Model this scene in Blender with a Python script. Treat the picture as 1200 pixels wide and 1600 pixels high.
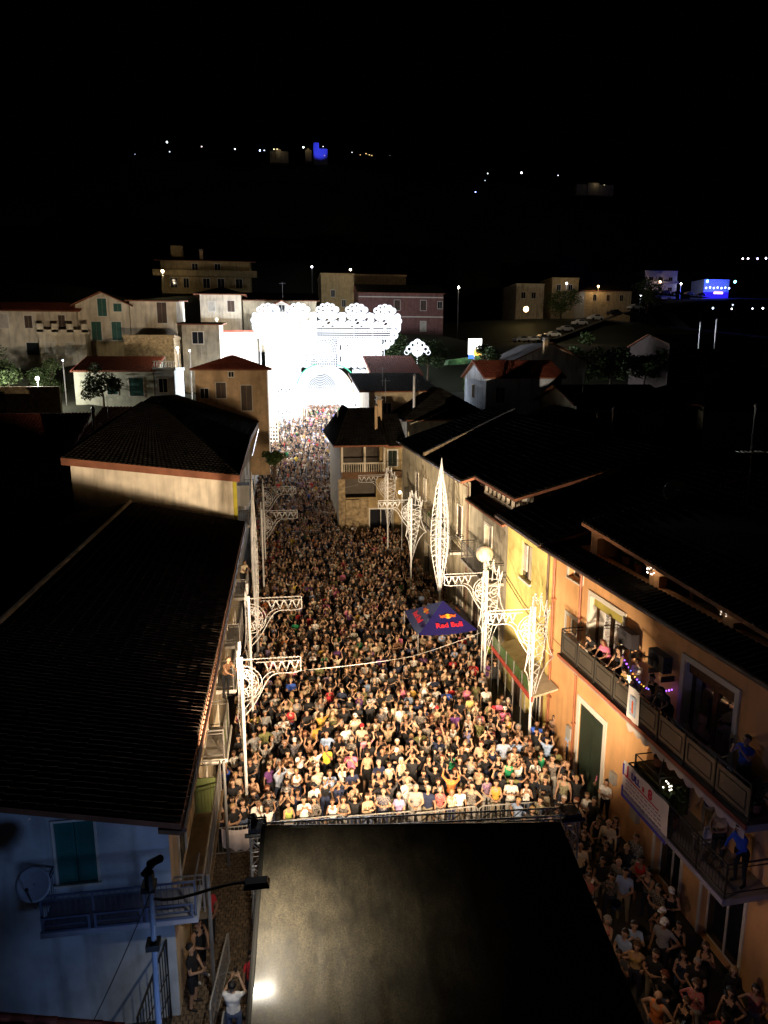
import bpy, bmesh, math, random
import numpy as np
from mathutils import Vector, Matrix, Quaternion
R = math.radians
random.seed(7)
for o in list(bpy.data.objects): bpy.data.objects.remove(o)
SC = bpy.context.scene
COL = SC.collection

# ------------------------------------------------------------------ camera
HC = 15.5
cam = bpy.data.cameras.new('camera'); camo = bpy.data.objects.new('camera', cam); COL.objects.link(camo)
cam.sensor_fit = 'VERTICAL'; cam.sensor_height = 24; cam.lens = 24 * 1110 / 1600
cam.clip_start = .1; cam.clip_end = 6000
camo.location = (0, 0, HC)
camo.rotation_euler = (R(90) - math.atan(228 / 1110), 0, -R(8.29))
SC.camera = camo
# ------------------------------------------------------------------ night sky, exposure
world = bpy.data.worlds.new('World'); SC.world = world; world.use_nodes = True
nt = world.node_tree; nt.nodes.clear()
sky = nt.nodes.new('ShaderNodeTexSky'); sky.sky_type = 'NISHITA'; sky.sun_disc = False
sky.sun_elevation = R(-4.0); sky.sun_rotation = R(200)
bg = nt.nodes.new('ShaderNodeBackground'); bg.inputs[1].default_value = .004
out = nt.nodes.new('ShaderNodeOutputWorld')
nt.links.new(sky.outputs[0], bg.inputs[0]); nt.links.new(bg.outputs[0], out.inputs[0])
SC.view_settings.view_transform = 'Standard'; SC.view_settings.look = 'None'
SC.view_settings.exposure = 0; SC.view_settings.gamma = 1; SC.view_settings.use_curve_mapping = False
SC.render.engine = 'CYCLES'
SC.cycles.use_denoising = True; SC.cycles.max_bounces = 5; SC.cycles.diffuse_bounces = 3
SC.cycles.sample_clamp_indirect = 4; SC.cycles.use_light_tree = True
fill_sun = bpy.data.lights.new('night_fill', 'SUN'); fill_sun.energy = .0015; fill_sun.angle = R(.5); fill_sun.color = (.6, .72, 1)  # weak fill added so the dark roofs show a little; no moon known
mo = bpy.data.objects.new('night_fill', fill_sun); COL.objects.link(mo); mo.rotation_euler = (R(50), 0, R(20))

# ------------------------------------------------------------------ materials
MATS = {}
def nodes(m):
    m.use_nodes = True; n = m.node_tree; return n, n.nodes, n.links
def mat(name, col, rough=.85, var=.18, scale=1.5, bump=.15, metal=0., stain=0., spec=.4, bscale=None, objcol=False):
    if name in MATS: return MATS[name]
    m = bpy.data.materials.new(name); n, N, L = nodes(m)
    b = N['Principled BSDF']; b.inputs['Roughness'].default_value = rough; b.inputs['Metallic'].default_value = metal
    b.inputs['Specular IOR Level'].default_value = spec
    g = N.new('ShaderNodeNewGeometry')
    no = N.new('ShaderNodeTexNoise'); no.inputs['Scale'].default_value = scale; no.inputs['Detail'].default_value = 5
    L.new(g.outputs['Position'], no.inputs['Vector'])
    mr = N.new('ShaderNodeMapRange'); mr.inputs[1].default_value = .3; mr.inputs[2].default_value = .7
    mr.inputs[3].default_value = 1 - var; mr.inputs[4].default_value = 1 + var
    L.new(no.outputs[0], mr.inputs[0])
    mx = N.new('ShaderNodeVectorMath'); mx.operation = 'SCALE'
    if objcol:
        oi = N.new('ShaderNodeObjectInfo'); L.new(oi.outputs['Color'], mx.inputs[0])
    else: mx.inputs[0].default_value = col
    L.new(mr.outputs[0], mx.inputs['Scale'])
    last = mx.outputs[0]
    if stain:
        mp = N.new('ShaderNodeMapping'); mp.inputs['Scale'].default_value = (2.2, 2.2, .35)
        L.new(g.outputs['Position'], mp.inputs['Vector'])
        n2 = N.new('ShaderNodeTexNoise'); n2.inputs['Scale'].default_value = 1.1; n2.inputs['Detail'].default_value = 6
        L.new(mp.outputs[0], n2.inputs['Vector'])
        r2 = N.new('ShaderNodeMapRange'); r2.inputs[1].default_value = .48; r2.inputs[2].default_value = .72
        r2.inputs[3].default_value = 1; r2.inputs[4].default_value = 1 - stain
        L.new(n2.outputs[0], r2.inputs[0])
        m2 = N.new('ShaderNodeVectorMath'); m2.operation = 'SCALE'
        L.new(last, m2.inputs[0]); L.new(r2.outputs[0], m2.inputs['Scale']); last = m2.outputs[0]
    L.new(last, b.inputs['Base Color'])
    if bump:
        n3 = N.new('ShaderNodeTexNoise'); n3.inputs['Scale'].default_value = bscale or scale * 12; n3.inputs['Detail'].default_value = 4
        L.new(g.outputs['Position'], n3.inputs['Vector'])
        bp = N.new('ShaderNodeBump'); bp.inputs['Strength'].default_value = bump; bp.inputs['Distance'].default_value = .02
        L.new(n3.outputs[0], bp.inputs['Height']); L.new(bp.outputs[0], b.inputs['Normal'])
    MATS[name] = m; return m
def emit(name, col, s):
    if name in MATS: return MATS[name]
    m = bpy.data.materials.new(name); n, N, L = nodes(m); N.clear()
    e = N.new('ShaderNodeEmission'); e.inputs[0].default_value = (*col, 1); e.inputs[1].default_value = s
    o = N.new('ShaderNodeOutputMaterial'); L.new(e.outputs[0], o.inputs[0])
    m.cycles.emission_sampling = 'NONE'
    MATS[name] = m; return m
def glass(name, tint=(.5, .55, .6), mixf=.35):
    if name in MATS: return MATS[name]
    m = bpy.data.materials.new(name); n, N, L = nodes(m); N.clear()
    t = N.new('ShaderNodeBsdfTransparent'); t.inputs[0].default_value = (*tint, 1)
    gl = N.new('ShaderNodeBsdfGlossy'); gl.inputs['Roughness'].default_value = .06; gl.inputs[0].default_value = (.7, .7, .7, 1)
    fr = N.new('ShaderNodeFresnel'); mx = N.new('ShaderNodeMixShader'); o = N.new('ShaderNodeOutputMaterial')
    L.new(fr.outputs[0], mx.inputs[0]); L.new(t.outputs[0], mx.inputs[1]); L.new(gl.outputs[0], mx.inputs[2]); L.new(mx.outputs[0], o.inputs[0])
    MATS[name] = m; return m
def rndcol(name, cols, rough=.8, noise=.12, scale=30):
    """colour picked per object (Object Info random)"""
    m = bpy.data.materials.new(name); n, N, L = nodes(m); b = N['Principled BSDF']; b.inputs['Roughness'].default_value = rough
    b.inputs['Specular IOR Level'].default_value = .25
    oi = N.new('ShaderNodeObjectInfo'); cr = N.new('ShaderNodeValToRGB'); cr.color_ramp.interpolation = 'CONSTANT'
    el = cr.color_ramp.elements
    while len(el) < len(cols): el.new(.5)
    for i, c in enumerate(cols): el[i].position = i / len(cols); el[i].color = (*c, 1)
    L.new(oi.outputs['Random'], cr.inputs[0])
    g = N.new('ShaderNodeNewGeometry'); no = N.new('ShaderNodeTexNoise'); no.inputs['Scale'].default_value = scale
    L.new(g.outputs['Position'], no.inputs['Vector'])
    mr = N.new('ShaderNodeMapRange'); mr.inputs[3].default_value = 1 - noise * 2; mr.inputs[4].default_value = 1 + noise * 2
    L.new(no.outputs[0], mr.inputs[0])
    mx = N.new('ShaderNodeVectorMath'); mx.operation = 'SCALE'; L.new(cr.outputs[0], mx.inputs[0]); L.new(mr.outputs[0], mx.inputs['Scale'])
    L.new(mx.outputs[0], b.inputs['Base Color']); MATS[name] = m; return m

W_WHITE = mat('white_render', (.62, .60, .54), stain=.35)
W_CREAM = mat('cream_render', (.60, .50, .34), stain=.35)
W_CREAM2 = mat('pale_cream_render', (.70, .63, .50), stain=.35, scale=.8)
W_ORANGE = mat('orange_render', (.76, .43, .19), stain=.18, scale=.7)
W_YELLOW = mat('yellow_render', (.80, .68, .24), stain=.2, scale=.7)
W_BEIGE = mat('beige_render', (.60, .53, .38), stain=.5)
W_GREYB = mat('greybeige_render', (.42, .38, .29), stain=.5)
W_BLUE = mat('pale_facade_render', (.48, .53, .58), stain=.4)
W_OLIVE = mat('ochre_render', (.42, .31, .15), stain=.35)
W_PINK = mat('pink_render', (.22, .11, .10), stain=.3)
W_TAN = mat('tan_render', (.62, .44, .26), stain=.2)
W_STONE = mat('rubble_stone', (.34, .26, .15), var=.5, scale=3.5, bump=.8, bscale=6)
T_DARK = mat('old_roof_tile', (.024, .018, .013), var=.6, scale=1.6, bump=.5, spec=.06)
T_RED = mat('red_roof_tile', (.30, .075, .045), var=.3, scale=2.5, bump=.4)
T_BLACK = mat('unlit_roof_tile', (.017, .015, .013), var=.6, scale=1.6, bump=.5, spec=.06)  # darkness of the barely lit roofs put into the tile colour
FASCIA = mat('brown_fascia_paint', (.22, .085, .045))
TRIM = mat('white_trim', (.74, .71, .64), var=.06)
CONC = mat('concrete', (.33, .31, .28), stain=.3)
ASPH = mat('asphalt', (.055, .053, .05), var=.25, scale=2)
DARKMETAL = mat('dark_iron', (.03, .028, .026), rough=.5, metal=.3, bump=0)
GALV = mat('galvanised_steel', (.45, .46, .47), rough=.4, metal=.8, bump=.05)
LUMW = mat('luminarie_white_paint', (.58, .59, .60), rough=.6, var=.05, bump=0)
WOODB = mat('brown_wood', (.14, .07, .035), var=.3, scale=6)
SHUT = mat('green_shutter_paint', (.025, .11, .09), rough=.6)
SHUTG = mat('dark_green_louvre', (.022, .034, .022), rough=.6)
SHUTBR = mat('brown_louvre', (.09, .06, .045), rough=.6)
SHUTW = mat('pale_louvre', (.55, .52, .46), rough=.6)
PANE = mat('dark_window_glass', (.02, .022, .028), rough=.08, var=0, bump=0, spec=.6)
GLASS = glass('clear_glass')
CURT = mat('net_curtain', (.55, .50, .38), var=.1, scale=5, bump=.1)
LEAF = mat('dark_leaf', (.035, .06, .018), var=.5, scale=4, rough=.6, bump=0)
LEAF2 = mat('mid_leaf', (.06, .10, .025), var=.5, scale=4, rough=.6, bump=0)
BARK = mat('bark', (.10, .07, .045), var=.3, scale=8)
OLIVEP = mat('olive_screen', (.13, .16, .05), rough=.7)
TILEOLV = mat('terracotta_floor', (.16, .11, .06), scale=5)
HILL = mat('night_hillside', (.035, .04, .025), var=.6, scale=.05, bump=0)
PLAST = mat('white_plastic', (.72, .70, .66), rough=.4, var=.03, bump=0)
BLACKP = mat('black_plastic', (.015, .015, .016), rough=.45, bump=0)
BLUEPAINT = mat('blue_truss_paint', (.10, .13, .22), rough=.5, metal=.3, bump=0)

# ------------------------------------------------------------------ mesh builder
POS = {}
class MB:
    def __init__(s): s.v = []; s.f = []; s.mi = []; s.mats = []
    def m(s, m):
        if m not in s.mats: s.mats.append(m)
        return s.mats.index(m)
    def face(s, idx, m): s.f.append(idx); s.mi.append(s.m(m))
    def quad(s, pts, m=None):
        k = len(s.v); s.v += [tuple(p) for p in pts]; s.f.append(list(range(k, k + len(pts)))); s.mi.append(-1 if m is None else s.m(m))
    def hexa(s, p, m=None):
        """p: 8 points, bottom 0-3, top 4-7"""
        k = len(s.v); s.v += [tuple(q) for q in p]; i = -1 if m is None else s.m(m)
        for f in ((3, 2, 1, 0), (4, 5, 6, 7), (0, 1, 5, 4), (1, 2, 6, 5), (2, 3, 7, 6), (3, 0, 4, 7)):
            s.f.append([k + a for a in f]); s.mi.append(i)
    def box(s, x0, x1, y0, y1, z0, z1, m=None):
        s.hexa([(x0, y0, z0), (x1, y0, z0), (x1, y1, z0), (x0, y1, z0), (x0, y0, z1), (x1, y0, z1), (x1, y1, z1), (x0, y1, z1)], m)
    def tube(s, pts, r, n=5, m=None, closed=False, cap=True, r2=None):
        pts = [Vector(p) for p in pts]; i = -1 if m is None else s.m(m); k = len(s.v); N = len(pts)
        up0 = None
        for j, p in enumerate(pts):
            a = pts[(j - 1) % N] if (j or closed) else p; b = pts[(j + 1) % N] if (j < N - 1 or closed) else p
            d = (b - a)
            if d.length < 1e-9: d = Vector((0, 0, 1))
            d.normalize()
            if up0 is None: up0 = Vector((0, 0, 1)) if abs(d.z) < .9 else Vector((0, 1, 0))
            x = d.cross(up0)
            if x.length < 1e-3: x = d.cross(Vector((1, .3, 0)))
            x.normalize(); y = x.cross(d)
            rr = r if r2 is None else r + (r2 - r) * j / max(1, N - 1)
            for q in range(n):
                t = 2 * math.pi * q / n
                s.v.append(tuple(p + x * rr * math.cos(t) + y * rr * math.sin(t)))
        for j in range(N if closed else N - 1):
            for q in range(n):
                A = k + j * n + q; B = k + j * n + (q + 1) % n; C = k + ((j + 1) % N) * n + (q + 1) % n; D = k + ((j + 1) % N) * n + q
                s.f.append([A, B, C, D]); s.mi.append(i)
        if cap and not closed:
            s.f.append([k + q for q in range(n)][::-1]); s.mi.append(i)
            s.f.append([k + (N - 1) * n + q for q in range(n)]); s.mi.append(i)
    def octa(s, p, r, m=None):
        k = len(s.v); x, y, z = p; i = -1 if m is None else s.m(m)
        s.v += [(x + r, y, z), (x, y + r, z), (x - r, y, z), (x, y - r, z), (x, y, z + r), (x, y, z - r)]
        for a, b in ((0, 1), (1, 2), (2, 3), (3, 0)):
            s.f.append([k + a, k + b, k + 4]); s.mi.append(i); s.f.append([k + b, k + a, k + 5]); s.mi.append(i)
    def ball(s, c, rx, ry=None, rz=None, nu=10, nv=7, m=None):
        ry = ry or rx; rz = rz or rx; k = len(s.v); i = -1 if m is None else s.m(m)
        s.v.append((c[0], c[1], c[2] - rz))
        for a in range(1, nv):
            ph = math.pi * a / nv - math.pi / 2
            for b in range(nu):
                t = 2 * math.pi * b / nu
                s.v.append((c[0] + rx * math.cos(ph) * math.cos(t), c[1] + ry * math.cos(ph) * math.sin(t), c[2] + rz * math.sin(ph)))
        s.v.append((c[0], c[1], c[2] + rz)); top = len(s.v) - 1
        for b in range(nu):
            s.f.append([k, k + 1 + (b + 1) % nu, k + 1 + b]); s.mi.append(i)
            q = k + 1 + (nv - 2) * nu
            s.f.append([top, q + b, q + (b + 1) % nu]); s.mi.append(i)
            for a in range(nv - 2):
                A = k + 1 + a * nu
                s.f.append([A + b, A + (b + 1) % nu, A + nu + (b + 1) % nu, A + nu + b]); s.mi.append(i)
    def build(s, name, m=None, parent=None, smooth=False, origin=None, kind=None):
        me = bpy.data.meshes.new(name)
        V = np.array(s.v, dtype=float)
        if parent is not None: org = np.array(POS.get(parent.name, (0, 0, 0)), float)
        elif origin is not None: org = np.array(origin, float)
        else: org = np.array([(V[:, 0].min() + V[:, 0].max()) / 2, (V[:, 1].min() + V[:, 1].max()) / 2, V[:, 2].min()])
        me.from_pydata((V - org).tolist(), [], s.f)
        if s.mats:
            for a in s.mats: me.materials.append(a)
            if m is not None and m not in s.mats: me.materials.append(m)
            dm = s.mats.index(m) if m in s.mats else (len(s.mats) if m is not None else 0)
            me.polygons.foreach_set('material_index', [dm if q < 0 else q for q in s.mi])
        elif m: me.materials.append(m)
        if smooth: me.polygons.foreach_set('use_smooth', [True] * len(me.polygons))
        me.update()
        o = bpy.data.objects.new(name, me); COL.objects.link(o)
        if parent is not None:
            o.parent = parent; POS[o.name] = tuple(org)
        else: o.location = tuple(org); POS[o.name] = tuple(org)
        if kind: o['kind'] = kind
        return o
def tag(o, label=None, cat=None, group=None, kind=None):
    if label: o['label'] = label
    if cat: o['category'] = cat
    if group: o['group'] = group
    if kind: o['kind'] = kind
    return o
def empty(name, loc, label=None, cat=None, group=None, rz=0):
    o = bpy.data.objects.new(name, None); COL.objects.link(o); o.location = loc; o.rotation_euler = (0, 0, rz)
    o.empty_display_size = .2
    POS[o.name] = tuple(loc) if not rz else (0, 0, 0)
    return tag(o, label, cat, group)
def copy_tree(o, parent=None):
    c = o.copy(); COL.objects.link(c)
    if parent is not None: c.parent = parent
    POS[c.name] = POS.get(o.name, (0, 0, 0))
    for ch in list(o.children): copy_tree(ch, c)
    return c
def light(name, kind, loc, power, col, size=.1, target=None, angle=90, blend=.6, parent=None):
    l = bpy.data.lights.new(name, kind); l.energy = power; l.color = col
    o = bpy.data.objects.new(name, l); COL.objects.link(o); o.location = loc
    if kind == 'SPOT': l.spot_size = R(angle); l.spot_blend = blend; l.shadow_soft_size = size
    elif kind == 'POINT': l.shadow_soft_size = size
    if target is not None:
        d = Vector(target) - Vector(loc); o.rotation_euler = d.to_track_quat('-Z', 'Y').to_euler()
    return o
def setup(o, kind='structure'): o['kind'] = kind; return o

# frame along a facade: a along the wall, z up, o outward
class Fr:
    def __init__(s, O, along, outw):
        s.O = Vector((O[0], O[1], 0)); s.a = Vector((*along, 0)).normalized(); s.o = Vector((*outw, 0)).normalized()
    def p(s, a, z, o=0): return tuple(s.O + s.a * a + s.o * o + Vector((0, 0, z)))
    def box(s, mb, a0, a1, z0, z1, o0, o1, m=None):
        mb.hexa([s.p(a0, z0, o0), s.p(a1, z0, o0), s.p(a1, z0, o1), s.p(a0, z0, o1),
                 s.p(a0, z1, o0), s.p(a1, z1, o0), s.p(a1, z1, o1), s.p(a0, z1, o1)], m)
def facade(mb, fr, a0, a1, z0, z1, holes=(), depth=.25, thick=.3):
    """wall slab with true openings; holes: (a0,a1,z0,z1)"""
    A = sorted({a0, a1, *[h[0] for h in holes], *[h[1] for h in holes]})
    Z = sorted({z0, z1, *[h[2] for h in holes], *[h[3] for h in holes]})
    A = [a for a in A if a0 <= a <= a1]; Z = [z for z in Z if z0 <= z <= z1]
    inh = lambda a, z: any(h[0] < a < h[1] and h[2] < z < h[3] for h in holes)
    for i in range(len(A) - 1):
        j = 0
        while j < len(Z) - 1:
            am = (A[i] + A[i + 1]) / 2
            if inh(am, (Z[j] + Z[j + 1]) / 2): j += 1; continue
            k = j
            while k + 1 < len(Z) - 1 and not inh(am, (Z[k + 1] + Z[k + 2]) / 2): k += 1
            mb.quad([fr.p(A[i], Z[j], 0), fr.p(A[i + 1], Z[j], 0), fr.p(A[i + 1], Z[k + 1], 0), fr.p(A[i], Z[k + 1], 0)])
            j = k + 1
    for h in holes:
        x0, x1, y0, y1 = h
        for q in (((x0, y0), (x1, y0)), ((x1, y0), (x1, y1)), ((x1, y1), (x0, y1)), ((x0, y1), (x0, y0))):
            (p, r), (t, u) = q
            mb.quad([fr.p(p, r, 0), fr.p(t, u, 0), fr.p(t, u, -thick), fr.p(p, r, -thick)])
def opening(fr, parent, a0, a1, z0, z1, style='window', trim=TRIM, shut=None, deep=.18, surround=.12, open_sh=False, sill=True):
    """a window or door in a true opening: frame > pane, shutters, curtain"""
    mb = MB(); f = .06
    if surround:
        w = surround
        for (b0, b1, c0, c1) in ((a0 - w, a0, z0, z1 + w), (a1, a1 + w, z0, z1 + w), (a0, a1, z1, z1 + w)):
            fr.box(mb, b0, b1, c0, c1, .003, .035)
    for (b0, b1, c0, c1) in ((a0, a0 + f, z0, z1), (a1 - f, a1, z0, z1), (a0 + f, a1 - f, z1 - f, z1), (a0 + f, a1 - f, z0, z0 + f), ((a0 + a1) / 2 - .03, (a0 + a1) / 2 + .03, z0 + f, z1 - f)):
        fr.box(mb, b0, b1, c0, c1, -deep - .06, -deep)
    w = mb.build('window' if style == 'window' else 'door', trim, parent)
    g = MB(); fr.box(g, a0 + f, a1 - f, z0 + f, z1 - f, -deep - .035, -deep - .025); g.build('pane', PANE if shut is None or open_sh else PANE, w)
    if sill and style == 'window':
        g = MB(); fr.box(g, a0 - .08, a1 + .08, z0 - .06, z0, -.02, .09); g.build('sill', trim, w)
    if shut:
        am = (a0 + a1) / 2
        for (b0, b1) in ((a0 + .02, am - .01), (am + .01, a1 - .02)):
            g = MB()
            if open_sh:
                ww = b1 - b0; b = a0 - ww - .06 if b0 < am - .1 else a1 + .06
                lo, hi = (b, b + ww); off = .06
            else: lo, hi = b0, b1; off = -.04
            for (c0, c1, d0, d1) in ((lo, lo + .05, z0, z1), (hi - .05, hi, z0, z1), (lo + .05, hi - .05, z1 - .06, z1), (lo + .05, hi - .05, z0, z0 + .06)):
                fr.box(g, c0, c1, d0, d1, off - .02, off + .02)
            n = max(4, int((z1 - z0) / .09))
            for k in range(n):
                zz = z0 + .06 + (z1 - z0 - .12) * (k + .5) / n; h = (z1 - z0 - .12) / n * .48
                g.hexa([fr.p(lo + .05, zz - h, off + .012), fr.p(hi - .05, zz - h, off + .012), fr.p(hi - .05, zz - h + .01, off + .018), fr.p(lo + .05, zz - h + .01, off + .018),
                        fr.p(lo + .05, zz + h, off - .014), fr.p(hi - .05, zz + h, off - .014), fr.p(hi - .05, zz + h, off - .006), fr.p(lo + .05, zz + h, off - .006)])
            g.build('shutter', shut, w)
    return w

def tiles(mb, A, B, D, C, sp=.24, course=.38, h=.05, m=None, jit=.012, skip=None):
    """barrel tiles laid on quad: A-B eave, D-C ridge"""
    A, B, C, D = map(Vector, (A, B, C, D)); L = max((B - A).length, (C - D).length); S = max((D - A).length, (C - B).length)
    nrm = (B - A).cross(D - A)
    if nrm.length < 1e-6: nrm = (B - A).cross(C - A)
    nrm.normalize()
    if nrm.z < 0: nrm = -nrm
    n = max(2, int(L / sp)); c = max(1, int(S / course)); i = -1 if m is None else mb.m(m)
    prof = [(-.5, 0), (-.27, .8), (0, 1.1), (.27, .8), (.5, 0)]
    rnd = random.Random(3)
    for a in range(n):
        lo = A.lerp(B, (a + .5) / n); hi = D.lerp(C, (a + .5) / n)
        lo2 = A.lerp(B, (a + 1) / n) - A.lerp(B, a / n); hi2 = D.lerp(C, (a + 1) / n) - D.lerp(C, a / n)
        for b in range(c):
            if skip and skip(a, b): continue
            t0 = b / c; t1 = min(1, (b + 1.12) / c)
            p0 = lo.lerp(hi, t0); p1 = lo.lerp(hi, t1); w0 = lo2.lerp(hi2, t0); w1 = lo2.lerp(hi2, t1)
            if w0.length < .04: continue
            o = nrm * (.02 + rnd.uniform(0, jit)); k = len(mb.v); sh = rnd.uniform(-.04, .04)
            for (u, v) in prof: mb.v.append(tuple(p0 + w0 * (u * .78 + sh) + nrm * (v * h + .012) + o))
            for (u, v) in prof: mb.v.append(tuple(p1 + w1 * (u * .70 + sh) + nrm * v * h * .8 + o * .3))
            for q in range(4):
                mb.f.append([k + q, k + q + 1, k + 6 + q, k + 5 + q]); mb.mi.append(i)
            mb.f.append([k, k + 1, k + 2, k + 3, k + 4]); mb.mi.append(i)
def slab(mb, pts, t=.12, m=None, mt=None):
    """roof slab below the polygon"""
    pts = [Vector(p) for p in pts]; k = len(mb.v); n = len(pts); i = -1 if m is None else mb.m(m)
    for p in pts: mb.v.append(tuple(p))
    for p in pts: mb.v.append(tuple(p - Vector((0, 0, t))))
    mb.f.append([k + q for q in range(n)]); mb.mi.append(i if mt is None else mb.m(mt))
    mb.f.append([k + n + q for q in range(n)][::-1]); mb.mi.append(i)
    for q in range(n):
        mb.f.append([k + q, k + n + q, k + n + (q + 1) % n, k + (q + 1) % n]); mb.mi.append(i)
def roof(parent, quads, m, fascia=FASCIA, sp=.26, course=.42, t=.14):
    mb = MB()
    for q in quads: slab(mb, (q[0], q[1], q[3], q[2]) if len(q) == 4 else q, t, fascia, m)
    r = mb.build('roof', fascia, parent)
    mb = MB()
    for q in quads:
        if len(q) == 4: tiles(mb, q[0], q[1], q[2], q[3], sp, course)
        else: tiles(mb, q[0], q[1], Vector(q[2]), Vector(q[2]), sp, course)
    if mb.v: mb.build('roof_tiles', m, r, kind='stuff')
    return r
def chimney(parent, x, y, z, h=1.2, w=.45, m=W_TAN):
    mb = MB(); mb.box(x - w / 2, x + w / 2, y - w / 2, y + w / 2, z - .4, z + h)
    c = mb.build('chimney', m, parent)
    mb = MB(); mb.box(x - w * .7, x + w * .7, y - w * .7, y + w * .7, z + h, z + h + .08)
    mb.box(x - w * .4, x + w * .4, y - w * .4, y + w * .4, z + h + .08, z + h + .3); mb.box(x - w * .6, x + w * .6, y - w * .6, y + w * .6, z + h + .3, z + h + .36)
    mb.build('chimney_cap', CONC, c); return c
def win_flat(parent, fr, a, z, w, h, style='shut', m=SHUT, trimm=TRIM):
    """compact window for far facades, still with depth"""
    mb = MB(); t = .09
    for (b0, b1, c0, c1) in ((a - w / 2 - t, a - w / 2, z, z + h), (a + w / 2, a + w / 2 + t, z, z + h), (a - w / 2 - t, a + w / 2 + t, z + h, z + h + t), (a - w / 2 - t, a + w / 2 + t, z - t, z)):
        fr.box(mb, b0, b1, c0, c1, -.05, .05)
    wi = mb.build('window', trimm, parent)
    mb = MB()
    if style == 'shut':
        for (b0, b1) in ((a - w / 2, a - .01), (a + .01, a + w / 2)):
            fr.box(mb, b0, b1, z, z + h, -.05, .02)
            n = max(3, int(h / .18))
            for k in range(n): fr.box(mb, b0 + .05, b1 - .05, z + h * (k + .25) / n, z + h * (k + .6) / n, .021, .045)
        mb.build('shutter', m, wi)
    else:
        fr.box(mb, a - w / 2, a + w / 2, z, z + h, -.05, .01); mb.build('pane', PANE, wi)
        mb = MB(); fr.box(mb, a - .025, a + .025, z, z + h, .012, .035); mb.build('frame', trimm, wi)
    return wi
def railing(parent, pts, z, h=1.0, m=DARKMETAL, step=.13, posts=True, name='railing', panel=None):
    """balusters along a polyline"""
    mb = MB()
    for i in range(len(pts) - 1):
        a = Vector((*pts[i], 0)); b = Vector((*pts[i + 1], 0)); L = (b - a).length; n = max(1, int(L / step))
        mb.tube([(a.x, a.y, z + h), (b.x, b.y, z + h)], .022, 4); mb.tube([(a.x, a.y, z + .1), (b.x, b.y, z + .1)], .015, 4)
        for k in range(n + 1):
            p = a.lerp(b, k / n); mb.tube([(p.x, p.y, z), (p.x, p.y, z + h)], .008 if k % 9 else .018, 3, cap=False)
    r = mb.build(name, m, parent)
    return r
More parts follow.
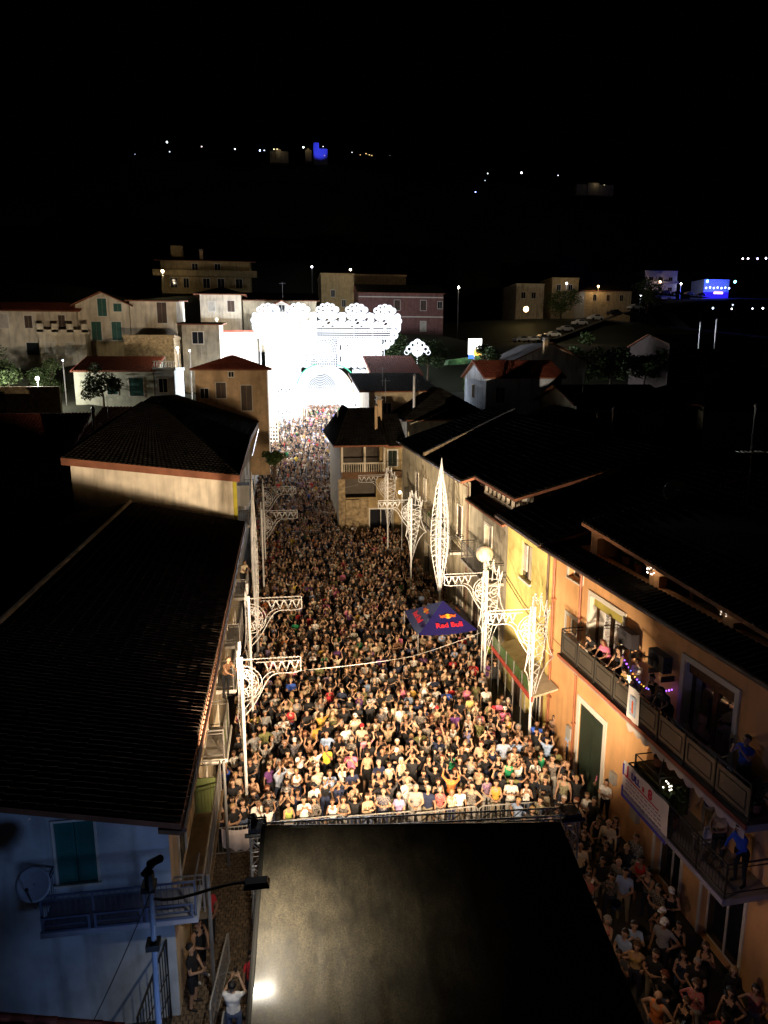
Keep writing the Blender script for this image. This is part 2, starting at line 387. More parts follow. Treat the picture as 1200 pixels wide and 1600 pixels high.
def house(name, label, x0, x1, y0, y1, zb, zt, rtype='gable_x', rh=1.5, wm=W_CREAM, rm=T_DARK, wins=(), ov=.5, chim=(), group=None, cat='house', sp=.3, course=.5):
    e = empty(name, ((x0 + x1) / 2, (y0 + y1) / 2, zb), label, cat, group)
    mb = MB()
    xm = (x0 + x1) / 2; ym = (y0 + y1) / 2
    mb.quad([(x0, y0, zb), (x1, y0, zb), (x1, y0, zt), (x0, y0, zt)]); mb.quad([(x1, y0, zb), (x1, y1, zb), (x1, y1, zt), (x1, y0, zt)])
    mb.quad([(x1, y1, zb), (x0, y1, zb), (x0, y1, zt), (x1, y1, zt)]); mb.quad([(x0, y1, zb), (x0, y0, zb), (x0, y0, zt), (x0, y1, zt)])
    Z = zt + .15; o = ov
    if rtype == 'gable_y':       # ridge along y: gable faces the camera
        s = rh / ((x1 - x0) / 2); ze = Z - o * s
        mb.quad([(x0, y0, zt), (x1, y0, zt), (xm, y0, zt + rh)]); mb.quad([(x1, y1, zt), (x0, y1, zt), (xm, y1, zt + rh)])
        q = [[(x0 - o, y0 - o, ze), (x0 - o, y1 + o, ze), (xm, y0 - o, Z + rh), (xm, y1 + o, Z + rh)], [(x1 + o, y1 + o, ze), (x1 + o, y0 - o, ze), (xm, y1 + o, Z + rh), (xm, y0 - o, Z + rh)]]
    elif rtype == 'gable_x':
        s = rh / ((y1 - y0) / 2); ze = Z - o * s
        mb.quad([(x0, y1, zt), (x0, y0, zt), (x0, ym, zt + rh)]); mb.quad([(x1, y0, zt), (x1, y1, zt), (x1, ym, zt + rh)])
        q = [[(x0 - o, y0 - o, ze), (x1 + o, y0 - o, ze), (x0 - o, ym, Z + rh), (x1 + o, ym, Z + rh)], [(x1 + o, y1 + o, ze), (x0 - o, y1 + o, ze), (x1 + o, ym, Z + rh), (x0 - o, ym, Z + rh)]]
    elif rtype == 'hip':
        d = min(x1 - x0, y1 - y0) / 2; s = rh / d; ze = Z - o * s
        if x1 - x0 >= y1 - y0: r0, r1 = (x0 + d, ym, Z + rh), (x1 - d, ym, Z + rh)
        else: r0, r1 = (xm, y0 + d, Z + rh), (xm, y1 - d, Z + rh)
        a, b, c, d_ = (x0 - o, y0 - o, ze), (x1 + o, y0 - o, ze), (x1 + o, y1 + o, ze), (x0 - o, y1 + o, ze)
        if x1 - x0 >= y1 - y0: q = [[a, b, r0, r1], [c, d_, r1, r0], [b, c, r1], [d_, a, r0]]
        else: q = [[d_, a, r1, r0], [b, c, r0, r1], [a, b, r0], [c, d_, r1]]
    elif rtype == 'shed':        # rises to the back
        mb.quad([(x1, y0, zt), (x1, y1, zt), (x1, y1, zt + rh)]); mb.quad([(x0, y1, zt), (x0, y0, zt), (x0, y1, zt + rh)]); mb.quad([(x0, y1, zt), (x1, y1, zt), (x1, y1, zt + rh), (x0, y1, zt + rh)])
        q = [[(x0 - o, y0 - o, Z - o * rh / (y1 - y0)), (x1 + o, y0 - o, Z - o * rh / (y1 - y0)), (x0 - o, y1 + o, Z + rh), (x1 + o, y1 + o, Z + rh)]]
    else:
        q = []
        mb.quad([(x0, y0, zt), (x1, y0, zt), (x1, y1, zt), (x0, y1, zt)])
    mb.build('wall', wm, e)
    if rtype == 'flat':
        mb = MB(); mb.box(x0 - .15, x1 + .15, y0 - .15, y0 + .1, zt, zt + .35); mb.box(x0 - .15, x0 + .1, y0 + .1, y1, zt, zt + .35); mb.box(x1 - .1, x1 + .15, y0 + .1, y1, zt, zt + .35)
        mb.build('roof', wm, e)
    else: roof(e, q, rm, FASCIA, sp, course)
    fr = {'S': Fr((x0, y0), (1, 0), (0, -1)), 'W': Fr((x0, y1), (0, -1), (-1, 0)), 'E': Fr((x1, y0), (0, 1), (1, 0))}
    for w in wins:
        face, a, z, ww, hh = w[:5]; st = w[5] if len(w) > 5 else 'shut'; mm = w[6] if len(w) > 6 else SHUT
        win_flat(e, fr[face], a, z, ww, hh, st, mm)
    for c in chim: chimney(e, *c)
    return e, fr

# ------------------------------------------------------------------ terrain
CP = []
for y in (-10, 0, 20, 40, 60, 75): CP += [(-2, y, 0), (4, y, 0), (10, y, 0)]
CP += [(3, 85, 1.6), (3, 95, 3.0), (4, 105, 5.0), (6, 118, 7.0), (8, 140, 10), (-6, 118, 9), (18, 112, 8)]
for y, z in ((0, 0), (30, 0), (50, 1.5)): CP += [(-12, y, z), (-25, y, z)]
CP += [(-9, 62, 3), (-20, 62, 5), (-9, 78, 6), (-18, 80, 9.5), (-35, 80, 10), (-20, 86, 11.5), (-35, 92, 15), (-22, 98, 16), (-8, 98, 12), (-10, 118, 20), (-30, 118, 22), (-15, 165, 30), (-50, 165, 32)]
CP += [(18, 30, 0), (30, 30, 0), (20, 60, 2), (35, 60, 3), (22, 78, 6), (40, 78, 7), (26, 95, 12), (50, 95, 12), (25, 150, 22), (60, 150, 20), (70, 200, 28), (100, 200, 31), (165, 300, 44), (195, 300, 43), (260, 300, 43), (120, 200, 24), (90, 120, 12), (150, 150, 12), (220, 220, 14), (60, 60, 3), (120, 60, 0)]
CP += [(-120, 165, 40), (-120, 80, 18), (0, 220, 45), (-200, 400, 110), (0, 400, 105), (150, 420, 90), (300, 420, 75), (-200, 0, 5), (200, 0, -2), (0, -60, 0)]
CPA = np.array(CP)
def gz_raw(x, y):
    x = np.asarray(x, float); y = np.asarray(y, float)
    d = ((x[..., None] - CPA[:, 0]) ** 2 + (y[..., None] - CPA[:, 1]) ** 2) + 4.0
    w = d ** -2.0
    z = (w * CPA[:, 2]).sum(-1) / w.sum(-1)
    far = np.clip(y - 380, 0, None)
    z2 = 100 + .36 * far
    t = np.clip((y - 330) / 120, 0, 1)
    return z * (1 - t) + z2 * t
def street(y):
    y = np.asarray(y, float)
    return np.where(y < 74, 0, np.minimum((y - 74) * .165 - .0 * y, 7.2))
def gz(x, y):
    x = np.asarray(x, float); y = np.asarray(y, float)
    lo = np.interp(y, [-50, 40, 60, 80, 118, 125], [-3.4, -3.4, -3.6, -4.2, -5, -5]); hi = np.interp(y, [-50, 55, 62, 80, 118, 125], [12.5, 12.5, 11, 7.5, 14, 14])
    dx = np.maximum(np.maximum(lo - x, x - hi), 0)
    t = np.clip(dx / 2.2, 0, 1); t = np.where(y > 138, np.maximum(t, np.clip((y - 138) / 8, 0, 1)), t)
    return street(y) * (1 - t) + gz_raw(x, y) * t
def grid_axis(a, b, da, c, dc): 
    r = list(np.arange(a, b, da)); return r
xs = np.unique(np.concatenate([np.linspace(-1500, -80, 22), np.arange(-78, -12, 3.), np.arange(-12, 16, .8), np.arange(16, 80, 3.), np.linspace(82, 1800, 34)]))
ys = np.unique(np.concatenate([np.linspace(-400, -12, 8), np.arange(-10, 130, 2.), np.linspace(132, 400, 40), np.linspace(410, 1600, 40), [1900, 2500]]))
XX, YY = np.meshgrid(xs, ys)
ZZ = gz(XX, YY)
from mathutils import noise as mn
for i in range(XX.shape[0]):
    if ys[i] > 400:
        for j in range(XX.shape[1]): ZZ[i, j] += 10 * mn.noise(Vector((XX[i, j] / 300, ys[i] / 250, 0))) * min(1, (ys[i] - 400) / 300)
gm = bpy.data.meshes.new('ground'); nx = len(xs)
V = np.stack([XX, YY, ZZ], -1).reshape(-1, 3)
F = [(i * nx + j, i * nx + j + 1, (i + 1) * nx + j + 1, (i + 1) * nx + j) for i in range(len(ys) - 1) for j in range(nx - 1)]
gm.from_pydata(V.tolist(), [], F); gm.materials.append(HILL); gm.polygons.foreach_set('use_smooth', [True] * len(F))
go = bpy.data.objects.new('hillside', gm); COL.objects.link(go); setup(go)
# street surface: asphalt sheet following the slope, stone paved strip on the left
def sheet(name, x0, x1, yy, m, dz, kind='structure'):
    mb = MB()
    for a, b in zip(yy[:-1], yy[1:]):
        fa = x0(a) if callable(x0) else x0; fb = x0(b) if callable(x0) else x0
        ga = x1(a) if callable(x1) else x1; gb = x1(b) if callable(x1) else x1
        mb.quad([(fa, a, float(street(a)) + dz), (ga, a, float(street(a)) + dz), (gb, b, float(street(b)) + dz), (fb, b, float(street(b)) + dz)])
    o = mb.build(name, m); setup(o, kind); return o
sheet('road', lambda y: -.7, lambda y: 11.0 if y < 60 else 7.6 if y < 80 else 9, [-5, 10, 20, 40, 60, 74, 80, 90, 100, 110, 118, 138], ASPH, .03)
STONE = mat('worn_cobble', (.17, .12, .075), var=.45, scale=9, bump=.5)
sheet('pavement', lambda y: -3.3 if y < 60 else -4.0, lambda y: -.75, [-5, 10, 20, 40, 60, 74, 90, 110, 120], mat('sand_joint', (.05, .04, .03), scale=8), .05)
mb = MB(); rc = random.Random(5); y = 12.6; row = 0
while y < 20.9:
    x = -3.15 + (row % 2) * .07
    while x < -.78:
        w = .125 + rc.uniform(-.01, .012); h = .075 + rc.uniform(-.008, .012); b = .012
        X0, X1, Y0, Y1 = x, x + w, y, y + .115
        mb.hexa([(X0, Y0, .045), (X1, Y0, .045), (X1, Y1, .045), (X0, Y1, .045), (X0 + b, Y0 + b, h), (X1 - b, Y0 + b, h), (X1 - b, Y1 - b, h), (X0 + b, Y1 - b, h)])
        x += .142
    y += .132; row += 1
tag(mb.build('cobblestones', STONE, kind='stuff'), 'small square brown cobbles paving the lane beside the stage')
# worn painted line and patch on the street at lower right
mb = MB(); mb.quad([(9.2, 9.5, .036), (9.34, 9.5, .036), (9.0, 15.5, .036), (8.86, 15.5, .036)]); setup(mb.build('road_marking', mat('old_road_paint', (.42, .38, .22), var=.5, scale=6)))

# ------------------------------------------------------------------ RIGHT: orange balcony house
E0 = empty('house', (14, 19, 0), 'orange rendered house with two crowded balconies and arched roof loggia above', 'house', 'houses along the right side of the street')
FR = Fr((10.65, 26.2), (.045, -1), (-1, -.045))
mb = MB()
HOL = [(1.5, 2.55, 7.66, 8.38), (1.5, 2.55, 5.35, 6.15), (3.35, 5.6, 5.18, 7.5), (9.0, 11.1, 5.18, 7.45), (3.0, 4.8, 0, 3.25), (8.3, 9.6, 0.02, 2.6), (10.6, 12.2, .02, 2.6)]
facade(mb, FR, 0, 14.5, 0, 8.35, HOL, thick=.32)
p = FR.p
mb.quad([p(14.5, 0, 0), p(14.5, 0, -10), p(14.5, 9, -10), p(14.5, 8.35, 0)]); mb.quad([p(0, 0, -10), p(0, 0, 0), p(0, 8.35, 0), p(0, 9, -10)])
mb.build('wall', W_ORANGE, E0)
# dark rooms behind the openings
mb = MB(); FR.box(mb, .5, 14, 0.02, 8.2, -1.6, -1.5); mb.build('room_wall', mat('unlit_room', (.12, .10, .08)), E0)
opening(FR, E0, 1.5, 2.55, 7.66, 8.38, surround=.16); opening(FR, E0, 1.5, 2.55, 5.35, 6.15, surround=.14)
for (a0, a1, zt) in ((3.35, 5.6, 7.5), (9.0, 11.1, 7.45)):
    mb = MB(); w = .17; z0 = 5.18
    for (b0, b1, c0, c1) in ((a0 - w, a0, z0, zt + w), (a1, a1 + w, z0, zt + w), (a0, a1, zt, zt + w)): FR.box(mb, b0, b1, c0, c1, .003, .05)
    FR.box(mb, a0 + .003, a0 + .03, z0, zt, -.3, 0); FR.box(mb, a1 - .03, a1 - .003, z0, zt, -.3, 0)
    d = mb.build('door', TRIM, E0)
    mb = MB(); am = (a0 + a1) / 2
    for (b0, b1, c0, c1) in ((a0 + .03, a0 + .12, z0, zt - .35), (a1 - .12, a1 - .03, z0, zt - .35), (am - .09, am + .09, z0, zt - .35), (a0 + .12, a1 - .12, zt - .45, zt - .35), (a0 + .12, am - .09, z0, z0 + .2), (am + .09, a1 - .12, z0, z0 + .2)):
        FR.box(mb, b0, b1, c0, c1, -.29, -.22)
    mb.build('door_frame', WOODB, d)
    mb = MB(); FR.box(mb, a0 + .03, a1 - .03, zt - .35, zt, -.3, -.1)
    mb.build('roller_blind_box', mat('olive_yellow_blind', (.42, .36, .08)) if a0 < 5 else WOODB, d)
    mb = MB(); FR.box(mb, a0 + .12, am - .09, z0 + .2, zt - .45, -.26, -.255); FR.box(mb, am + .09, a1 - .12, z0 + .2, zt - .45, -.26, -.255); mb.build('pane', GLASS, d)
    mb = MB()
    for (b0, b1) in ((a0 + .12, am - .1), (am + .1, a1 - .12)):
        n = 14
        for k in range(n):
            q0 = b0 + (b1 - b0) * k / n; q1 = b0 + (b1 - b0) * (k + 1) / n; o0 = -.42 + .03 * math.sin(k * 2.1); o1 = -.42 + .03 * math.sin((k + 1) * 2.1)
            mb.quad([FR.p(q0, z0 + .05, o0), FR.p(q1, z0 + .05, o1), FR.p(q1, zt - .45, o1), FR.p(q0, zt - .45, o0)])
    mb.build('curtain', CURT, d)
opening(FR, E0, 3.0, 4.8, 0, 3.25, style='door', shut=SHUTG, surround=.22, deep=.2)
opening(FR, E0, 8.3, 9.6, 0, 2.6, style='door', surround=.1); opening(FR, E0, 10.6, 12.2, 0, 2.6, style='door', surround=.1)
# downpipes with sockets
for a in (.45, 2.72):
    mb = MB(); mb.tube([FR.p(a, 8.4, .45), FR.p(a, 8.2, .12), FR.p(a, .1, .1)], .045, 7)
    for z in (2.2, 4.2, 6.4): FR.box(mb, a - .07, a + .07, z, z + .06, 0, .16)
    mb.build('downpipe', mat('red_copper_pipe', (.33, .12, .06), rough=.5), E0)
mb = MB(); mb.tube([FR.p(-.1, 8.46, .58), FR.p(14.6, 8.46, .58)], .07, 8); mb.build('gutter', mat('brown_gutter', (.10, .05, .03), rough=.5), E0)
# lower tiled strip in front of the loggia
q = [FR.p(-.1, 8.5, .55), FR.p(14.6, 8.5, .55), FR.p(-.1, 8.72, -.5), FR.p(14.6, 8.72, -.5)]
roof(E0, [q], T_BLACK, FASCIA, .24, .36, .1)
# loggia front with segmental arches
mb = MB(); LO = -.5; nL = 24
bays = [(2.6, 6.05), (6.6, 9.65), (10.1, 13.1)]
def ltop(a): return 9.78 - .062 * (a - 2)
edges = [2.1]
for b in bays: edges += [b[0], b[1]]
edges.append(14.4)
for i in range(0, len(edges), 2):
    a0, a1 = edges[i], edges[i + 1]
    mb.hexa([FR.p(a0, 8.6, LO - .28), FR.p(a1, 8.6, LO - .28), FR.p(a1, 8.6, LO), FR.p(a0, 8.6, LO), FR.p(a0, ltop(a0), LO - .28), FR.p(a1, ltop(a1), LO - .28), FR.p(a1, ltop(a1), LO), FR.p(a0, ltop(a0), LO)])
for (a0, a1) in bays:
    mb.hexa([FR.p(a0, 8.6, LO - .28), FR.p(a1, 8.6, LO - .28), FR.p(a1, 8.6, LO), FR.p(a0, 8.6, LO), FR.p(a0, 8.76, LO - .28), FR.p(a1, 8.72, LO - .28), FR.p(a1, 8.72, LO), FR.p(a0, 8.76, LO)])
    for k in range(nL):
        b0 = a0 + (a1 - a0) * k / nL; b1 = a0 + (a1 - a0) * (k + 1) / nL
        def az(b): 
            t = (b - a0) / (a1 - a0) * 2 - 1; return ltop(b) - .1 - .28 * abs(t) ** 3.2
        mb.hexa([FR.p(b0, az(b0), LO - .28), FR.p(b1, az(b1), LO - .28), FR.p(b1, az(b1), LO), FR.p(b0, az(b0), LO), FR.p(b0, ltop(b0), LO - .28), FR.p(b1, ltop(b1), LO - .28), FR.p(b1, ltop(b1), LO), FR.p(b0, ltop(b0), LO)])
mb.hexa([FR.p(2.1, 8.6, LO - 2.8), FR.p(2.35, 8.6, LO - 2.8), FR.p(2.35, 8.6, LO - .28), FR.p(2.1, 8.6, LO - .28), FR.p(2.1, 9.78, LO - 2.8), FR.p(2.35, 9.78, LO - 2.8), FR.p(2.35, 9.75, LO - .28), FR.p(2.1, 9.75, LO - .28)])
mb.build('loggia_arcade', W_ORANGE, E0)
mb = MB(); FR.box(mb, 2.1, 14.4, 8.55, 8.6, LO - 3.2, LO - .28); mb.build('loggia_floor', TILEOLV, E0)
mb = MB(); FR.box(mb, 2.1, 14.4, 8.6, 9.9, LO - 3.3, LO - 3.1); mb.build('loggia_wall', W_ORANGE, E0)
q = [FR.p(1.9, ltop(1.9) + .06, LO + .3), FR.p(14.6, ltop(14.6) + .06, LO + .3), FR.p(1.9, 11.6, -8.5), FR.p(14.6, 11.4, -8.5)]
rf = roof(E0, [q], T_BLACK, mat('terracotta_fascia', (.30, .13, .06)), .25, .4, .12)
for (a, z, o) in ((6.35, 9.27, LO + .08), (9.88, 9.16, LO + .08)):
    mb = MB(); rr = random.Random(int(a))
    for k in range(14):
        d = Vector((rr.gauss(0, 1), rr.gauss(0, 1), rr.gauss(0, 1))).normalized() * .13
        c = Vector(FR.p(a, z, o + .05)); mb.tube([c, c + d], .006, 3, DARKMETAL); mb.ball(tuple(c + d), .02, m=emit('bulb_glow' if a < 7 else 'bulb_glow_dim', (1, .80, .62), 9 if a < 7 else 1.2), nu=6, nv=4)
    w = mb.build('wall_light', None, E0)
light('wall_light_lamp', 'POINT', FR.p(6.35, 9.27, LO + .3), 3, (1, .7, .45), .08)
# balconies
def balcony(parent, fr, a0, a1, z, out, h=1.0, th=.16, panel=True, slabm=CONC, edge=None, pm=None, step=1.25, rm=DARKMETAL):
    mb = MB(); fr.box(mb, a0, a1, z - th, z, 0.0, out); b = mb.build('balcony', slabm, parent)
    if edge:
        mb = MB(); fr.box(mb, a0 - .02, a1 + .02, z - .09, z + .03, out + .002, out + .05); fr.box(mb, a0 - .05, a0 - .002, z - .09, z + .03, 0.01, out + .05); mb.build('slab_edge', edge, b)
    mb = MB(); oo = out - .06
    n = max(1, round((a1 - a0) / step))
    for zz, r in ((z + h, .026), (z + .12, .016), (z + h - .12, .014)): mb.tube([fr.p(a0 + .05, zz, .02), fr.p(a0 + .05, zz, oo), fr.p(a1 - .05, zz, oo), fr.p(a1 - .05, zz, .02)], r, 5)
    for k in range(n + 1):
        a = a0 + .05 + (a1 - a0 - .1) * k / n; fr.box(mb, a - .02, a + .02, z, z + h, oo - .02, oo + .02)
    if not panel:
        m_ = int((a1 - a0) / .12)
        for k in range(m_): a = a0 + .05 + (a1 - a0 - .1) * k / m_; mb.tube([fr.p(a, z + .1, oo), fr.p(a, z + h, oo)], .008, 3, cap=False)
        for k in range(int(out / .12)): mb.tube([fr.p(a0 + .05, z + .1, k * .12), fr.p(a0 + .05, z + h, k * .12)], .008, 3, cap=False)
    r = mb.build('railing', rm, b)
    if panel:
        for k in range(n):
            s0 = a0 + .05 + (a1 - a0 - .1) * k / n + .04; s1 = a0 + .05 + (a1 - a0 - .1) * (k + 1) / n - .04
            mb = MB(); fr.box(mb, s0, s1, z + .15, z + h - .14, oo - .012, oo - .002, pm)
            for (c0, c1, d0, d1) in ((s0 + .1, s1 - .1, z + .26, z + .28), (s0 + .1, s1 - .1, z + h - .28, z + h - .26), (s0 + .1, s0 + .12, z + .28, z + h - .28), (s1 - .12, s1 - .1, z + .28, z + h - .28)): fr.box(mb, c0, c1, d0, d1, oo, oo + .012, rm)
            mb.build('railing_panel', None, b)
    return b
SMOKE = mat('smoked_panel', (.07, .062, .05), rough=.35)
B1 = balcony(E0, FR, 2.86, 13.0, 5.15, .9, 1.0, .18, True, CONC, mat('red_slab_edge', (.30, .09, .05)), SMOKE)
B2 = balcony(E0, FR, 8.5, 13.0, 3.25, 1.3, .9, .16, False, CONC, mat('blue_grey_edge', (.25, .24, .33)), None)
# scalloped valance under the upper balcony
mb = MB(); n = 150
for k in range(n):
    a0 = 7.6 + 5.3 * k / n; a1 = 7.6 + 5.3 * (k + 1) / n
    dz = lambda a: 4.84 - .11 * abs(math.sin((a - 7.6) * math.pi / .42)) 
    w = .02 * math.sin(a0 * 9)
    mb.quad([FR.p(a0, dz(a0), .86 + w), FR.p(a1, dz(a1), .86 + .02 * math.sin(a1 * 9)), FR.p(a1, 4.96, .84), FR.p(a0, 4.96, .84)])
mb.build('valance', mat('white_awning_cloth', (.62, .56, .52)), B1)
for a in (9.6,):
    mb = MB(); mb.tube([FR.p(a, 4.95, .8), FR.p(a, 3.3, 1.15)], .03, 6); mb.build('awning_post', DARKMETAL, B1)

# ------------------------------------------------------------------ RIGHT: yellow, grey-beige and long beige houses
FY = Fr((10.65, 31.9), (0, -1), (-1, 0))
E1 = empty('house', (14, 29, 0), 'bright yellow rendered house with one tall open window between grey and orange houses', 'house', 'houses along the right side of the street')
mb = MB(); facade(mb, FY, 0, 5.7, 0, 8.5, [(2.05, 3.35, 6.15, 7.8), (1.5, 2.6, 0, 2.3), (3.3, 5.0, 0, 2.4)], thick=.3)
mb.quad([FY.p(0, 7.8, 0), FY.p(0, 7.8, -9), FY.p(0, 11, -9), FY.p(0, 8.5, 0)]); mb.build('wall', W_YELLOW, E1)
mb = MB(); FY.box(mb, .3, 5.4, 0, 8, -1.5, -1.4); mb.build('room_wall', MATS['unlit_room'], E1)
mb = MB()
for (b0, b1, c0, c1) in ((2.05, 2.13, 6.15, 7.8), (3.27, 3.35, 6.15, 7.8), (2.13, 3.27, 7.72, 7.8), (2.66, 2.74, 6.15, 7.72)): FY.box(mb, b0, b1, c0, c1, -.16, -.08)
w = mb.build('window', SHUTBR, E1)
mb = MB(); FY.box(mb, 2.15, 2.64, 6.2, 7.7, -.115, -.1); mb.build('pane', PANE, w)
mb = MB(); FY.box(mb, 2.2, 2.62, 6.5, 7.7, -.09, -.03); mb.build('shutter', SHUTW, w)
mb = MB(); FY.box(mb, 2.76, 3.25, 6.2, 7.7, -.115, -.1); mb.build('pane', CURT, w)
mb = MB(); FY.box(mb, 2.0, 3.4, 6.05, 6.15, 0.003, .12); mb.build('sill', TRIM, w)
opening(FY, E1, 1.5, 2.6, 0, 2.3, style='door', shut=SHUTBR); opening(FY, E1, 3.3, 5.0, 0, 2.4, style='door')
roof(E1, [[(10.1, 32.0, 8.55), (10.1, 26.0, 8.55), (19, 32.0, 11.3), (19, 26.0, 11.3)]], T_BLACK, FASCIA, .26, .4)
mb = MB(); mb.tube([(10.05, 32.0, 8.5), (10.05, 26.1, 8.5)], .07, 7); mb.build('gutter', MATS['brown_gutter'], E1)
mb = MB(); mb.tube([FY.p(5.5, 8.4, .4), FY.p(5.5, 8.2, .1), FY.p(5.5, .2, .1)], .045, 6); mb.build('downpipe', MATS['brown_gutter'], E1)
FG = Fr((10.65, 38.8), (0, -1), (-1, 0))
E2 = empty('house', (14, 35.5, 0), 'stained grey beige house with brown roofed veranda on top and iron balcony', 'house', 'houses along the right side of the street')
mb = MB(); facade(mb, FG, 0, 6.9, 0, 8.0, [(3.1, 4.3, 5.1, 7.3), (1.0, 2.2, 0, 2.4), (4.2, 6.0, 0, 2.5)], thick=.3); mb.quad([FG.p(0, 7, 0), FG.p(0, 7, -9), FG.p(0, 11, -9), FG.p(0, 8, 0)])
mb.build('wall', W_GREYB, E2); mb = MB(); FG.box(mb, .3, 6.6, 0, 7.8, -1.5, -1.4); mb.build('room_wall', MATS['unlit_room'], E2)
opening(FG, E2, 3.1, 4.3, 5.1, 7.3, style='door', surround=.14); opening(FG, E2, 1.0, 2.2, 0, 2.4, style='door', shut=SHUTBR); opening(FG, E2, 4.2, 6.0, 0, 2.5, style='door', shut=SHUTG)
balcony(E2, FG, 1.6, 6.5, 5.05, .95, 1.0, .15, False, CONC)
roof(E2, [[(10.35, 38.9, 8.05), (10.35, 31.95, 8.05), (11.4, 38.9, 8.35), (11.4, 31.95, 8.35)]], T_DARK, FASCIA, .24, .35, .1)
mb = MB(); FV = Fr((11.4, 38.6), (0, -1), (-1, 0)); FV.box(mb, 0, 6.5, 8.1, 8.55, -.2, 0)
for k in range(9): FV.box(mb, .1 + k * .78, .24 + k * .78, 8.55, 9.35, -.14, 0)
mb.build('veranda_posts', W_CREAM2, E2)
mb = MB(); FV.box(mb, 0, 6.4, 8.4, 9.35, -.6, -.55); mb.build('veranda_glazing', PANE, E2)
mb = MB(); mb.box(11.4, 16.5, 31.95, 32.05, 7.8, 8.6)
for k in range(5): mb.box(11.45 + k * 1.2, 11.53 + k * 1.2, 31.95, 32.05, 8.6, 9.5)
mb.build('side_glazing_frame', TRIM, E2)
roof(E2, [[(10.85, 38.9, 9.35), (10.85, 31.7, 9.35), (19, 38.9, 11.6), (19, 31.7, 11.6)]], T_BLACK, FASCIA, .26, .4)
FB = Fr((10.65, 61.5), (0, -1), (-1, 0))
E3 = empty('house', (14, 50, 0), 'long pale beige house with shuttered windows and plant filled balcony behind the tall lattice spindle', 'house', 'houses along the right side of the street')
mb = MB(); HB = [(6.2, 7.2, 5.0, 7.2), (9.2, 10.2, 5.6, 7.2), (13.5, 14.7, 5.0, 7.2), (19.8, 20.9, 5.3, 7.2), (5, 6.4, 0, 2.4), (10, 12, 0, 2.5), (16, 17.2, 0, 2.4), (20, 21.4, 0, 2.4)]
facade(mb, FB, 0, 22.7, 0, 9.0, HB, thick=.28); mb.quad([FB.p(0, 7, 0), FB.p(0, 7, -9), FB.p(0, 12, -9), FB.p(0, 9, 0)]); mb.build('wall', W_BEIGE, E3)
mb = MB(); FB.box(mb, .3, 22.4, 0, 8.5, -1.5, -1.4); mb.build('room_wall', MATS['unlit_room'], E3)
for i, h in enumerate(HB): opening(FB, E3, *h, style='door' if h[2] < .1 else 'window', shut=[SHUTBR, SHUTW, SHUTG][i % 3] if i != 5 else None, surround=.1)
balcony(E3, FB, 5.6, 12.2, 4.9, .9, 1.0, .15, False, CONC); balcony(E3, FB, 13.0, 21.5, 4.6, .85, .95, .15, True, CONC, None, mat('pale_balcony_panel', (.42, .38, .28)))
roof(E3, [[(10.15, 61.6, 9.05), (10.15, 38.95, 9.05), (18.5, 61.6, 11.9), (18.5, 38.95, 11.7)]], T_BLACK, FASCIA, .3, .45)
mb = MB(); mb.tube([(10.1, 61.6, 9.0), (10.1, 39.0, 9.0)], .07, 6); mb.build('gutter', MATS['brown_gutter'], E3)
mb = MB(); mb.hexa([(10.2, 49.9, 9.1), (18.4, 54.4, 11.8), (18.4, 54.9, 11.8), (10.2, 50.4, 9.1), (10.2, 49.9, 9.4), (18.4, 54.4, 12.2), (18.4, 54.9, 12.2), (10.2, 50.4, 9.4)]); mb.build('party_wall_coping', mat('stone_coping', (.24, .18, .11), var=.5, scale=5), E3)
mb = MB(); mb.tube([FB.p(22.5, 8.9, .4), FB.p(22.5, 8.7, .1), FB.p(22.5, .2, .1)], .05, 6); mb.build('downpipe', MATS['brown_gutter'], E3)
# end house with loggia facing the camera
E4 = empty('house', (9, 66, 0), 'dark roofed house facing down the street with balustraded loggia over a stone pier', 'house')
FE = Fr((5.2, 62.6), (1, 0), (0, -1))
mb = MB(); facade(mb, FE, 0, 5.6, 0, 8.9, [(.25, 3.5, 6.35, 8.5), (.3, 3.2, 3.9, 5.7), (2.6, 4.7, 0, 2.8), (4.3, 5.1, 6.7, 8.1)], thick=.4)
mb.quad([(5.2, 76, 0), (5.2, 62.6, 0), (5.2, 62.6, 8.9), (5.2, 76, 8.9)]); mb.build('wall', W_OLIVE, E4)
mb = MB(); FE.box(mb, .1, 5.5, 0, 8.8, -2.2, -2.1); mb.build('room_wall', MATS['unlit_room'], E4)
mb = MB(); FE.box(mb, .4, 1.6, 0, 3.8, .003, .5); FE.box(mb, -.2, .4, 0, 5.6, .003, .12); FE.box(mb, 1.6, 2.5, 0, 3.8, .003, .2); mb.build('stone_pier', W_STONE, E4)
mb = MB(); FE.box(mb, 0, 5.4, 5.75, 6.35, .003, .9); b = mb.build('balcony', mat('brown_board', (.13, .07, .035), scale=4), E4)
for k in range(19):
    mb = MB(); a = .1 + k * .2; c = FE.p(a, 6.4, .8)
    mb.tube([(c[0], c[1], 6.35), (c[0], c[1], 6.45), (c[0], c[1], 6.62), (c[0], c[1], 6.8), (c[0], c[1], 7.05)], .045, 6, r2=.03); mb.build('baluster', W_CREAM2, b)
mb = MB(); FE.box(mb, 0, 3.95, 7.05, 7.18, .72, .9); mb.build('handrail', W_CREAM2, b)
railing(b, [(9.2, 61.8), (10.6, 61.8)], 6.35, .9)
for a in (0, 2.0, 3.75):
    mb = MB(); FE.box(mb, a, a + .18, 6.35 if a else 6.35, 8.6, .68, .86); mb.build('column', W_CREAM2, E4)
opening(FE, E4, 2.6, 4.7, 0, 2.8, style='door', surround=.12); opening(FE, E4, 4.3, 5.1, 6.7, 8.1, shut=SHUTG)
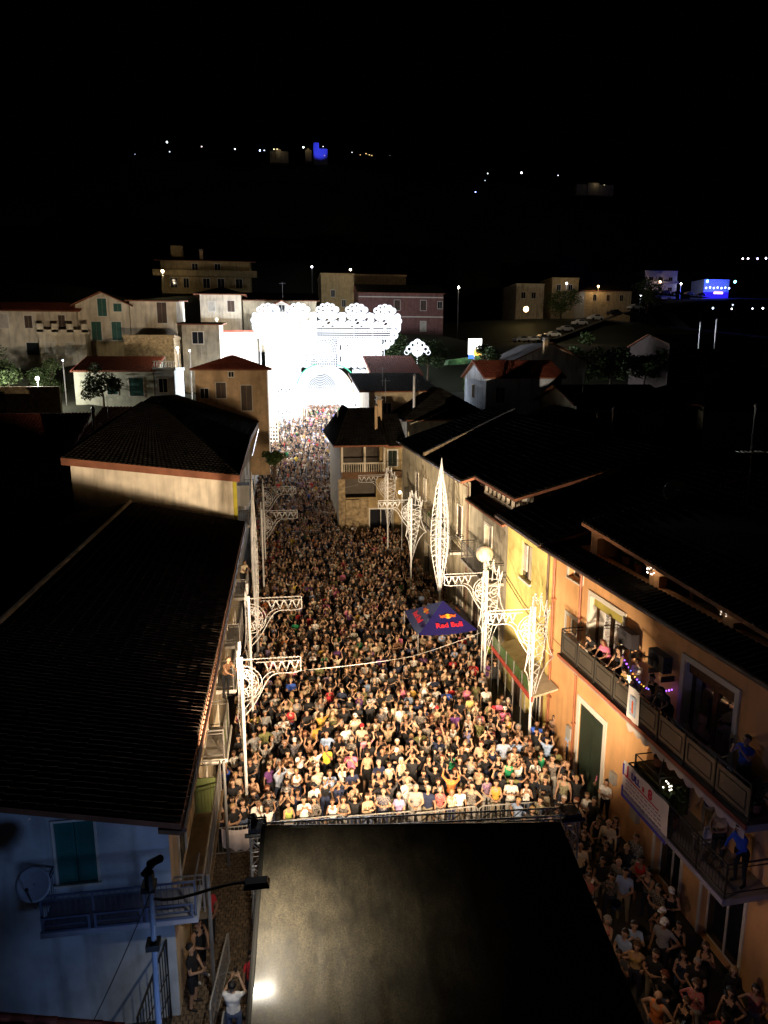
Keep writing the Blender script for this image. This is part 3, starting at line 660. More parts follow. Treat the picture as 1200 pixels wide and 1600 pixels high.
roof(E4, [[(4.5, 61.2, 8.75), (9.3, 61.2, 8.75), (6.5, 68, 11.6), (9.3, 68, 11.6)], [(9.0, 61.7, 8.6), (11.2, 61.7, 8.6), (9.5, 68, 11.0), (11.2, 68, 11.0)], [(4.5, 76, 8.75), (4.5, 61.2, 8.75), (6.5, 74, 11.6), (6.5, 68, 11.6)]], T_BLACK, FASCIA, .3, .45)
chimney(E4, 9.2, 66.5, 10.9, 1.5, .5, W_TAN)

# ------------------------------------------------------------------ LEFT: near house with blue-lit gable front
FL = Fr((-9.5, 15.0), (1, 0), (0, -1))      # front facade
E5 = empty('house', (-6, 30, 0), 'long low house at lower left with dark tiled roof and blue lit front wall', 'house', 'houses along the left side of the street')
mb = MB(); facade(mb, FL, -6, 6.7, 0, 5.68, [(4.24, 5.1, 4.0, 5.55)], thick=.28)
mb.quad([FL.p(-6, 5.68), FL.p(6.7, 5.68), FL.p(0, 7.0)]) ; mb.build('wall', W_BLUE, E5)
FW = Fr((-2.8, 15.0), (0, 1), (1, 0))       # street side wall
mb = MB(); LH = [(1.2, 2.3, 2.9, 4.9), (4.3, 5.3, 3.0, 4.9), (7.2, 8.3, 3.1, 5.0), (12.2, 13.3, 3.1, 5.0), (17, 18.1, 3.0, 5.0), (24, 25.1, 3.1, 5.0), (2.2, 3.3, 0, 2.2), (6.2, 7.4, 0, 2.2), (10, 12, 0, 2.3), (16, 17.2, 0, 2.2), (22, 23.3, 0, 2.2)]
facade(mb, FW, 0, 31, 0, 5.5, LH, thick=.28); mb.build('wall', W_CREAM, E5)
mb = MB(); FW.box(mb, .6, 30.4, 0, 5.3, -1.5, -1.4); mb.build('room_wall', MATS['unlit_room'], E5)
for i, h in enumerate(LH): opening(FW, E5, *h, style='door', shut=[SHUTG, SHUTBR, None][i % 3], surround=.08)
opening(FL, E5, 4.24, 5.1, 4.0, 5.55, shut=mat('teal_shutter_paint', (.02, .16, .15), rough=.5), surround=.05, deep=.08)
eg = empty('iron_gate', (-3.0, 14.2, 0), 'dark wrought iron gate leaf standing at the foot of the blue lit wall', 'gate')
mb = MB(); mb.tube([(-3.35, 13.2, .1), (-3.0, 14.9, .1), (-3.0, 14.9, 2.3), (-3.35, 13.2, 2.0), (-3.35, 13.2, .1)], .03, 5)
for k in range(1, 12): t_ = k / 12; mb.tube([(-3.35 + .35 * t_, 13.2 + 1.7 * t_, .1), (-3.35 + .35 * t_, 13.2 + 1.7 * t_, 2.0 + .3 * t_)], .012, 4)
for z_ in (.8, 1.4): mb.tube([(-3.35, 13.2, z_), (-3.0, 14.9, z_)], .015, 4)
mb.build('gate_leaf', DARKMETAL, eg)
mb = MB(); c = Vector((-4.66, 14.98, 5.82)); mb.ball(tuple(c), .1, .05, .06, 8, 5); mb.build('vent_cap', DARKMETAL, E5)
EV, RV = 5.55, 7.05
q1 = [(-2.45, 14.55, EV), (-2.45, 46.0, EV), (-9.5, 14.55, RV), (-9.5, 46.0, RV)]; q2 = [(-17, 46.0, 5.4), (-17, 14.55, 5.4), (-9.5, 46.0, RV), (-9.5, 14.55, RV)]
mb = MB(); slab(mb, (q1[0], q1[1], q1[3], q1[2]), .14); slab(mb, (q2[0], q2[1], q2[3], q2[2]), .14); RF5 = mb.build('roof', FASCIA, E5)
NA = int(31.45 / .235); NC = int(Vector(q1[0]).lerp(Vector(q1[2]), 0).length and (Vector(q1[2]) - Vector(q1[0])).length / .37)
# nearest tiles one by one: 300 singles, the rest as one mass
SINGLE = set((a, b) for a in range(50) for b in range(6))
mb = MB(); tiles(mb, q1[0], q1[1], q1[2], q1[3], .235, .37, skip=lambda a, b: (a, b) in SINGLE); tiles(mb, q2[0], q2[1], q2[2], q2[3], .26, .4)
mb.build('roof_tiles', T_DARK, RF5, kind='stuff')
tm = MB(); A_, B_, D_, C_ = map(Vector, q1)
nT = max(2, int(31.45 / .235)); cT = max(1, int((D_ - A_).length / .37)); TW = (B_ - A_) / nT; TS = (D_ - A_) / cT; TN = (B_ - A_).cross(D_ - A_).normalized()
if TN.z < 0: TN = -TN
prof = [(-.5, 0), (-.27, .8), (0, 1.1), (.27, .8), (.5, 0)]
for (u, v) in prof: tm.v.append(tuple(TW * u * .78 + TN * (v * .05 + .012)))
for (u, v) in prof: tm.v.append(tuple(TS * 1.12 + TW * u * .7 + TN * v * .04))
for k_ in range(4): tm.f.append([k_, k_ + 1, 6 + k_, 5 + k_]); tm.mi.append(0)
tm.f.append([0, 1, 2, 3, 4]); tm.mi.append(0)
tmesh = bpy.data.meshes.new('roof_tile'); tmesh.from_pydata(tm.v, [], tm.f); tmesh.materials.append(T_DARK)
rt = random.Random(9); o5 = Vector(POS[RF5.name])
for (a, b) in sorted(SINGLE):
    t = bpy.data.objects.new('roof_tile', tmesh); COL.objects.link(t); t.parent = RF5
    t.location = A_ + TW * (a + .5) + TS * b + TN * (.02 + rt.uniform(0, .014)) + TW * rt.uniform(-.04, .04) - o5
mb = MB()
for k in range(105): y = 14.62 + k * .3; mb.hexa([(-2.95, y, 5.30), (-2.42, y, 5.20), (-2.42, y + .1, 5.20), (-2.95, y + .1, 5.30), (-2.95, y, 5.40), (-2.42, y, 5.32), (-2.42, y + .1, 5.32), (-2.95, y + .1, 5.40)])
mb.build('rafter_ends', WOODB, RF5, kind='stuff')
mb = MB(); mb.tube([(-2.36, 14.5, 5.42), (-2.36, 46, 5.42)], .06, 7); mb.build('gutter', MATS['brown_gutter'], E5)
mb = MB(); mb.tube([(-9.5, 14.5, 7.1), (-9.5, 46, 7.1)], .11, 7); mb.build('ridge_cap', mat('pale_ridge_mortar', (.15, .11, .07), var=.4), RF5)
# front balcony
bl = balcony(E5, FL, 4.1, 7.4, 3.6, 1.0, .85, .14, False, mat('blue_grey_slab', (.32, .34, .42), stain=.3), None, None, 1.1, BLUEPAINT)
mb = MB()
for k in range(3):
    s0 = 4.15 + k * 1.08; z = 3.62
    for (c0, c1, d0, d1) in ((s0, s0 + 1.0, z, z + .05), (s0, s0 + 1.0, z + .33, z + .37), (s0, s0 + .05, z + .05, z + .33), (s0 + .95, s0 + 1.0, z + .05, z + .33)): FL.box(mb, c0, c1, d0, d1, 1.0, 1.04)
mb.build('flower_trough_frame', BLUEPAINT, bl)
# street-side balconies
for i, (a0, a1, z) in enumerate(((.1, 5.2, 2.75), (6.6, 8.8, 2.95), (11.6, 14.4, 3.0), (16.2, 19.0, 3.0), (23, 26, 3.05))):
    b = balcony(E5, FW, a0, a1, z, .75, 1.0, .16, i in (1, 2), CONC if i else TILEOLV, TRIM if i in (1, 2) else None, OLIVEP, 1.0, mat('grey_iron', (.22, .21, .2), rough=.5, metal=.3, bump=0))
mb = MB(); FW.box(mb, 4.0, 4.04, 2.8, 3.9, .05, .66); mb.build('privacy_screen', OLIVEP, E5)
# tall wooden strip/edge board running at the corner
for yy in (15.2, 20.2): mb = MB(); mb.tube([(-2.0, yy, 0), (-2.0, yy, 3.7)], .05, 5); mb.build('balcony_post', GALV, E5)
# satellite dish on the front balcony
E6 = empty('satellite_dish', (-5.3, 14.05, 4.3), 'round blue grey satellite dish on the front balcony at lower left', 'satellite dish')
def dish(parent, c, r, d, m, rod=True):
    d = Vector(d).normalized(); u = d.cross(Vector((0, 0, 1))).normalized(); v = u.cross(d); mb = MB(); n = 24; c = Vector(c)
    rings = [(0, -.14 * r), (.5 * r, -.10 * r), (.85 * r, -.03 * r), (r, .02 * r), (1.0 * r, -.02 * r), (.5 * r, -.14 * r)]
    k = 0
    for (rr, off) in rings:
        for q in range(n):
            t = 2 * math.pi * q / n; mb.v.append(tuple(c + u * rr * math.cos(t) + v * rr * math.sin(t) + d * off))
    for j in range(len(rings) - 1):
        for q in range(n): mb.f.append([j * n + q, j * n + (q + 1) % n, (j + 1) * n + (q + 1) % n, (j + 1) * n + q]); mb.mi.append(0)
    mb.build('dish', m, parent, smooth=True)
    if rod:
        mb = MB(); mb.tube([c - v * r, c + d * r * .8], .012, 5); mb.ball(tuple(c + d * r * .8), .04, nu=6, nv=4); mb.build('receiver_arm', DARKMETAL, parent)
        mb = MB(); mb.tube([c - d * .14 * r, c - d * .5 * r - v * .2 * r, c - d * .5 * r - v * 1.5 * r], .025, 5); mb.build('bracket', DARKMETAL, parent)
dish(E6, (-5.33, 13.75, 5.0), .36, (-.1, -1, .35), mat('grey_dish_paint', (.30, .33, .4), rough=.4))
# small lean-to roof in the corner
E7 = empty('shed', (-5.5, 10, 0), 'red tiled lean-to roof cutting across the bottom left corner', 'shed')
mb = MB(); mb.box(-9, -3.6, 7, 11.4, 0, 3.5); mb.build('wall', W_BLUE, E7)
roof(E7, [[(-3.2, 7, 3.45), (-3.2, 11.7, 3.45), (-9, 7, 5.0), (-9, 11.7, 5.0)]], T_RED, FASCIA, .24, .38)
# ------------------------------------------------------------------ LEFT: second house with floodlit side wall
E8 = empty('house', (-8, 58, 0), 'house with warm lit blank side wall and black roof behind the long low house', 'house', 'houses along the left side of the street')
mb = MB(); A8 = (-13.2, 47.0); B8 = (-3.2, 47.0)
mb.quad([(*A8, 0), (*B8, 0), (*B8, 8.5), (*A8, 9.75)]); mb.quad([(*B8, 0), (-3.2, 76, 0), (-3.2, 76, 9.6), (*B8, 8.5)]); mb.quad([(*A8, 9.75), (-13.5, 62, 9.8), (-13.5, 62, 0), (*A8, 0)])
mb.build('wall', W_CREAM2, E8)
mb = MB(); mb.box(-3.19, -2.95, 47.03, 47.3, 4.5, 8.3); mb.build('corner_strip', mat('yellow_strip', (.45, .40, .04)), E8)
F8 = Fr((-3.2, 47.0), (0, 1), (1, 0))
for k, (a, z) in enumerate(((3, 5.2), (8, 5.2), (14, 5.4), (20, 5.5), (3, 2.2), (9, 2.2), (15, 2.2))): win_flat(E8, F8, a, z, 1.1, 1.9, 'shut', [SHUTG, SHUTBR][k % 2])
balcony(E8, F8, .4, 6, 5.0, 1.0, 1.0, .15, False, CONC); balcony(E8, F8, 9, 14, 5.0, .9, 1.0, .15, True, CONC, None, OLIVEP)
roof(E8, [[(-13.6, 46.5, 9.9), (-2.7, 46.5, 8.55), (-10.6, 62, 13.0)], [(-2.7, 46.5, 8.55), (-2.5, 62, 9.6), (-10.6, 62, 13.0)], [(-16.5, 62, 9.4), (-13.6, 46.5, 9.9), (-10.6, 62, 13.0)], [(-2.5, 62, 9.6), (-2.2, 76, 9.8), (-10.6, 62, 13.0), (-10.4, 76, 12.6)]], T_BLACK, FASCIA, .3, .45, .45)
mb = MB()
for k in range(7): mb.tube([(-2.75, 50 + k * 2.2, 8.3), (-1.95, 50 + k * 2.2, 9.4)], .03, 4)
mb.tube([(-1.95, 49, 9.5), (-1.95, 66, 9.9)], .03, 4); mb.tube([(-2.75, 49, 8.7), (-2.75, 66, 9.2)], .03, 4); mb.build('awning_frame', GALV, E8)
mb = MB(); mb.box(-3.0, -2.2, 48.2, 49.6, 6.2, 7.6); mb.build('water_tank', mat('grey_panel', (.25, .25, .24)), E8)
chimney(E8, -12.6, 60, 9.9, 1.1, .5, W_TAN)
# dark yard roofs further left
house('house', 'low house with dim red tiled roof at the left edge above the dark yard', -34, -17.2, 60, 68, 2, 8.2, 'shed', 3.0, W_STONE, T_RED, wins=(), ov=.3, group='houses on the left slope')
house('house', 'small house with orange gable edge beside the dim red roof', -17, -12.6, 64, 74, 3, 9.2, 'shed', 2.2, mat('orange_wall_dim', (.5, .2, .09)), T_RED, wins=(), ov=.3, group='houses on the left slope')
def wins_row(face, xs, z, w, h, st='shut', m=SHUT): return [(face, x, z, w, h, st, m) for x in xs]
# orange-tan house beside the illuminated portal
house('house', 'tan house with small red hip roof left of the glowing portal', -8.6, -1.2, 77, 86, 4, 15.2, 'hip', 1.3, W_TAN, T_RED,
      wins=[('S', 2.6, 12.2, 1.0, 1.6, 'shut', SHUTBR), ('S', 5.2, 10.9, 1.1, 2.6, 'shut', SHUTBR), ('S', 3.7, 14.4, .5, .5, 'pane'), ('S', .9, 12.2, .8, 1.0, 'pane')], ov=.45, group='houses by the portal', sp=.28)
house('house', 'white flat topped house with red parapet edge and dark porch behind the tan house', -13.9, -3.2, 116, 126, 6, 20.3, 'flat', 0, W_WHITE, T_RED, wins=[('S', 2.0, 12.0, 1.5, 2.2, 'pane'), ('S', 1.4, 16.6, 1.4, 2.4, 'pane'), ('S', 6.5, 17.0, 1.3, 1.6, 'shut', SHUTW)], group='houses by the portal')
mb = MB(); mb.box(-14.2, -3.0, 115.4, 116, 20.66, 20.95); tag(mb.build('parapet_tile_edge', T_RED), 'red tile edging along the white flat topped house', 'roof edge')
E9, f9 = house('house', 'low white house with red roof and green shutters behind a dark tree', -22.4, -13.9, 84, 91, 9, 14.9, 'shed', 1.6, mat('greenish_white_render', (.56, .60, .48), stain=.2), T_RED, wins=[('S', 6.6, 12.2, 1.5, 2.0), ('S', 4.0, 12.4, 1.1, 1.7)], ov=.3, group='houses on the left slope')
E10, f10 = house('house', 'narrow pale house with white balustrade terrace beside the low white house', -13.8, -11.6, 84, 92, 9, 15.0, 'flat', 0, mat('pale_blue_render', (.5, .55, .55)), T_RED, wins=[('S', .9, 12.6, .9, 1.5, 'pane')], group='houses on the left slope')
for k in range(9):
    mb = MB(); x = -13.7 + k * .26; mb.tube([(x, 83.9, 15.4), (x, 83.9, 15.6), (x, 83.9, 15.95)], .06, 5, r2=.04); mb.build('baluster', TRIM, E10)
mb = MB(); mb.box(-13.85, -11.5, 83.8, 84.0, 15.95, 16.08); mb.build('handrail', TRIM, E10)
# stone terrace wall
FT = Fr((-45, 80), (1, 0), (0, -1))
mb = MB(); mb.box(-45, -22.8, 79.6, 80.2, 6, 13.4); mb.box(-31, -28.2, 79.3, 79.6, 8, 12.9, PANE); tag(mb.build('retaining_wall', W_STONE), 'rough stone retaining wall with a dark doorway below the garden lamps', 'wall')
# hillside houses
house('house', 'pale two winged house with low red gables at the far left', -38, -25.2, 98, 108, 14, 22.3, 'gable_x', 1.3, W_CREAM2, T_RED, wins=[('S', 3.4, 20.2, 2.4, 1.7, 'shut', SHUTW), ('S', 7, 20.2, .9, 1.5, 'shut', SHUTBR), ('S', 11.0, 20.2, .8, 1.6, 'shut', SHUTBR), ('S', 8, 16.9, 3.0, 1.5, 'pane')], group='houses on the hillside terrace')
E11 = house('house', 'pale annex with crenellated parapet terrace in front of the gabled houses', -29.2, -23.7, 95.5, 98, 14, 19.5, 'flat', 0, W_CREAM2, T_RED, wins=[('S', 1.2, 16.9, 1.0, 1.4, 'shut', SHUTW), ('S', 3.6, 16.9, 1.0, 1.4, 'shut', SHUTW)], group='houses on the hillside terrace')[0]
mb = MB()
for k in range(4): mb.box(-29.3 + k * 1.75, -28.5 + k * 1.75, 95.3, 95.5, 19.6, 20.6)
mb.box(-29.3, -23.2, 95.3, 95.5, 19.4, 19.9); mb.build('parapet', W_CREAM2, E11)
house('house', 'tall gabled house with cream top, yellow base and dark green shutters', -25.5, -18.9, 99, 109, 14, 23.2, 'gable_y', 1.5, W_CREAM2, T_DARK,
      wins=[('S', 3.3, 21.8, 1.1, 2.2), ('S', 5.2, 22.4, 1.0, 1.0), ('S', 2.4, 18.8, 1.2, 2.3), ('S', 4.9, 18.8, 1.2, 2.3), ('S', 2.3, 16.9, 1.0, 1.3), ('S', 4.6, 16.9, 1.2, 1.3, 'shut', SHUTBR)], group='houses on the hillside terrace')
mb = MB(); mb.box(-25.55, -18.85, 98.8, 98.99, 14, 18.6); tag(mb.build('yellow_base_wall', W_OLIVE), 'ochre painted lower wall of the tall gabled house', 'wall')
house('house', 'plain cream house with single brown shuttered door over a dark balcony', -18.8, -13.0, 99, 108, 12, 23.7, 'shed', .8, W_CREAM2, T_BLACK, wins=[('S', 4.0, 21.0, 1.2, 2.6, 'shut', SHUTBR)], group='houses on the hillside terrace')
house('house', 'grey stone house with white framed window under the plain cream house', -18.6, -12.7, 93, 98.8, 9, 18.9, 'flat', 0, W_STONE, T_BLACK, wins=[('S', 3.9, 15.0, 1.6, 1.6, 'pane')], group='houses on the hillside terrace')
house('house', 'dim grey house with white framed window right of the stone house', -12.4, -7.6, 99, 106, 10, 20.8, 'shed', .6, W_GREYB, T_BLACK, wins=[('S', 2.0, 18.4, 1.4, 1.5, 'pane')], group='houses on the hillside terrace')
# large apartment block on the hill
E12, f12 = house('apartment_block', 'large ochre apartment block with long balconies on top of the hill', -24.5, -5.6, 166, 178, 26, 37.8, 'shed', 1.6, W_OLIVE, T_BLACK,
      wins=[('S', 7.2, 35.7, 1.2, 1.6, 'pane'), ('S', 12, 35.7, 1.2, 1.6, 'pane'), ('S', 2.6, 32.2, 1.4, 2.0, 'pane'), ('S', 5.2, 32.2, 1.1, 2.0, 'pane'), ('S', 9.5, 32.2, 1.4, 2.0, 'pane'), ('S', 12.6, 32.2, 1.4, 2.0, 'pane'), ('S', 16.5, 32.2, 1.4, 2.0, 'pane'), ('S', 5.5, 28.4, 2.0, 1.6, 'shut', SHUTW)], ov=1.2, cat='apartment block')
for (a0, a1, z) in ((.2, 9.2, 31.0), (10.5, 19, 31.0), (-1.5, 20.5, 34.7)):
    mb = MB(); f12['S'].box(mb, a0, a1, z, z + 1.1, 1.4, 1.55); f12['S'].box(mb, a0, a1, z - .15, z, .02, 1.55); mb.build('balcony', W_OLIVE, E12)
mb = MB(); mb.box(-22.5, -20, 168, 170, 39, 41.2); mb.build('roof_turret', W_OLIVE, E12)
chimney(E12, -16, 168, 38.6, 1.6, .7)
house('house', 'cream corner house with rounded roof edge lit by a lamp below the apartment block', -12.0, -5.6, 120, 130, 18, 26.8, 'hip', 1.1, W_CREAM2, T_BLACK, wins=[('S', 1.8, 24.0, 1.0, 1.5, 'shut', SHUTW), ('S', 4.8, 24.0, 1.1, 1.7, 'shut', SHUTBR), ('S', 2.0, 21.5, 1.0, .9, 'pane')], ov=.9, group='houses on the upper hillside')
house('house', 'broad dark house with grey lit face between the cream corner house and the portal', -5.4, 6.5, 122, 134, 18, 26.0, 'gable_x', 1.6, W_BEIGE, T_BLACK, wins=[('S', 3, 22.9, 1.0, 1.6, 'pane'), ('S', 9, 23.2, 1.0, 1.7, 'pane')], group='houses on the upper hillside')
E13, f13 = house('house', 'white attic with glazed gable peeking over the portal top', -2.0, 3.6, 117, 120, 12, 24.0, 'gable_y', 1.5, W_WHITE, T_RED, ov=.2, wins=[('S', 1.6, 23.7, .9, .9, 'pane'), ('S', 2.8, 23.9, .9, 1.0, 'pane'), ('S', 4.0, 23.7, .9, .9, 'pane')], group='houses on the upper hillside')
house('house', 'ochre stepped house lit by a wall lamp above the portal', 9.5, 16.5, 158, 170, 22, 34.5, 'flat', 0, W_OLIVE, T_BLACK, wins=[('S', 2.5, 30, .8, 1.4, 'pane'), ('S', 4.8, 28, .8, 1.4, 'pane')], group='houses on the upper hillside')
house('house', 'long dim house with lit upper windows behind the pink building', 15, 31, 176, 186, 26, 36.6, 'flat', 0, W_TAN, T_BLACK, wins=[('S', 5, 33, 1.2, 1.5, 'pane'), ('S', 11, 33, 1.2, 1.5, 'pane')], group='houses on the upper hillside')
E14, f14 = house('house', 'long dusky pink building with white string course and gable end', 16.6, 34.3, 150, 160, 18, 30.2, 'gable_x', 2.0, W_PINK, T_BLACK, wins=[('S', 8, 26.8, 1.2, 2.0, 'shut', SHUTBR), ('S', 13.5, 26.8, 1.2, 2.0, 'shut', SHUTBR), ('S', 8, 22.6, 1.2, 2.0, 'shut', SHUTBR), ('S', 13.5, 22.6, 1.2, 2.0, 'shut', SHUTW), ('S', 17, 27.2, .9, 1.4, 'pane')], ov=.3, group='houses on the upper hillside')
mb = MB(); f14['S'].box(mb, 0, 17.7, 29.3, 29.5, .02, .15); f14['S'].box(mb, 0, 17.7, 25.4, 25.6, .02, .15); mb.build('string_course', TRIM, E14)
# right of the portal
house('house', 'house with bright red tile slope just right of the arch', 12.6, 18.8, 96, 104, 5, 14.4, 'shed', 2.4, W_STONE, T_RED, ov=.5, group='houses beyond the end of the street')
house('house', 'dark stepped house with long flat eaves and cream upper wall behind the loggia house', 9.7, 16.2, 78, 88, 2, 12.9, 'shed', 1.6, W_CREAM, T_BLACK, ov=1.2, group='houses beyond the end of the street', wins=[('S', 2, 10.3, .9, 1.2, 'pane')])
house('house', 'black roofed house between the loggia house and the white end wall', 12.5, 21.0, 70, 82, 2, 10.5, 'hip', 2.6, W_BEIGE, T_BLACK, ov=.6, group='houses beyond the end of the street')
house('house', 'dark house deep behind the long beige house', 19.2, 28, 52, 64, 0, 10.0, 'hip', 2.0, W_GREYB, T_BLACK, ov=.6, group='dark houses behind the right side')
E15, f15 = house('house', 'house with cold lit white end wall and dull red roof at right', 22.0, 30.5, 75, 84, 4, 14.3, 'gable_x', 1.7, mat('cold_white_render', (.5, .56, .66), stain=.5), T_RED, wins=[('S', 1.6, 11.6, 1.0, 1.6, 'pane'), ('W', 4, 12, 1.0, 1.4, 'pane')], ov=.4, group='dark houses behind the right side')
house('house', 'dark house with grey front and two brown windows right of the cold white wall', 27.6, 37.0, 64, 74, 2, 12.0, 'gable_x', 1.5, W_GREYB, T_BLACK, wins=[('S', 2.2, 9.8, 1.3, 1.6, 'pane'), ('S', 5.0, 9.3, 2.0, 1.8, 'pane')], ov=.5, group='dark houses behind the right side')
house('house', 'low black house left of the big dish with small lit side', 21, 30, 58, 66, 0, 9.0, 'gable_x', 1.4, W_GREYB, T_BLACK, wins=[('S', 3, 6.5, 1.0, 1.4, 'pane')], ov=.5, group='dark houses behind the right side')
house('house', 'wide dark brown roofed house at the right edge', 38, 56, 60, 74, 2, 12.2, 'hip', 3.0, W_BEIGE, T_DARK, ov=.6, group='dark houses behind the right side', chim=[(50, 63, 13.5, 1.6, .6)])
house('house', 'pale gabled house with light bargeboards right of the neon sign', 29, 39, 88, 98, 8, 16.0, 'gable_y', 2.3, W_BEIGE, mat('pale_roof_sheet', (.22, .21, .22)), ov=.5, group='dark houses behind the right side', chim=[(33, 87, 17.4, 1.2, .5)])
house('house', 'low green roofed barn with two lit chimney pipes among trees', 57, 72, 100, 112, 10, 18.6, 'gable_x', 1.6, mat('dark_barn_wall', (.08, .06, .055)), mat('green_sheet_roof', (.10, .14, .11)), ov=.4, group='dark houses behind the right side')
house('house', 'very dark house filling the lower middle right behind the loggia roof', 21.5, 33, 30, 46, -1, 8.0, 'hip', 2.4, W_GREYB, T_BLACK, ov=.6, group='dark houses behind the right side')
house('house', 'very dark long house at the right edge behind the loggia roof', 34, 50, 32, 54, -1, 8.0, 'hip', 2.6, W_GREYB, T_BLACK, ov=.6, group='dark houses behind the right side')
# far ridge road buildings
house('house', 'flat dim building beside the lit road at far right', 66, 74, 198, 210, 26, 37.6, 'flat', 0, W_BEIGE, T_BLACK, wins=[('S', 2, 34, 1.2, 1.6, 'pane'), ('S', 5, 34, 1.2, 1.6, 'pane')], group='far buildings along the ridge road')
house('house', 'lamp lit ochre house on the ridge road', 79, 87, 205, 215, 28, 40.2, 'flat', 0, W_OLIVE, T_BLACK, wins=[('S', 2, 37, 1.2, 1.6, 'pane'), ('S', 5.5, 37, 1.2, 1.6, 'pane')], group='far buildings along the ridge road')
house('house', 'pale low house with dark hip roof on the ridge road', 86, 100, 198, 208, 28, 36.4, 'hip', 2.2, W_CREAM, T_BLACK, wins=[('S', 3, 33.6, 1.0, 1.6, 'pane'), ('S', 7, 33.6, 1.0, 1.6, 'shut', SHUTBR), ('S', 11, 33.6, 1.0, 1.6, 'pane')], group='far buildings along the ridge road')
E16, f16 = house('apartment_block', 'grey white apartment block with lit balconies at far right', 157, 172, 300, 312, 40, 55.4, 'flat', 0, mat('bluegrey_render', (.35, .4, .5)), T_BLACK, wins=[('S', 3 + 4.5 * i, 42.5 + 4.2 * j, 1.8, 2.2, 'pane') for i in range(3) for j in range(3)], group='far buildings along the ridge road', cat='apartment block')
for j in range(3):
    mb = MB(); f16['S'].box(mb, 0, 15, 42 + 4.2 * j, 43 + 4.2 * j, .5, 1.5); mb.build('balcony', MATS['bluegrey_render'], E16)
house('house', 'dim blue lit building beside the blue party stage', 186, 198, 302, 312, 40, 52.5, 'flat', 0, MATS['bluegrey_render'], T_BLACK, group='far buildings along the ridge road')

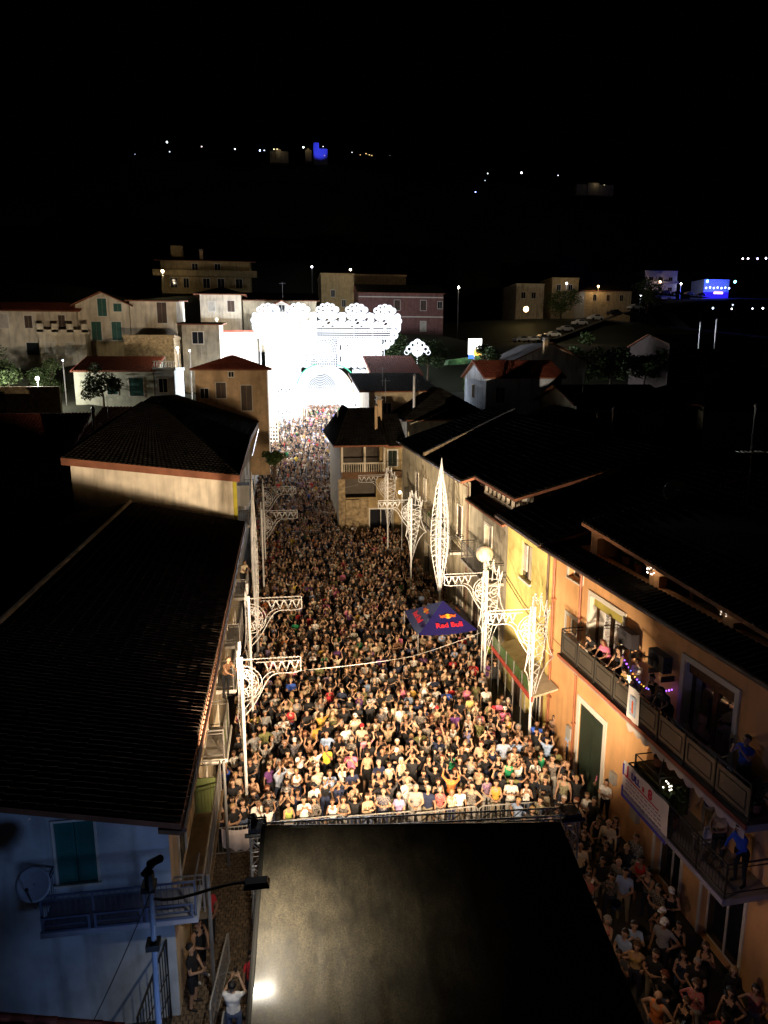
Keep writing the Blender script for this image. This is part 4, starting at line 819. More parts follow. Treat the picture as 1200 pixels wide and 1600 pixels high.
# ------------------------------------------------------------------ luminarie street standards (painted white, bulbs off)
def bez(p0, p1, p2, p3, n=10):
    p0, p1, p2, p3 = map(Vector, (p0, p1, p2, p3)); return [p0 * (1 - t) ** 3 + p1 * 3 * t * (1 - t) ** 2 + p2 * 3 * t * t * (1 - t) + p3 * t ** 3 for t in [i / n for i in range(n + 1)]]
def along(pts, step):
    pts = [Vector(p) for p in pts]; outp = []; acc = 0
    for a, b in zip(pts[:-1], pts[1:]):
        L = (b - a).length
        while acc < L: outp.append(a.lerp(b, acc / L)); acc += step
        acc -= L
    return outp
BULB = mat('unlit_bulb', (.60, .58, .55), rough=.25, var=0, bump=0)
def standard(x, y, side, zt, arm, label, wing=.9, wa=.5, group='lattice light brackets along the street'):
    """side: +1 arm points to -x (right-hand row), -1 arm points to +x"""
    e = empty('light_bracket', (x, y, 0), label, 'festive light frame', group)
    s = -side; g = float(gz(x, y))
    P = lambda u, z, v=0: (x + s * u, y + v, z)
    mb = MB(); mb.tube([P(0, g), P(0, zt + .1)], .055, 8); mb.build('post', LUMW, e)
    B = MB()
    def strip(mb, pts, r=.028, closed=False): 
        mb.tube(pts, r * .62, 4, closed=closed)
        for q in along(list(pts) + ([pts[0]] if closed else []), .13): B.octa((q.x, q.y - .03, q.z), .024)
    mb = MB(); h = .5
    strip(mb, [P(0, zt), P(arm, zt)]); strip(mb, [P(.5, zt - h * .25), P(arm, zt - h * .25)], .018); strip(mb, [P(arm, zt), P(arm, zt - h)]); strip(mb, [P(arm, zt - h), P(arm - .25, zt - h - .06), P(arm * .62, zt - h - .05)])
    n = 4
    for k in range(n):
        a = .75 + (arm - .8) * k / n; b = .75 + (arm - .8) * (k + 1) / n; m = (a + b) / 2
        mb.tube([P(a, zt - .12), P(m, zt - h), P(b, zt - .12)], .02, 4)
        strip(mb, [P(a + .05, zt - .14), P(m - .06, zt - .32), P(m, zt - .36), P(m + .06, zt - .32), P(b - .05, zt - .14)], .014)
    mb.build('arm', LUMW, e)
    mb = MB(); strip(mb, bez(P(arm * .62, zt - h - .05), P(arm * .35, zt - h - .08), P(arm * .40, zt - 1.25), P(.06, zt - 2.0), 12)); strip(mb, bez(P(arm * .55, zt - h + .02), P(arm * .3, zt - h), P(arm * .34, zt - 1.1), P(.06, zt - 1.75), 12), .02)
    mb.build('curved_brace', LUMW, e)
    mb = MB(); cz = zt - .85
    for r in (.62, .5, .2): strip(mb, [P(.04 + r * math.cos(t), cz + r * math.sin(t)) for t in [R(-88 + 176 * i / 14) for i in range(15)]], .022)
    for i in range(5):
        t = R(-70 + 35 * i); mb.tube([P(.04 + .2 * math.cos(t), cz + .2 * math.sin(t)), P(.04 + .5 * math.cos(t), cz + .5 * math.sin(t))], .018, 4)
        mb.tube([P(.04 + .35 * math.cos(t) + .09 * math.cos(u), cz + .35 * math.sin(t) + .09 * math.sin(u)) for u in [2 * math.pi * j / 8 for j in range(8)]], .012, 4, closed=True)
    mb.build('half_rosette', LUMW, e)
    # crowned wing hanging on the outer side
    mb = MB(); ca, sa = math.cos(wa), math.sin(wa)
    Q = lambda u, z: (x - s * u * ca, y + u * sa, z)
    w = wing; zb = zt - 4.1
    for sg in (1, -1) if wing > .5 else (1,):
        W = lambda u, z, sg=sg: Q(u * sg, z) if sg > 0 else (x + s * u * .34, y - u * .3, z)
        pk = [(.04, .62), (.42, .55), (.80, .18), (1.05, -.12)]
        for (u0, h0), (u1, h1) in zip(pk[:-1], pk[1:]):
            um = (u0 + u1) / 2; hm = min(h0, h1) - .42
            for dd, rr_ in ((0, .028), (-.14, .02)): strip(mb, bez(W(u0 * w, zt + h0 + dd), W((u0 * .7 + um * .3) * w, zt + hm + .1 + dd), W((u1 * .3 + um * .7) * w, zt + hm + dd), W(u1 * w, zt + h1 + dd), 6), rr_)
            mb.tube([W(u1 * w, zt + h1), W(u1 * .8 * w, zt - .45)], .016, 4)
        strip(mb, bez(W(w * 1.05, zt - .12), W(w * .75, zt - 1.0), W(w * .85, zt - 1.7), W(w * 1.45, zt - 2.35), 10)); strip(mb, bez(W(w * 1.45, zt - 2.35), W(w * .8, zt - 2.45), W(w * .5, zt - 3.0), W(.07, zb), 10)); strip(mb, bez(W(.1, zt - 1.2), W(w * .5, zt - 1.6), W(w * .9, zt - 2.0), W(w * 1.4, zt - 2.3), 8), .02)
        strip(mb, bez(W(.75 * w, zt - .4), W(w * .95, zt - 1.3), W(w * .7, zt - 2.0), W(w * .15, zb + .5), 12), .02)
        for k in range(9):
            z0 = zt - .3 - k * .33; ww = w * (1.0 - .05 * k); mb.tube([W(.05, z0), W(ww * .95 * (1 - max(0, k - 5) * .17), z0 - .22)], .016, 4)
            mb.tube([W(ww * .95 * (1 - max(0, k - 5) * .17), z0 - .22), W(.05, z0 - .42)], .016, 4)
        for (cu, cz2, r) in ((.5 * w, zt - 1.0, .3 * w), (.5 * w, zt - 1.75, .26 * w), (.5 * w, zt - 1.0, .14 * w)):
            strip(mb, [W(cu + r * math.cos(t), cz2 + r * math.sin(t)) for t in [2 * math.pi * i / 14 for i in range(14)]], .018, closed=True)
    mb.build('crowned_wing', LUMW, e)
    B.build('bulbs', BULB, e, kind='stuff')
    return e
standard(9.19, 30.27, 1, 6.25, 2.0, 'white lattice bracket with crowned wing beside the round globe, right of the blue tent', .95, .5)
standard(9.5, 24.92, 1, 6.35, 1.85, 'white lattice bracket with crowned wing nearest the orange balcony house', .92, .55)
standard(8.4, 45.1, 1, 6.9, 2.2, 'dimmer lattice bracket in front of the long beige house, left of the tall spindle', .9, .5)
standard(8.1, 53.57, 1, 7.3, 2.25, 'dim lattice bracket in front of the stone pier with a small lamp on it', .85, .5)
standard(-1.5, 22.45, -1, 6.0, 1.95, 'brightly lit bracket at left nearest the stage with its arm over the crowd', .45, 1.2)
standard(-1.45, 27.6, -1, 6.4, 2.1, 'lit lattice bracket at left, second from the stage, beside tiled eaves', .5, 1.2)
standard(-1.33, 44.78, -1, 6.5, 2.25, 'dim lattice bracket at left in the middle of the street', .35, 1.3)
standard(-1.35, 51.48, -1, 6.9, 2.35, 'dim lattice bracket at left farthest from the stage', .35, 1.3)
def spindle(x, y, z0, z1, zw, w, label):
    e = empty('lattice_spindle', (x, y, 0), label, 'festive light frame', 'tall spindle light frames')
    mb = MB(); mb.tube([(x, y, 0), (x, y, z1)], .07, 8, r2=.025); mb.build('pole', GALV if x < 0 else LUMW, e)
    B = MB()
    def W(z):
        if z > zw: t = (z1 - z) / (z1 - zw); return w * math.sin(t * math.pi / 2) ** 1.25
        t = (z - z0) / (zw - z0); return .06 + (w - .06) * math.sin(max(0, t) * math.pi / 2) ** 1.2
    for a in (0.3, 1.55, 2.8, 4.05, 5.3):
        mb = MB(); ca, sa = math.cos(a), math.sin(a); N = 26
        pr = [(x + W(z0 + (z1 - z0) * i / N) * ca, y + W(z0 + (z1 - z0) * i / N) * sa, z0 + (z1 - z0) * i / N) for i in range(N + 1)]
        mb.tube(pr, .018, 4)
        pr2 = pr[:0] or [(x + (px - x) * .55, y + (py - y) * .55, pz) for (px, py, pz) in pr[2:-3]]; mb.tube(pr2, .011, 4)
        for i in range(1, N - 1):
            mb.tube([(x, y, pr[i][2] + .3), pr[i]], .010, 3, cap=False)
            if i % 2: mb.tube([pr[i], (x + (pr[i + 1][0] - x) * .3, y + (pr[i + 1][1] - y) * .3, pr[i + 1][2] + .12)], .012, 3, cap=False)
        for q in along(pr, .14): B.octa(tuple(q), .03)
        mb.build('lattice_fin', LUMW, e)
    for zz in (zw, zw - 1, zw + 1):
        mb = MB(); mb.tube([(x + W(zz) * math.cos(t), y + W(zz) * math.sin(t), zz) for t in [2 * math.pi * i / 16 for i in range(16)]], .016, 4, closed=True); mb.build('hoop', LUMW, e)
    B.build('bulbs', BULB, e, kind='stuff'); return e
spindle(8.75, 38.0, 2.8, 10.55, 6.1, .54, 'tall white lattice spindle standing behind the blue pyramid tent')
spindle(-1.4, 33.6, 2.9, 10.6, 6.1, .15, 'slim tall spindle pole at left between the near and far brackets')
# pale globe balloon lamp by the bracket
e = empty('globe_lamp', (9.15, 30.6, 0), 'large pale round globe lamp just above the crowned bracket', 'globe lamp')
mb = MB(); mb.ball((9.13, 30.6, 7.05), .40, nu=28, nv=18); mb.build('globe', mat('opal_globe', (.62, .55, .42), rough=.45, var=.25, scale=1.5, bump=0), e, smooth=True)
mb = MB(); mb.tube([(9.13, 30.6, 0), (9.13, 30.6, 6.66)], .03, 6); mb.build('post', LUMW, e)
# small bulb on the far bracket
e = empty('street_lamp', (8.5, 52, 0), 'small lit lamp beside the dim bracket in front of the stone pier', 'lamp')
mb = MB(); mb.tube([(8.95, 52, 0), (8.95, 52, 6.2), (8.75, 51.8, 6.3)], .03, 6); mb.build('post', GALV, e)
mb = MB(); mb.ball((8.75, 51.8, 6.22), .12); mb.build('bulb', emit('warm_lamp_glow', (1, .72, .42), 14), e); light('lamp', 'POINT', (8.7, 51.4, 6.0), 60, (1, .66, .36), .1)

# ------------------------------------------------------------------ illuminated portal at the end of the street
PY = 112.0
LIT = emit('lit_led_strip', (.84, .90, 1.0), 2.5); LITW = emit('lit_warm_strip', (1, .85, .62), 2.4); LITC = emit('lit_cyan_strip', (.5, 1, .95), 4); LITG = emit('lit_green_strip', (.15, .85, .5), 1.6)
EP = empty('light_portal', (7.5, PY, 7), 'huge blazing white light portal with five lobed crests and a round arch over the street', 'light installation')
def ring(mb, cx, cz, r, y, rt=.05, n=22, m=None, a0=0, a1=360):
    pts = [(cx + r * math.cos(R(a0 + (a1 - a0) * i / n)), y, cz + r * math.sin(R(a0 + (a1 - a0) * i / n))) for i in range(n + (0 if a1 - a0 >= 360 else 1))]
    mb.tube(pts, rt, 4, m, closed=a1 - a0 >= 360)
base = float(gz(7, PY))
lobes = [(-1.25, 22.35), (3.25, 22.45), (7.65, 22.5), (12.1, 22.5), (16.45, 22.4)]
for (cx, cz) in lobes:
    mb = MB()
    for (dx, dz, r) in [(1.95 * math.sin(R(a_)) * (1.02 if abs(a_) > 60 else .9), 1.95 * math.cos(R(a_)) * (1 if abs(a_) < 50 else .8) - .15, .36) for a_ in (-112, -88, -64, -42, -21, 0, 21, 42, 64, 88, 112)] + [(0, .9, .5), (-.85, .5, .5), (.85, .5, .5), (0, -.3, .75), (-1.1, -.6, .4), (1.1, -.6, .4)]:
        for k in range(2 if r < .4 else 3): ring(mb, cx + dx * 1.12, cz + dz * 1.1, r * 1.12 - .17 * k, PY - .03 * k, .055, 14)
        for k in range(3): t = math.pi * k / 6; mb.tube([(cx + dx - r * math.cos(t), PY, cz + dz - r * math.sin(t)), (cx + dx + r * math.cos(t), PY, cz + dz + r * math.sin(t))], .035, 4)
    mb.build('crest_lobe', LIT, EP)
# side flares
for sx, cx in ((-1, -2.9), (1, 18.1)):
    mb = MB()
    for (dx, dz, r) in ((0, 22.2, .6), (sx * .15, 21.2, .65), (-sx * .2, 20.2, .6), (-sx * .8, 19.3, .6), (-sx * 1.4, 18.6, .5)):
        for k in range(3): ring(mb, cx + dx, dz, r - .2 * k, PY, .055, 12)
    mb.build('side_flare', LIT, EP)
# frieze and panels
def hits_arch(x, z): return (x - 7.4) ** 2 + (z - 11.3) ** 2 < 4.15 ** 2 or (abs(x - 7.4) < 4.15 and z < 11.3)
def panel(x0, x1, z0, z1, step, y, m, inside=None, rt=.05):
    mb = MB()
    n = int((x1 - x0) / step)
    for k in range(n + 1):
        x = x0 + (x1 - x0) * k / n; seg = None; zs = np.arange(z0, z1 + .01, .25)
        for z in zs:
            ok = not hits_arch(x, z) and (inside is None or inside(x, z))
            if ok and seg is None: seg = z
            if (not ok or z == zs[-1]) and seg is not None:
                if z - seg > .2: mb.tube([(x, y, seg), (x, y, z)], rt, 4)
                seg = None
    n = int((z1 - z0) / step)
    for k in range(n + 1):
        z = z0 + (z1 - z0) * k / n; seg = None; xs_ = np.arange(x0, x1 + .01, .25)
        for x in xs_:
            ok = not hits_arch(x, z) and (inside is None or inside(x, z))
            if ok and seg is None: seg = x
            if (not ok or x == xs_[-1]) and seg is not None:
                if x - seg > .2: mb.tube([(seg, y + .02, z), (x, y + .02, z)], rt, 4)
                seg = None
    return mb.build('light_panel', m, EP)
panel(-2.6, 17.8, 19.6, 20.3, .26, PY, LIT); panel(-2.6, 17.8, 20.6, 21.3, .26, PY, LIT)
def rosette_panel(x0, x1, z0, z1, r, y, m, seed):
    rnd = random.Random(seed); j = 0; z = z0 + r
    while z < z1:
        mb = MB(); x = x0 + r * (1 if j % 2 == 0 else 1.9); k = 0
        while x < x1:
            if not hits_arch(x, z):
                q = r * rnd.uniform(.88, 1.04)
                for f in (1, .72, .42): ring(mb, x, z, q * f, y - .03, .05, 14)
                for i in range(4): t = math.pi * i / 4 + rnd.random(); mb.tube([(x - q * math.cos(t), y, z - q * math.sin(t)), (x + q * math.cos(t), y, z + q * math.sin(t))], .04, 4)
                k += 1
            x += r * 1.95
        for x in np.arange(x0, x1, .55):
            if not hits_arch(x, z): mb.tube([(x, y + .05, z - r * .85), (x, y + .05, z + r * .85)], .045, 4)
        if mb.v: mb.build('rosette_row', m, EP)
        z += r * 1.75; j += 1
rose = lambda x, z: (x - 7.0) ** 2 + (z - 17.9) ** 2 > 1.9 ** 2
rosette_panel(-1.6, 4.9, 15.2, 19.6, .55, PY, LIT, 3); rosette_panel(9.2, 16.4, 15.2, 19.6, .5, PY, LIT, 4); panel(4.6, 9.4, 15.3, 19.4, .34, PY, LIT, rose, .045)
rosette_panel(-2.6, 3.4, base, 15.4, .62, PY, LIT, 1)
rosette_panel(11.4, 14.8, base, 15.4, .55, PY, LIT, 2)
mb = MB(); zr = 17.9
for k in range(6): ring(mb, 7.0, zr, 1.9 - .28 * k, PY - .1, .06, 26)
for k in range(24): t = 2 * math.pi * k / 24; mb.tube([(7 + .5 * math.cos(t), PY - .1, zr + .5 * math.sin(t)), (7 + 1.9 * math.cos(t), PY - .1, zr + 1.9 * math.sin(t))], .04, 4)
for r_ in (.12, .28): ring(mb, 7.0, zr, r_, PY - .1, .06, 10)
mb.build('rose_window', LIT, EP)
mb = MB()
for k in range(12): t = 2 * math.pi * k / 12; mb.tube([(7 + .75 * math.cos(t), PY - .25, zr + .75 * math.sin(t)), (7 + 1.35 * math.cos(t), PY - .25, zr + 1.35 * math.sin(t))], .07, 4)
mb.build('rose_petals', LITC, EP)
for sx in (-1, 1):
    mb = MB(); mb.tube(bez((7.4 + sx * 4.6, PY - .2, 12.8), (7.4 + sx * 4.2, PY - .2, 14.5), (7.4 + sx * 3.0, PY - .2, 15.4), (7.4 + sx * 1.6, PY - .2, 15.7), 10), .1, 5); mb.build('green_scroll', LITG, EP)
# arches receding behind the portal (the light tunnel)
for j in range(7):
    y = PY + .3 + j * 3.2; mb = MB(); b2 = min(7.2, float(street(y))); mm = LITW if j == 0 else LIT
    for rr in (4.1, 3.85, 3.6) if j == 0 else (4.3, 3.9, 3.5, 3.1):
        mb.tube([(7.4 - rr, y, b2)] + [(7.4 - rr * math.cos(t), y, 11.3 + rr * math.sin(t)) for t in [math.pi * i / 26 for i in range(27)]] + [(7.4 + rr, y, b2)], .045, 4)
    for i in range(34):
        t = math.pi * i / 33; mb.tube([(7.4 - 3.6 * math.cos(t), y, 11.3 + 3.6 * math.sin(t)), (7.4 - 4.1 * math.cos(t + .06), y, 11.3 + 4.1 * math.sin(t + .06))], .035, 4)
    if j == 6:
        for k in range(12): ring(mb, 7.4, 11.3, .3 + .3 * k, y, .06, 22)
        for k in range(22): mb.tube([(3.6 + k * .36, y, b2), (3.6 + k * .36, y, 11.5)], .05, 4)
        for k in range(14): mb.tube([(3.6, y, b2 + k * .36), (11.2, y, b2 + k * .36)], .05, 4)
    mb.build('tunnel_arch', mm, EP)
for sx in (-1, 1):       # tunnel side walls of light
    mb = MB()
    for z in np.arange(7.2, 11.4, .45): mb.tube([(7.4 + sx * 4.3, PY + .3, z), (7.4 + sx * 4.3, PY + 19.5, z)], .045, 4)
    for y in np.arange(PY + .5, PY + 19, .8): mb.tube([(7.4 + sx * 4.3, y, 7.0), (7.4 + sx * 4.3, y, 11.4)], .045, 4)
    mb.build('tunnel_side', LIT, EP)
for x in (-2.6, 0.9, 3.1, 11.7, 14.6):
    mb = MB(); mb.tube([(x, PY + .2, base - .5), (x, PY + .2, 23.8 if x in (.9, 11.7) else 21)], .09, 6); mb.build('mast', GALV, EP)
# side ranks of lit frames flanking the street in front of the portal
for (x0, y0, h0, lab) in ((-2.6, 104.5, 10, 'lit lattice frame at left of the crowd before the portal'), (-2.2, 98, 8.5, 'lit lattice frame in front of the tan house wall'), (12.6, 106, 8, 'lit lattice frame at right of the crowd before the arch')):
    gg = float(gz(x0, y0)); e = empty('lattice_lights', (x0, y0, gg), lab, 'light installation', 'lit side frames by the portal')
    for i in range(2):
        mb = MB(); w = 1.9
        for k in range(6): mb.tube([(x0 + w * k / 5, y0 + i * .8, gg), (x0 + w * k / 5, y0 + i * .8, gg + h0 - abs(k - 2.5) * .5)], .04, 4)
        for k in range(int(h0 / .5)): mb.tube([(x0, y0 + i * .8, gg + k * .5), (x0 + w, y0 + i * .8, gg + k * .5)], .035, 4)
        for k in range(5): ring(mb, x0 + w / 2, gg + h0 - .6, .25 + .2 * k, y0 + i * .8 - .05, .04, 14)
        mb.build('lit_lattice', LIT if i else LITW, e)
e = empty('light_crest', (22, 108, 12), 'small separate glowing scalloped crest right of the portal', 'light installation')
mb = MB(); rr = random.Random(2)
for (dx, dz, r) in ((0, 1.1, .6), (-.7, .8, .5), (.7, .8, .5), (-1.3, .2, .5), (1.3, .2, .5), (0, 0, .9), (-1.7, -.3, .35), (1.7, -.3, .35)):
    for k in range(int(r / .18)): ring(mb, 21.6 + dx, 17.9 + dz, r - .18 * k, 112, .05, 12)
mb.build('crest', LIT, e); mb = MB(); mb.tube([(21.6, 112.1, 10), (21.6, 112.1, 19.8)], .03, 5); mb.build('mast', GALV, e)
COLD = (.88, .92, 1.0)
for (x, z) in ((-1.2, 22), (3.2, 22), (7.6, 22), (12, 22), (16.4, 22), (0, 17), (13, 17), (0, 11), (2.6, 14), (12.4, 11), (7.4, 16)):
    light('portal_lamp', 'POINT', (x, PY - .8, z), 1150, COLD, .12)
for j in range(3): light('tunnel_lamp', 'POINT', (7.4, PY + 4 + 6 * j, 14.2), 2500, COLD, .12)
for (x, y, z, pw) in ((-1.6, 97.5, 11.0, 5200), (-1.4, 90, 9.0, 1800), (7.2, 96, 10.0, 3000), (-2.0, 104.0, 14.5, 6400), (12.4, 105.5, 12.5, 7000), (4.0, 104, 15.5, 5000), (5.5, 108.5, 15.6, 4400)): light('portal_fill', 'POINT', (x, y, z), pw, COLD, .15)  # added fill lamps that brighten the crowd in front of the portal
for (x, z) in ((-3.4, 19.0), (-3.4, 14.5)): light('portal_fill', 'POINT', (x, 111.0, z), 3600, COLD, .15)  # two more added fills, to whiten the flat topped house wall

# ------------------------------------------------------------------ stage roof
ST = empty('stage', (2.8, 12, 0), 'covered stage with a big black sloping roof sheet at the bottom', 'stage')
zr_ = lambda y: 5.42 + (y - 14.3) * .30
def roofmat():
    m = bpy.data.materials.new('black_roof_membrane'); n, N, L = nodes(m); b = N['Principled BSDF']
    g = N.new('ShaderNodeNewGeometry')
    mp = N.new('ShaderNodeMapping'); mp.inputs['Scale'].default_value = (1.1, .35, 1); L.new(g.outputs['Position'], mp.inputs[0])
    a = N.new('ShaderNodeTexNoise'); a.inputs['Scale'].default_value = 9; a.inputs['Detail'].default_value = 10; a.inputs['Roughness'].default_value = .75; L.new(mp.outputs[0], a.inputs['Vector'])
    m2 = N.new('ShaderNodeMapping'); m2.inputs['Scale'].default_value = (1.7, 1.1, 1); L.new(g.outputs['Position'], m2.inputs[0])
    c = N.new('ShaderNodeTexNoise'); c.inputs['Scale'].default_value = 1.3; c.inputs['Detail'].default_value = 6; L.new(m2.outputs[0], c.inputs['Vector'])
    f = N.new('ShaderNodeTexNoise'); f.inputs['Scale'].default_value = 34; f.inputs['Detail'].default_value = 3; L.new(g.outputs['Position'], f.inputs['Vector'])
    mul = N.new('ShaderNodeMath'); mul.operation = 'MULTIPLY'; L.new(a.outputs[0], mul.inputs[0]); L.new(c.outputs[0], mul.inputs[1])
    mu2 = N.new('ShaderNodeMath'); mu2.operation = 'MULTIPLY'; L.new(mul.outputs[0], mu2.inputs[0]); L.new(f.outputs[0], mu2.inputs[1])
    cr = N.new('ShaderNodeMapRange'); cr.inputs[1].default_value = .02; cr.inputs[2].default_value = .27; cr.inputs[3].default_value = 0; cr.inputs[4].default_value = 1; L.new(mu2.outputs[0], cr.inputs[0])
    mx = N.new('ShaderNodeMix'); mx.data_type = 'RGBA'; L.new(cr.outputs[0], mx.inputs[0]); mx.inputs[6].default_value = (.012, .0105, .008, 1); mx.inputs[7].default_value = (.125, .10, .062, 1)
    L.new(mx.outputs[2], b.inputs['Base Color'])
    rr = N.new('ShaderNodeMapRange'); rr.inputs[3].default_value = .45; rr.inputs[4].default_value = .75; L.new(a.outputs[0], rr.inputs[0]); L.new(rr.outputs[0], b.inputs['Roughness'])
    b.inputs['Specular IOR Level'].default_value = .35; b.inputs['Coat Weight'].default_value = .22; b.inputs['Coat Roughness'].default_value = .16
    bp = N.new('ShaderNodeBump'); bp.inputs['Strength'].default_value = .25; bp.inputs['Distance'].default_value = .01; L.new(f.outputs[0], bp.inputs['Height']); L.new(bp.outputs[0], b.inputs['Normal'])
    MATS['black_roof_membrane'] = m; return m
RM = roofmat()
mb = MB(); NX, NY = 66, 60; X0, X1, Y0, Y1 = -.62, 6.05, 7.2, 14.35
seams = [.55, 1.45, 2.5, 3.6, 4.9]
for j in range(NY + 1):
    for i in range(NX + 1):
        x = X0 + (X1 - X0) * i / NX; y = Y0 + (Y1 - Y0) * j / NY
        y_ = y - .09 * (x - X0) * j / NY; x = x - .42 * (1 - j / NY) * (1 - i / NX)
        sag = -.04 * math.sin(math.pi * (x - X0) / (X1 - X0)) + .010 * math.sin(x * 5.1 + y * .7) + .008 * math.sin(y * 4.3 + x)
        sag += .022 * max(0, 1 - min(abs(x - q) for q in seams) / .10) - .012 * max(0, 1 - min(abs(y - q) for q in (8.6, 9.7, 12.3, 13.4)) / .12)
        mb.v.append((x, y_, zr_(y_) + sag + .05))
for j in range(NY):
    for i in range(NX): k = j * (NX + 1) + i; mb.f.append([k, k + 1, k + NX + 2, k + NX + 1]); mb.mi.append(-1)
mb.build('roof_membrane', RM, ST, smooth=True)
def p_(x, y, dz=0): return (x, y - .09 * (x - X0) * (y - Y0) / (Y1 - Y0), zr_(y - .09 * (x - X0) * (y - Y0) / (Y1 - Y0)) + dz)
for (a, b, n_) in (((X0 - .42, Y0, zr_(Y0) + .03), p_(X0, Y1, .03), 'side_rail'), (p_(X1, Y0, -.02), p_(X1, Y1, -.02), 'side_rail'), (p_(X0, Y1, -.02), p_(X1, Y1, -.02), 'front_rail')):
    mb = MB(); mb.tube([a, b], .055, 8); mb.build(n_, mat('black_rail', (.03, .028, .025), rough=.4, metal=.4, bump=0), ST)
mb = MB(); A = Vector(p_(X0, Y1, -.08)); B_ = Vector(p_(X1, Y1, -.08))
for k in range(30):
    a = A.lerp(B_, k / 30); b = A.lerp(B_, (k + 1) / 30); s0 = .03 * math.sin(k * 1.3); s1 = .03 * math.sin((k + 1) * 1.3)
    mb.quad([(a.x, a.y + .03, a.z - .25 - s0), (b.x, b.y + .03, b.z - .25 - s1), (b.x, b.y + .03, b.z), (a.x, a.y + .03, a.z)])
mb.build('front_valance', BLACKP, ST)
def truss(parent, a, b, w=.3, m=GALV, name='truss_tower', step=.35):
    a, b = Vector(a), Vector(b); d = (b - a).normalized(); u = d.cross(Vector((0, 1, 0)) if abs(d.y) < .9 else Vector((0, 0, 1))).normalized(); v = u.cross(d); mb = MB(); L = (b - a).length; n = max(2, int(L / step))
    cs = [(-w / 2, -w / 2), (w / 2, -w / 2), (w / 2, w / 2), (-w / 2, w / 2)]
    for (p, q) in cs: mb.tube([a + u * p + v * q, b + u * p + v * q], .024, 5)
    for k in range(n):
        for i in range(4):
            (p, q), (r_, s_) = cs[i], cs[(i + 1) % 4]; t0, t1 = (k, k + 1) if (k + i) % 2 else (k + 1, k)
            mb.tube([a + d * L * t0 / n + u * p + v * q, a + d * L * t1 / n + u * r_ + v * s_], .012, 4, cap=False)
            mb.tube([a + d * L * k / n + u * p + v * q, a + d * L * k / n + u * r_ + v * s_], .010, 4, cap=False)
    return mb.build(name, m, parent)
truss(ST, (-.78, 14.75, 0), (-.78, 14.75, 5.35), .32, GALV); truss(ST, (6.55, 14.3, 0), (6.55, 14.3, 5.25), .32, GALV)
truss(ST, (-.78, 14.75, 5.0), (6.55, 14.3, 5.0), .3, GALV, 'front_truss')
truss(ST, (-.85, 8.2, 0), (-.85, 8.2, 3.3), .3); truss(ST, (6.5, 8, 0), (6.5, 8, 3.3), .3)
for (x, y, z) in ((-.78, 14.75, 5.2), (6.55, 14.3, 5.15)):
    mb = MB(); mb.box(x - .2, x + .2, y - .2, y + .2, z - .05, z + .03); mb.tube([(x - .2, y, z), (x - .2, y, z + .2), (x + .2, y, z + .2), (x + .2, y, z)], .02, 5); mb.tube([(x - .28, y - .2, z - .1), (x + .28, y - .2, z - .1)], .05, 6); mb.build('tower_head', BLACKP, ST)
mb = MB(); mb.box(-.7, 6.1, 7.5, 15.2, 1.1, 1.25); mb.build('deck', mat('stage_deck', (.06, .045, .03)), ST)
mb = MB(); mb.box(-.7, 6.1, 15.1, 15.16, 0, 1.1); mb.box(-.7, -.64, 7.5, 15.1, 0, 1.1); mb.box(6.04, 6.1, 7.5, 15.1, 0, 1.1); mb.build('skirt', BLACKP, ST)
# spotlights hung from the front truss, aimed at the crowd
WARM = (1.0, .73, .47)
for k in range(6):
    t = (k + .5) / 6; x = -.4 + 6.6 * t; y = 15.05 - .09 * t * 5; z = 4.2
    e = MB(); e.tube([(x, y - .12, z), (x, y + .12, z - .02)], .11, 10); e.tube([(x - .13, y, z), (x - .13, y, z + .28), (x + .13, y, z + .28), (x + .13, y, z)], .014, 4)
    f = e.build('stage_spotlight', BLACKP, ST)
    e = MB(); e.tube([(x, y + .121, z - .02), (x, y + .125, z - .02)], .095, 10); e.build('lens', emit('warm_lens', (1, .75, .45), 30), f)
    tx = -1 + 12.5 * t
    light('stage_spot_lamp', 'SPOT', (x, y + .2, z), 5000, WARM, .09, target=(tx, 44, 5.2), angle=84, blend=1.0)
# blue side lights on the towers
def fixture(x, y, z, tgt, pw, col, nm, ang=110, size=.08):
    mb = MB(); d = (Vector(tgt) - Vector((x, y, z))).normalized(); mb.tube([Vector((x, y, z)) - d * .22, Vector((x, y, z))], .1, 10); f = mb.build('side_spotlight', BLACKP, ST)
    mb = MB(); mb.tube([Vector((x, y, z)) + d * .001, Vector((x, y, z)) + d * .006], .085, 10); mb.build('lens', emit('lens_' + nm, col, 12), f)
    light('side_lamp_' + nm, 'SPOT', Vector((x, y, z)) + d * .05, pw, col, size, target=tgt, angle=ang, blend=.8)
fixture(-1.15, 8.6, 3.6, (-6.0, 15.5, 3.4), 230, (.30, .50, 1.0), 'blue', 105, .5)
fixture(6.2, 15.1, 4.6, (11.0, 27.5, 5.6), 3900, (1, .75, .50), 'warm_right', 78)
fixture(-.75, 15.2, 4.55, (10.65, 29.6, 6.4), 11500, (1, .80, .58), 'warm_yellow', 27)
fixture(-.9, 15.1, 5.2, (-8.5, 47, 8.2), 38000, (1, .76, .52), 'warm_left', 27)
fixture(5.6, 15.1, 4.4, (10.7, 46, 7), 26000, (1, .76, .5), 'warm_far', 30)
fixture(-.7, 15.15, 4.9, (10.7, 46, 7.4), 88000, (1, .8, .56), 'warm_cross', 19)
fixture(6.8, 12.2, 4.3, (9.6, 14.5, .5), 70, (1, .66, .42), 'warm_side', 120)
fixture(6.75, 9.5, 4.2, (11, 13.8, 5.6), 60, (.30, .34, 1.0), 'violet', 115)
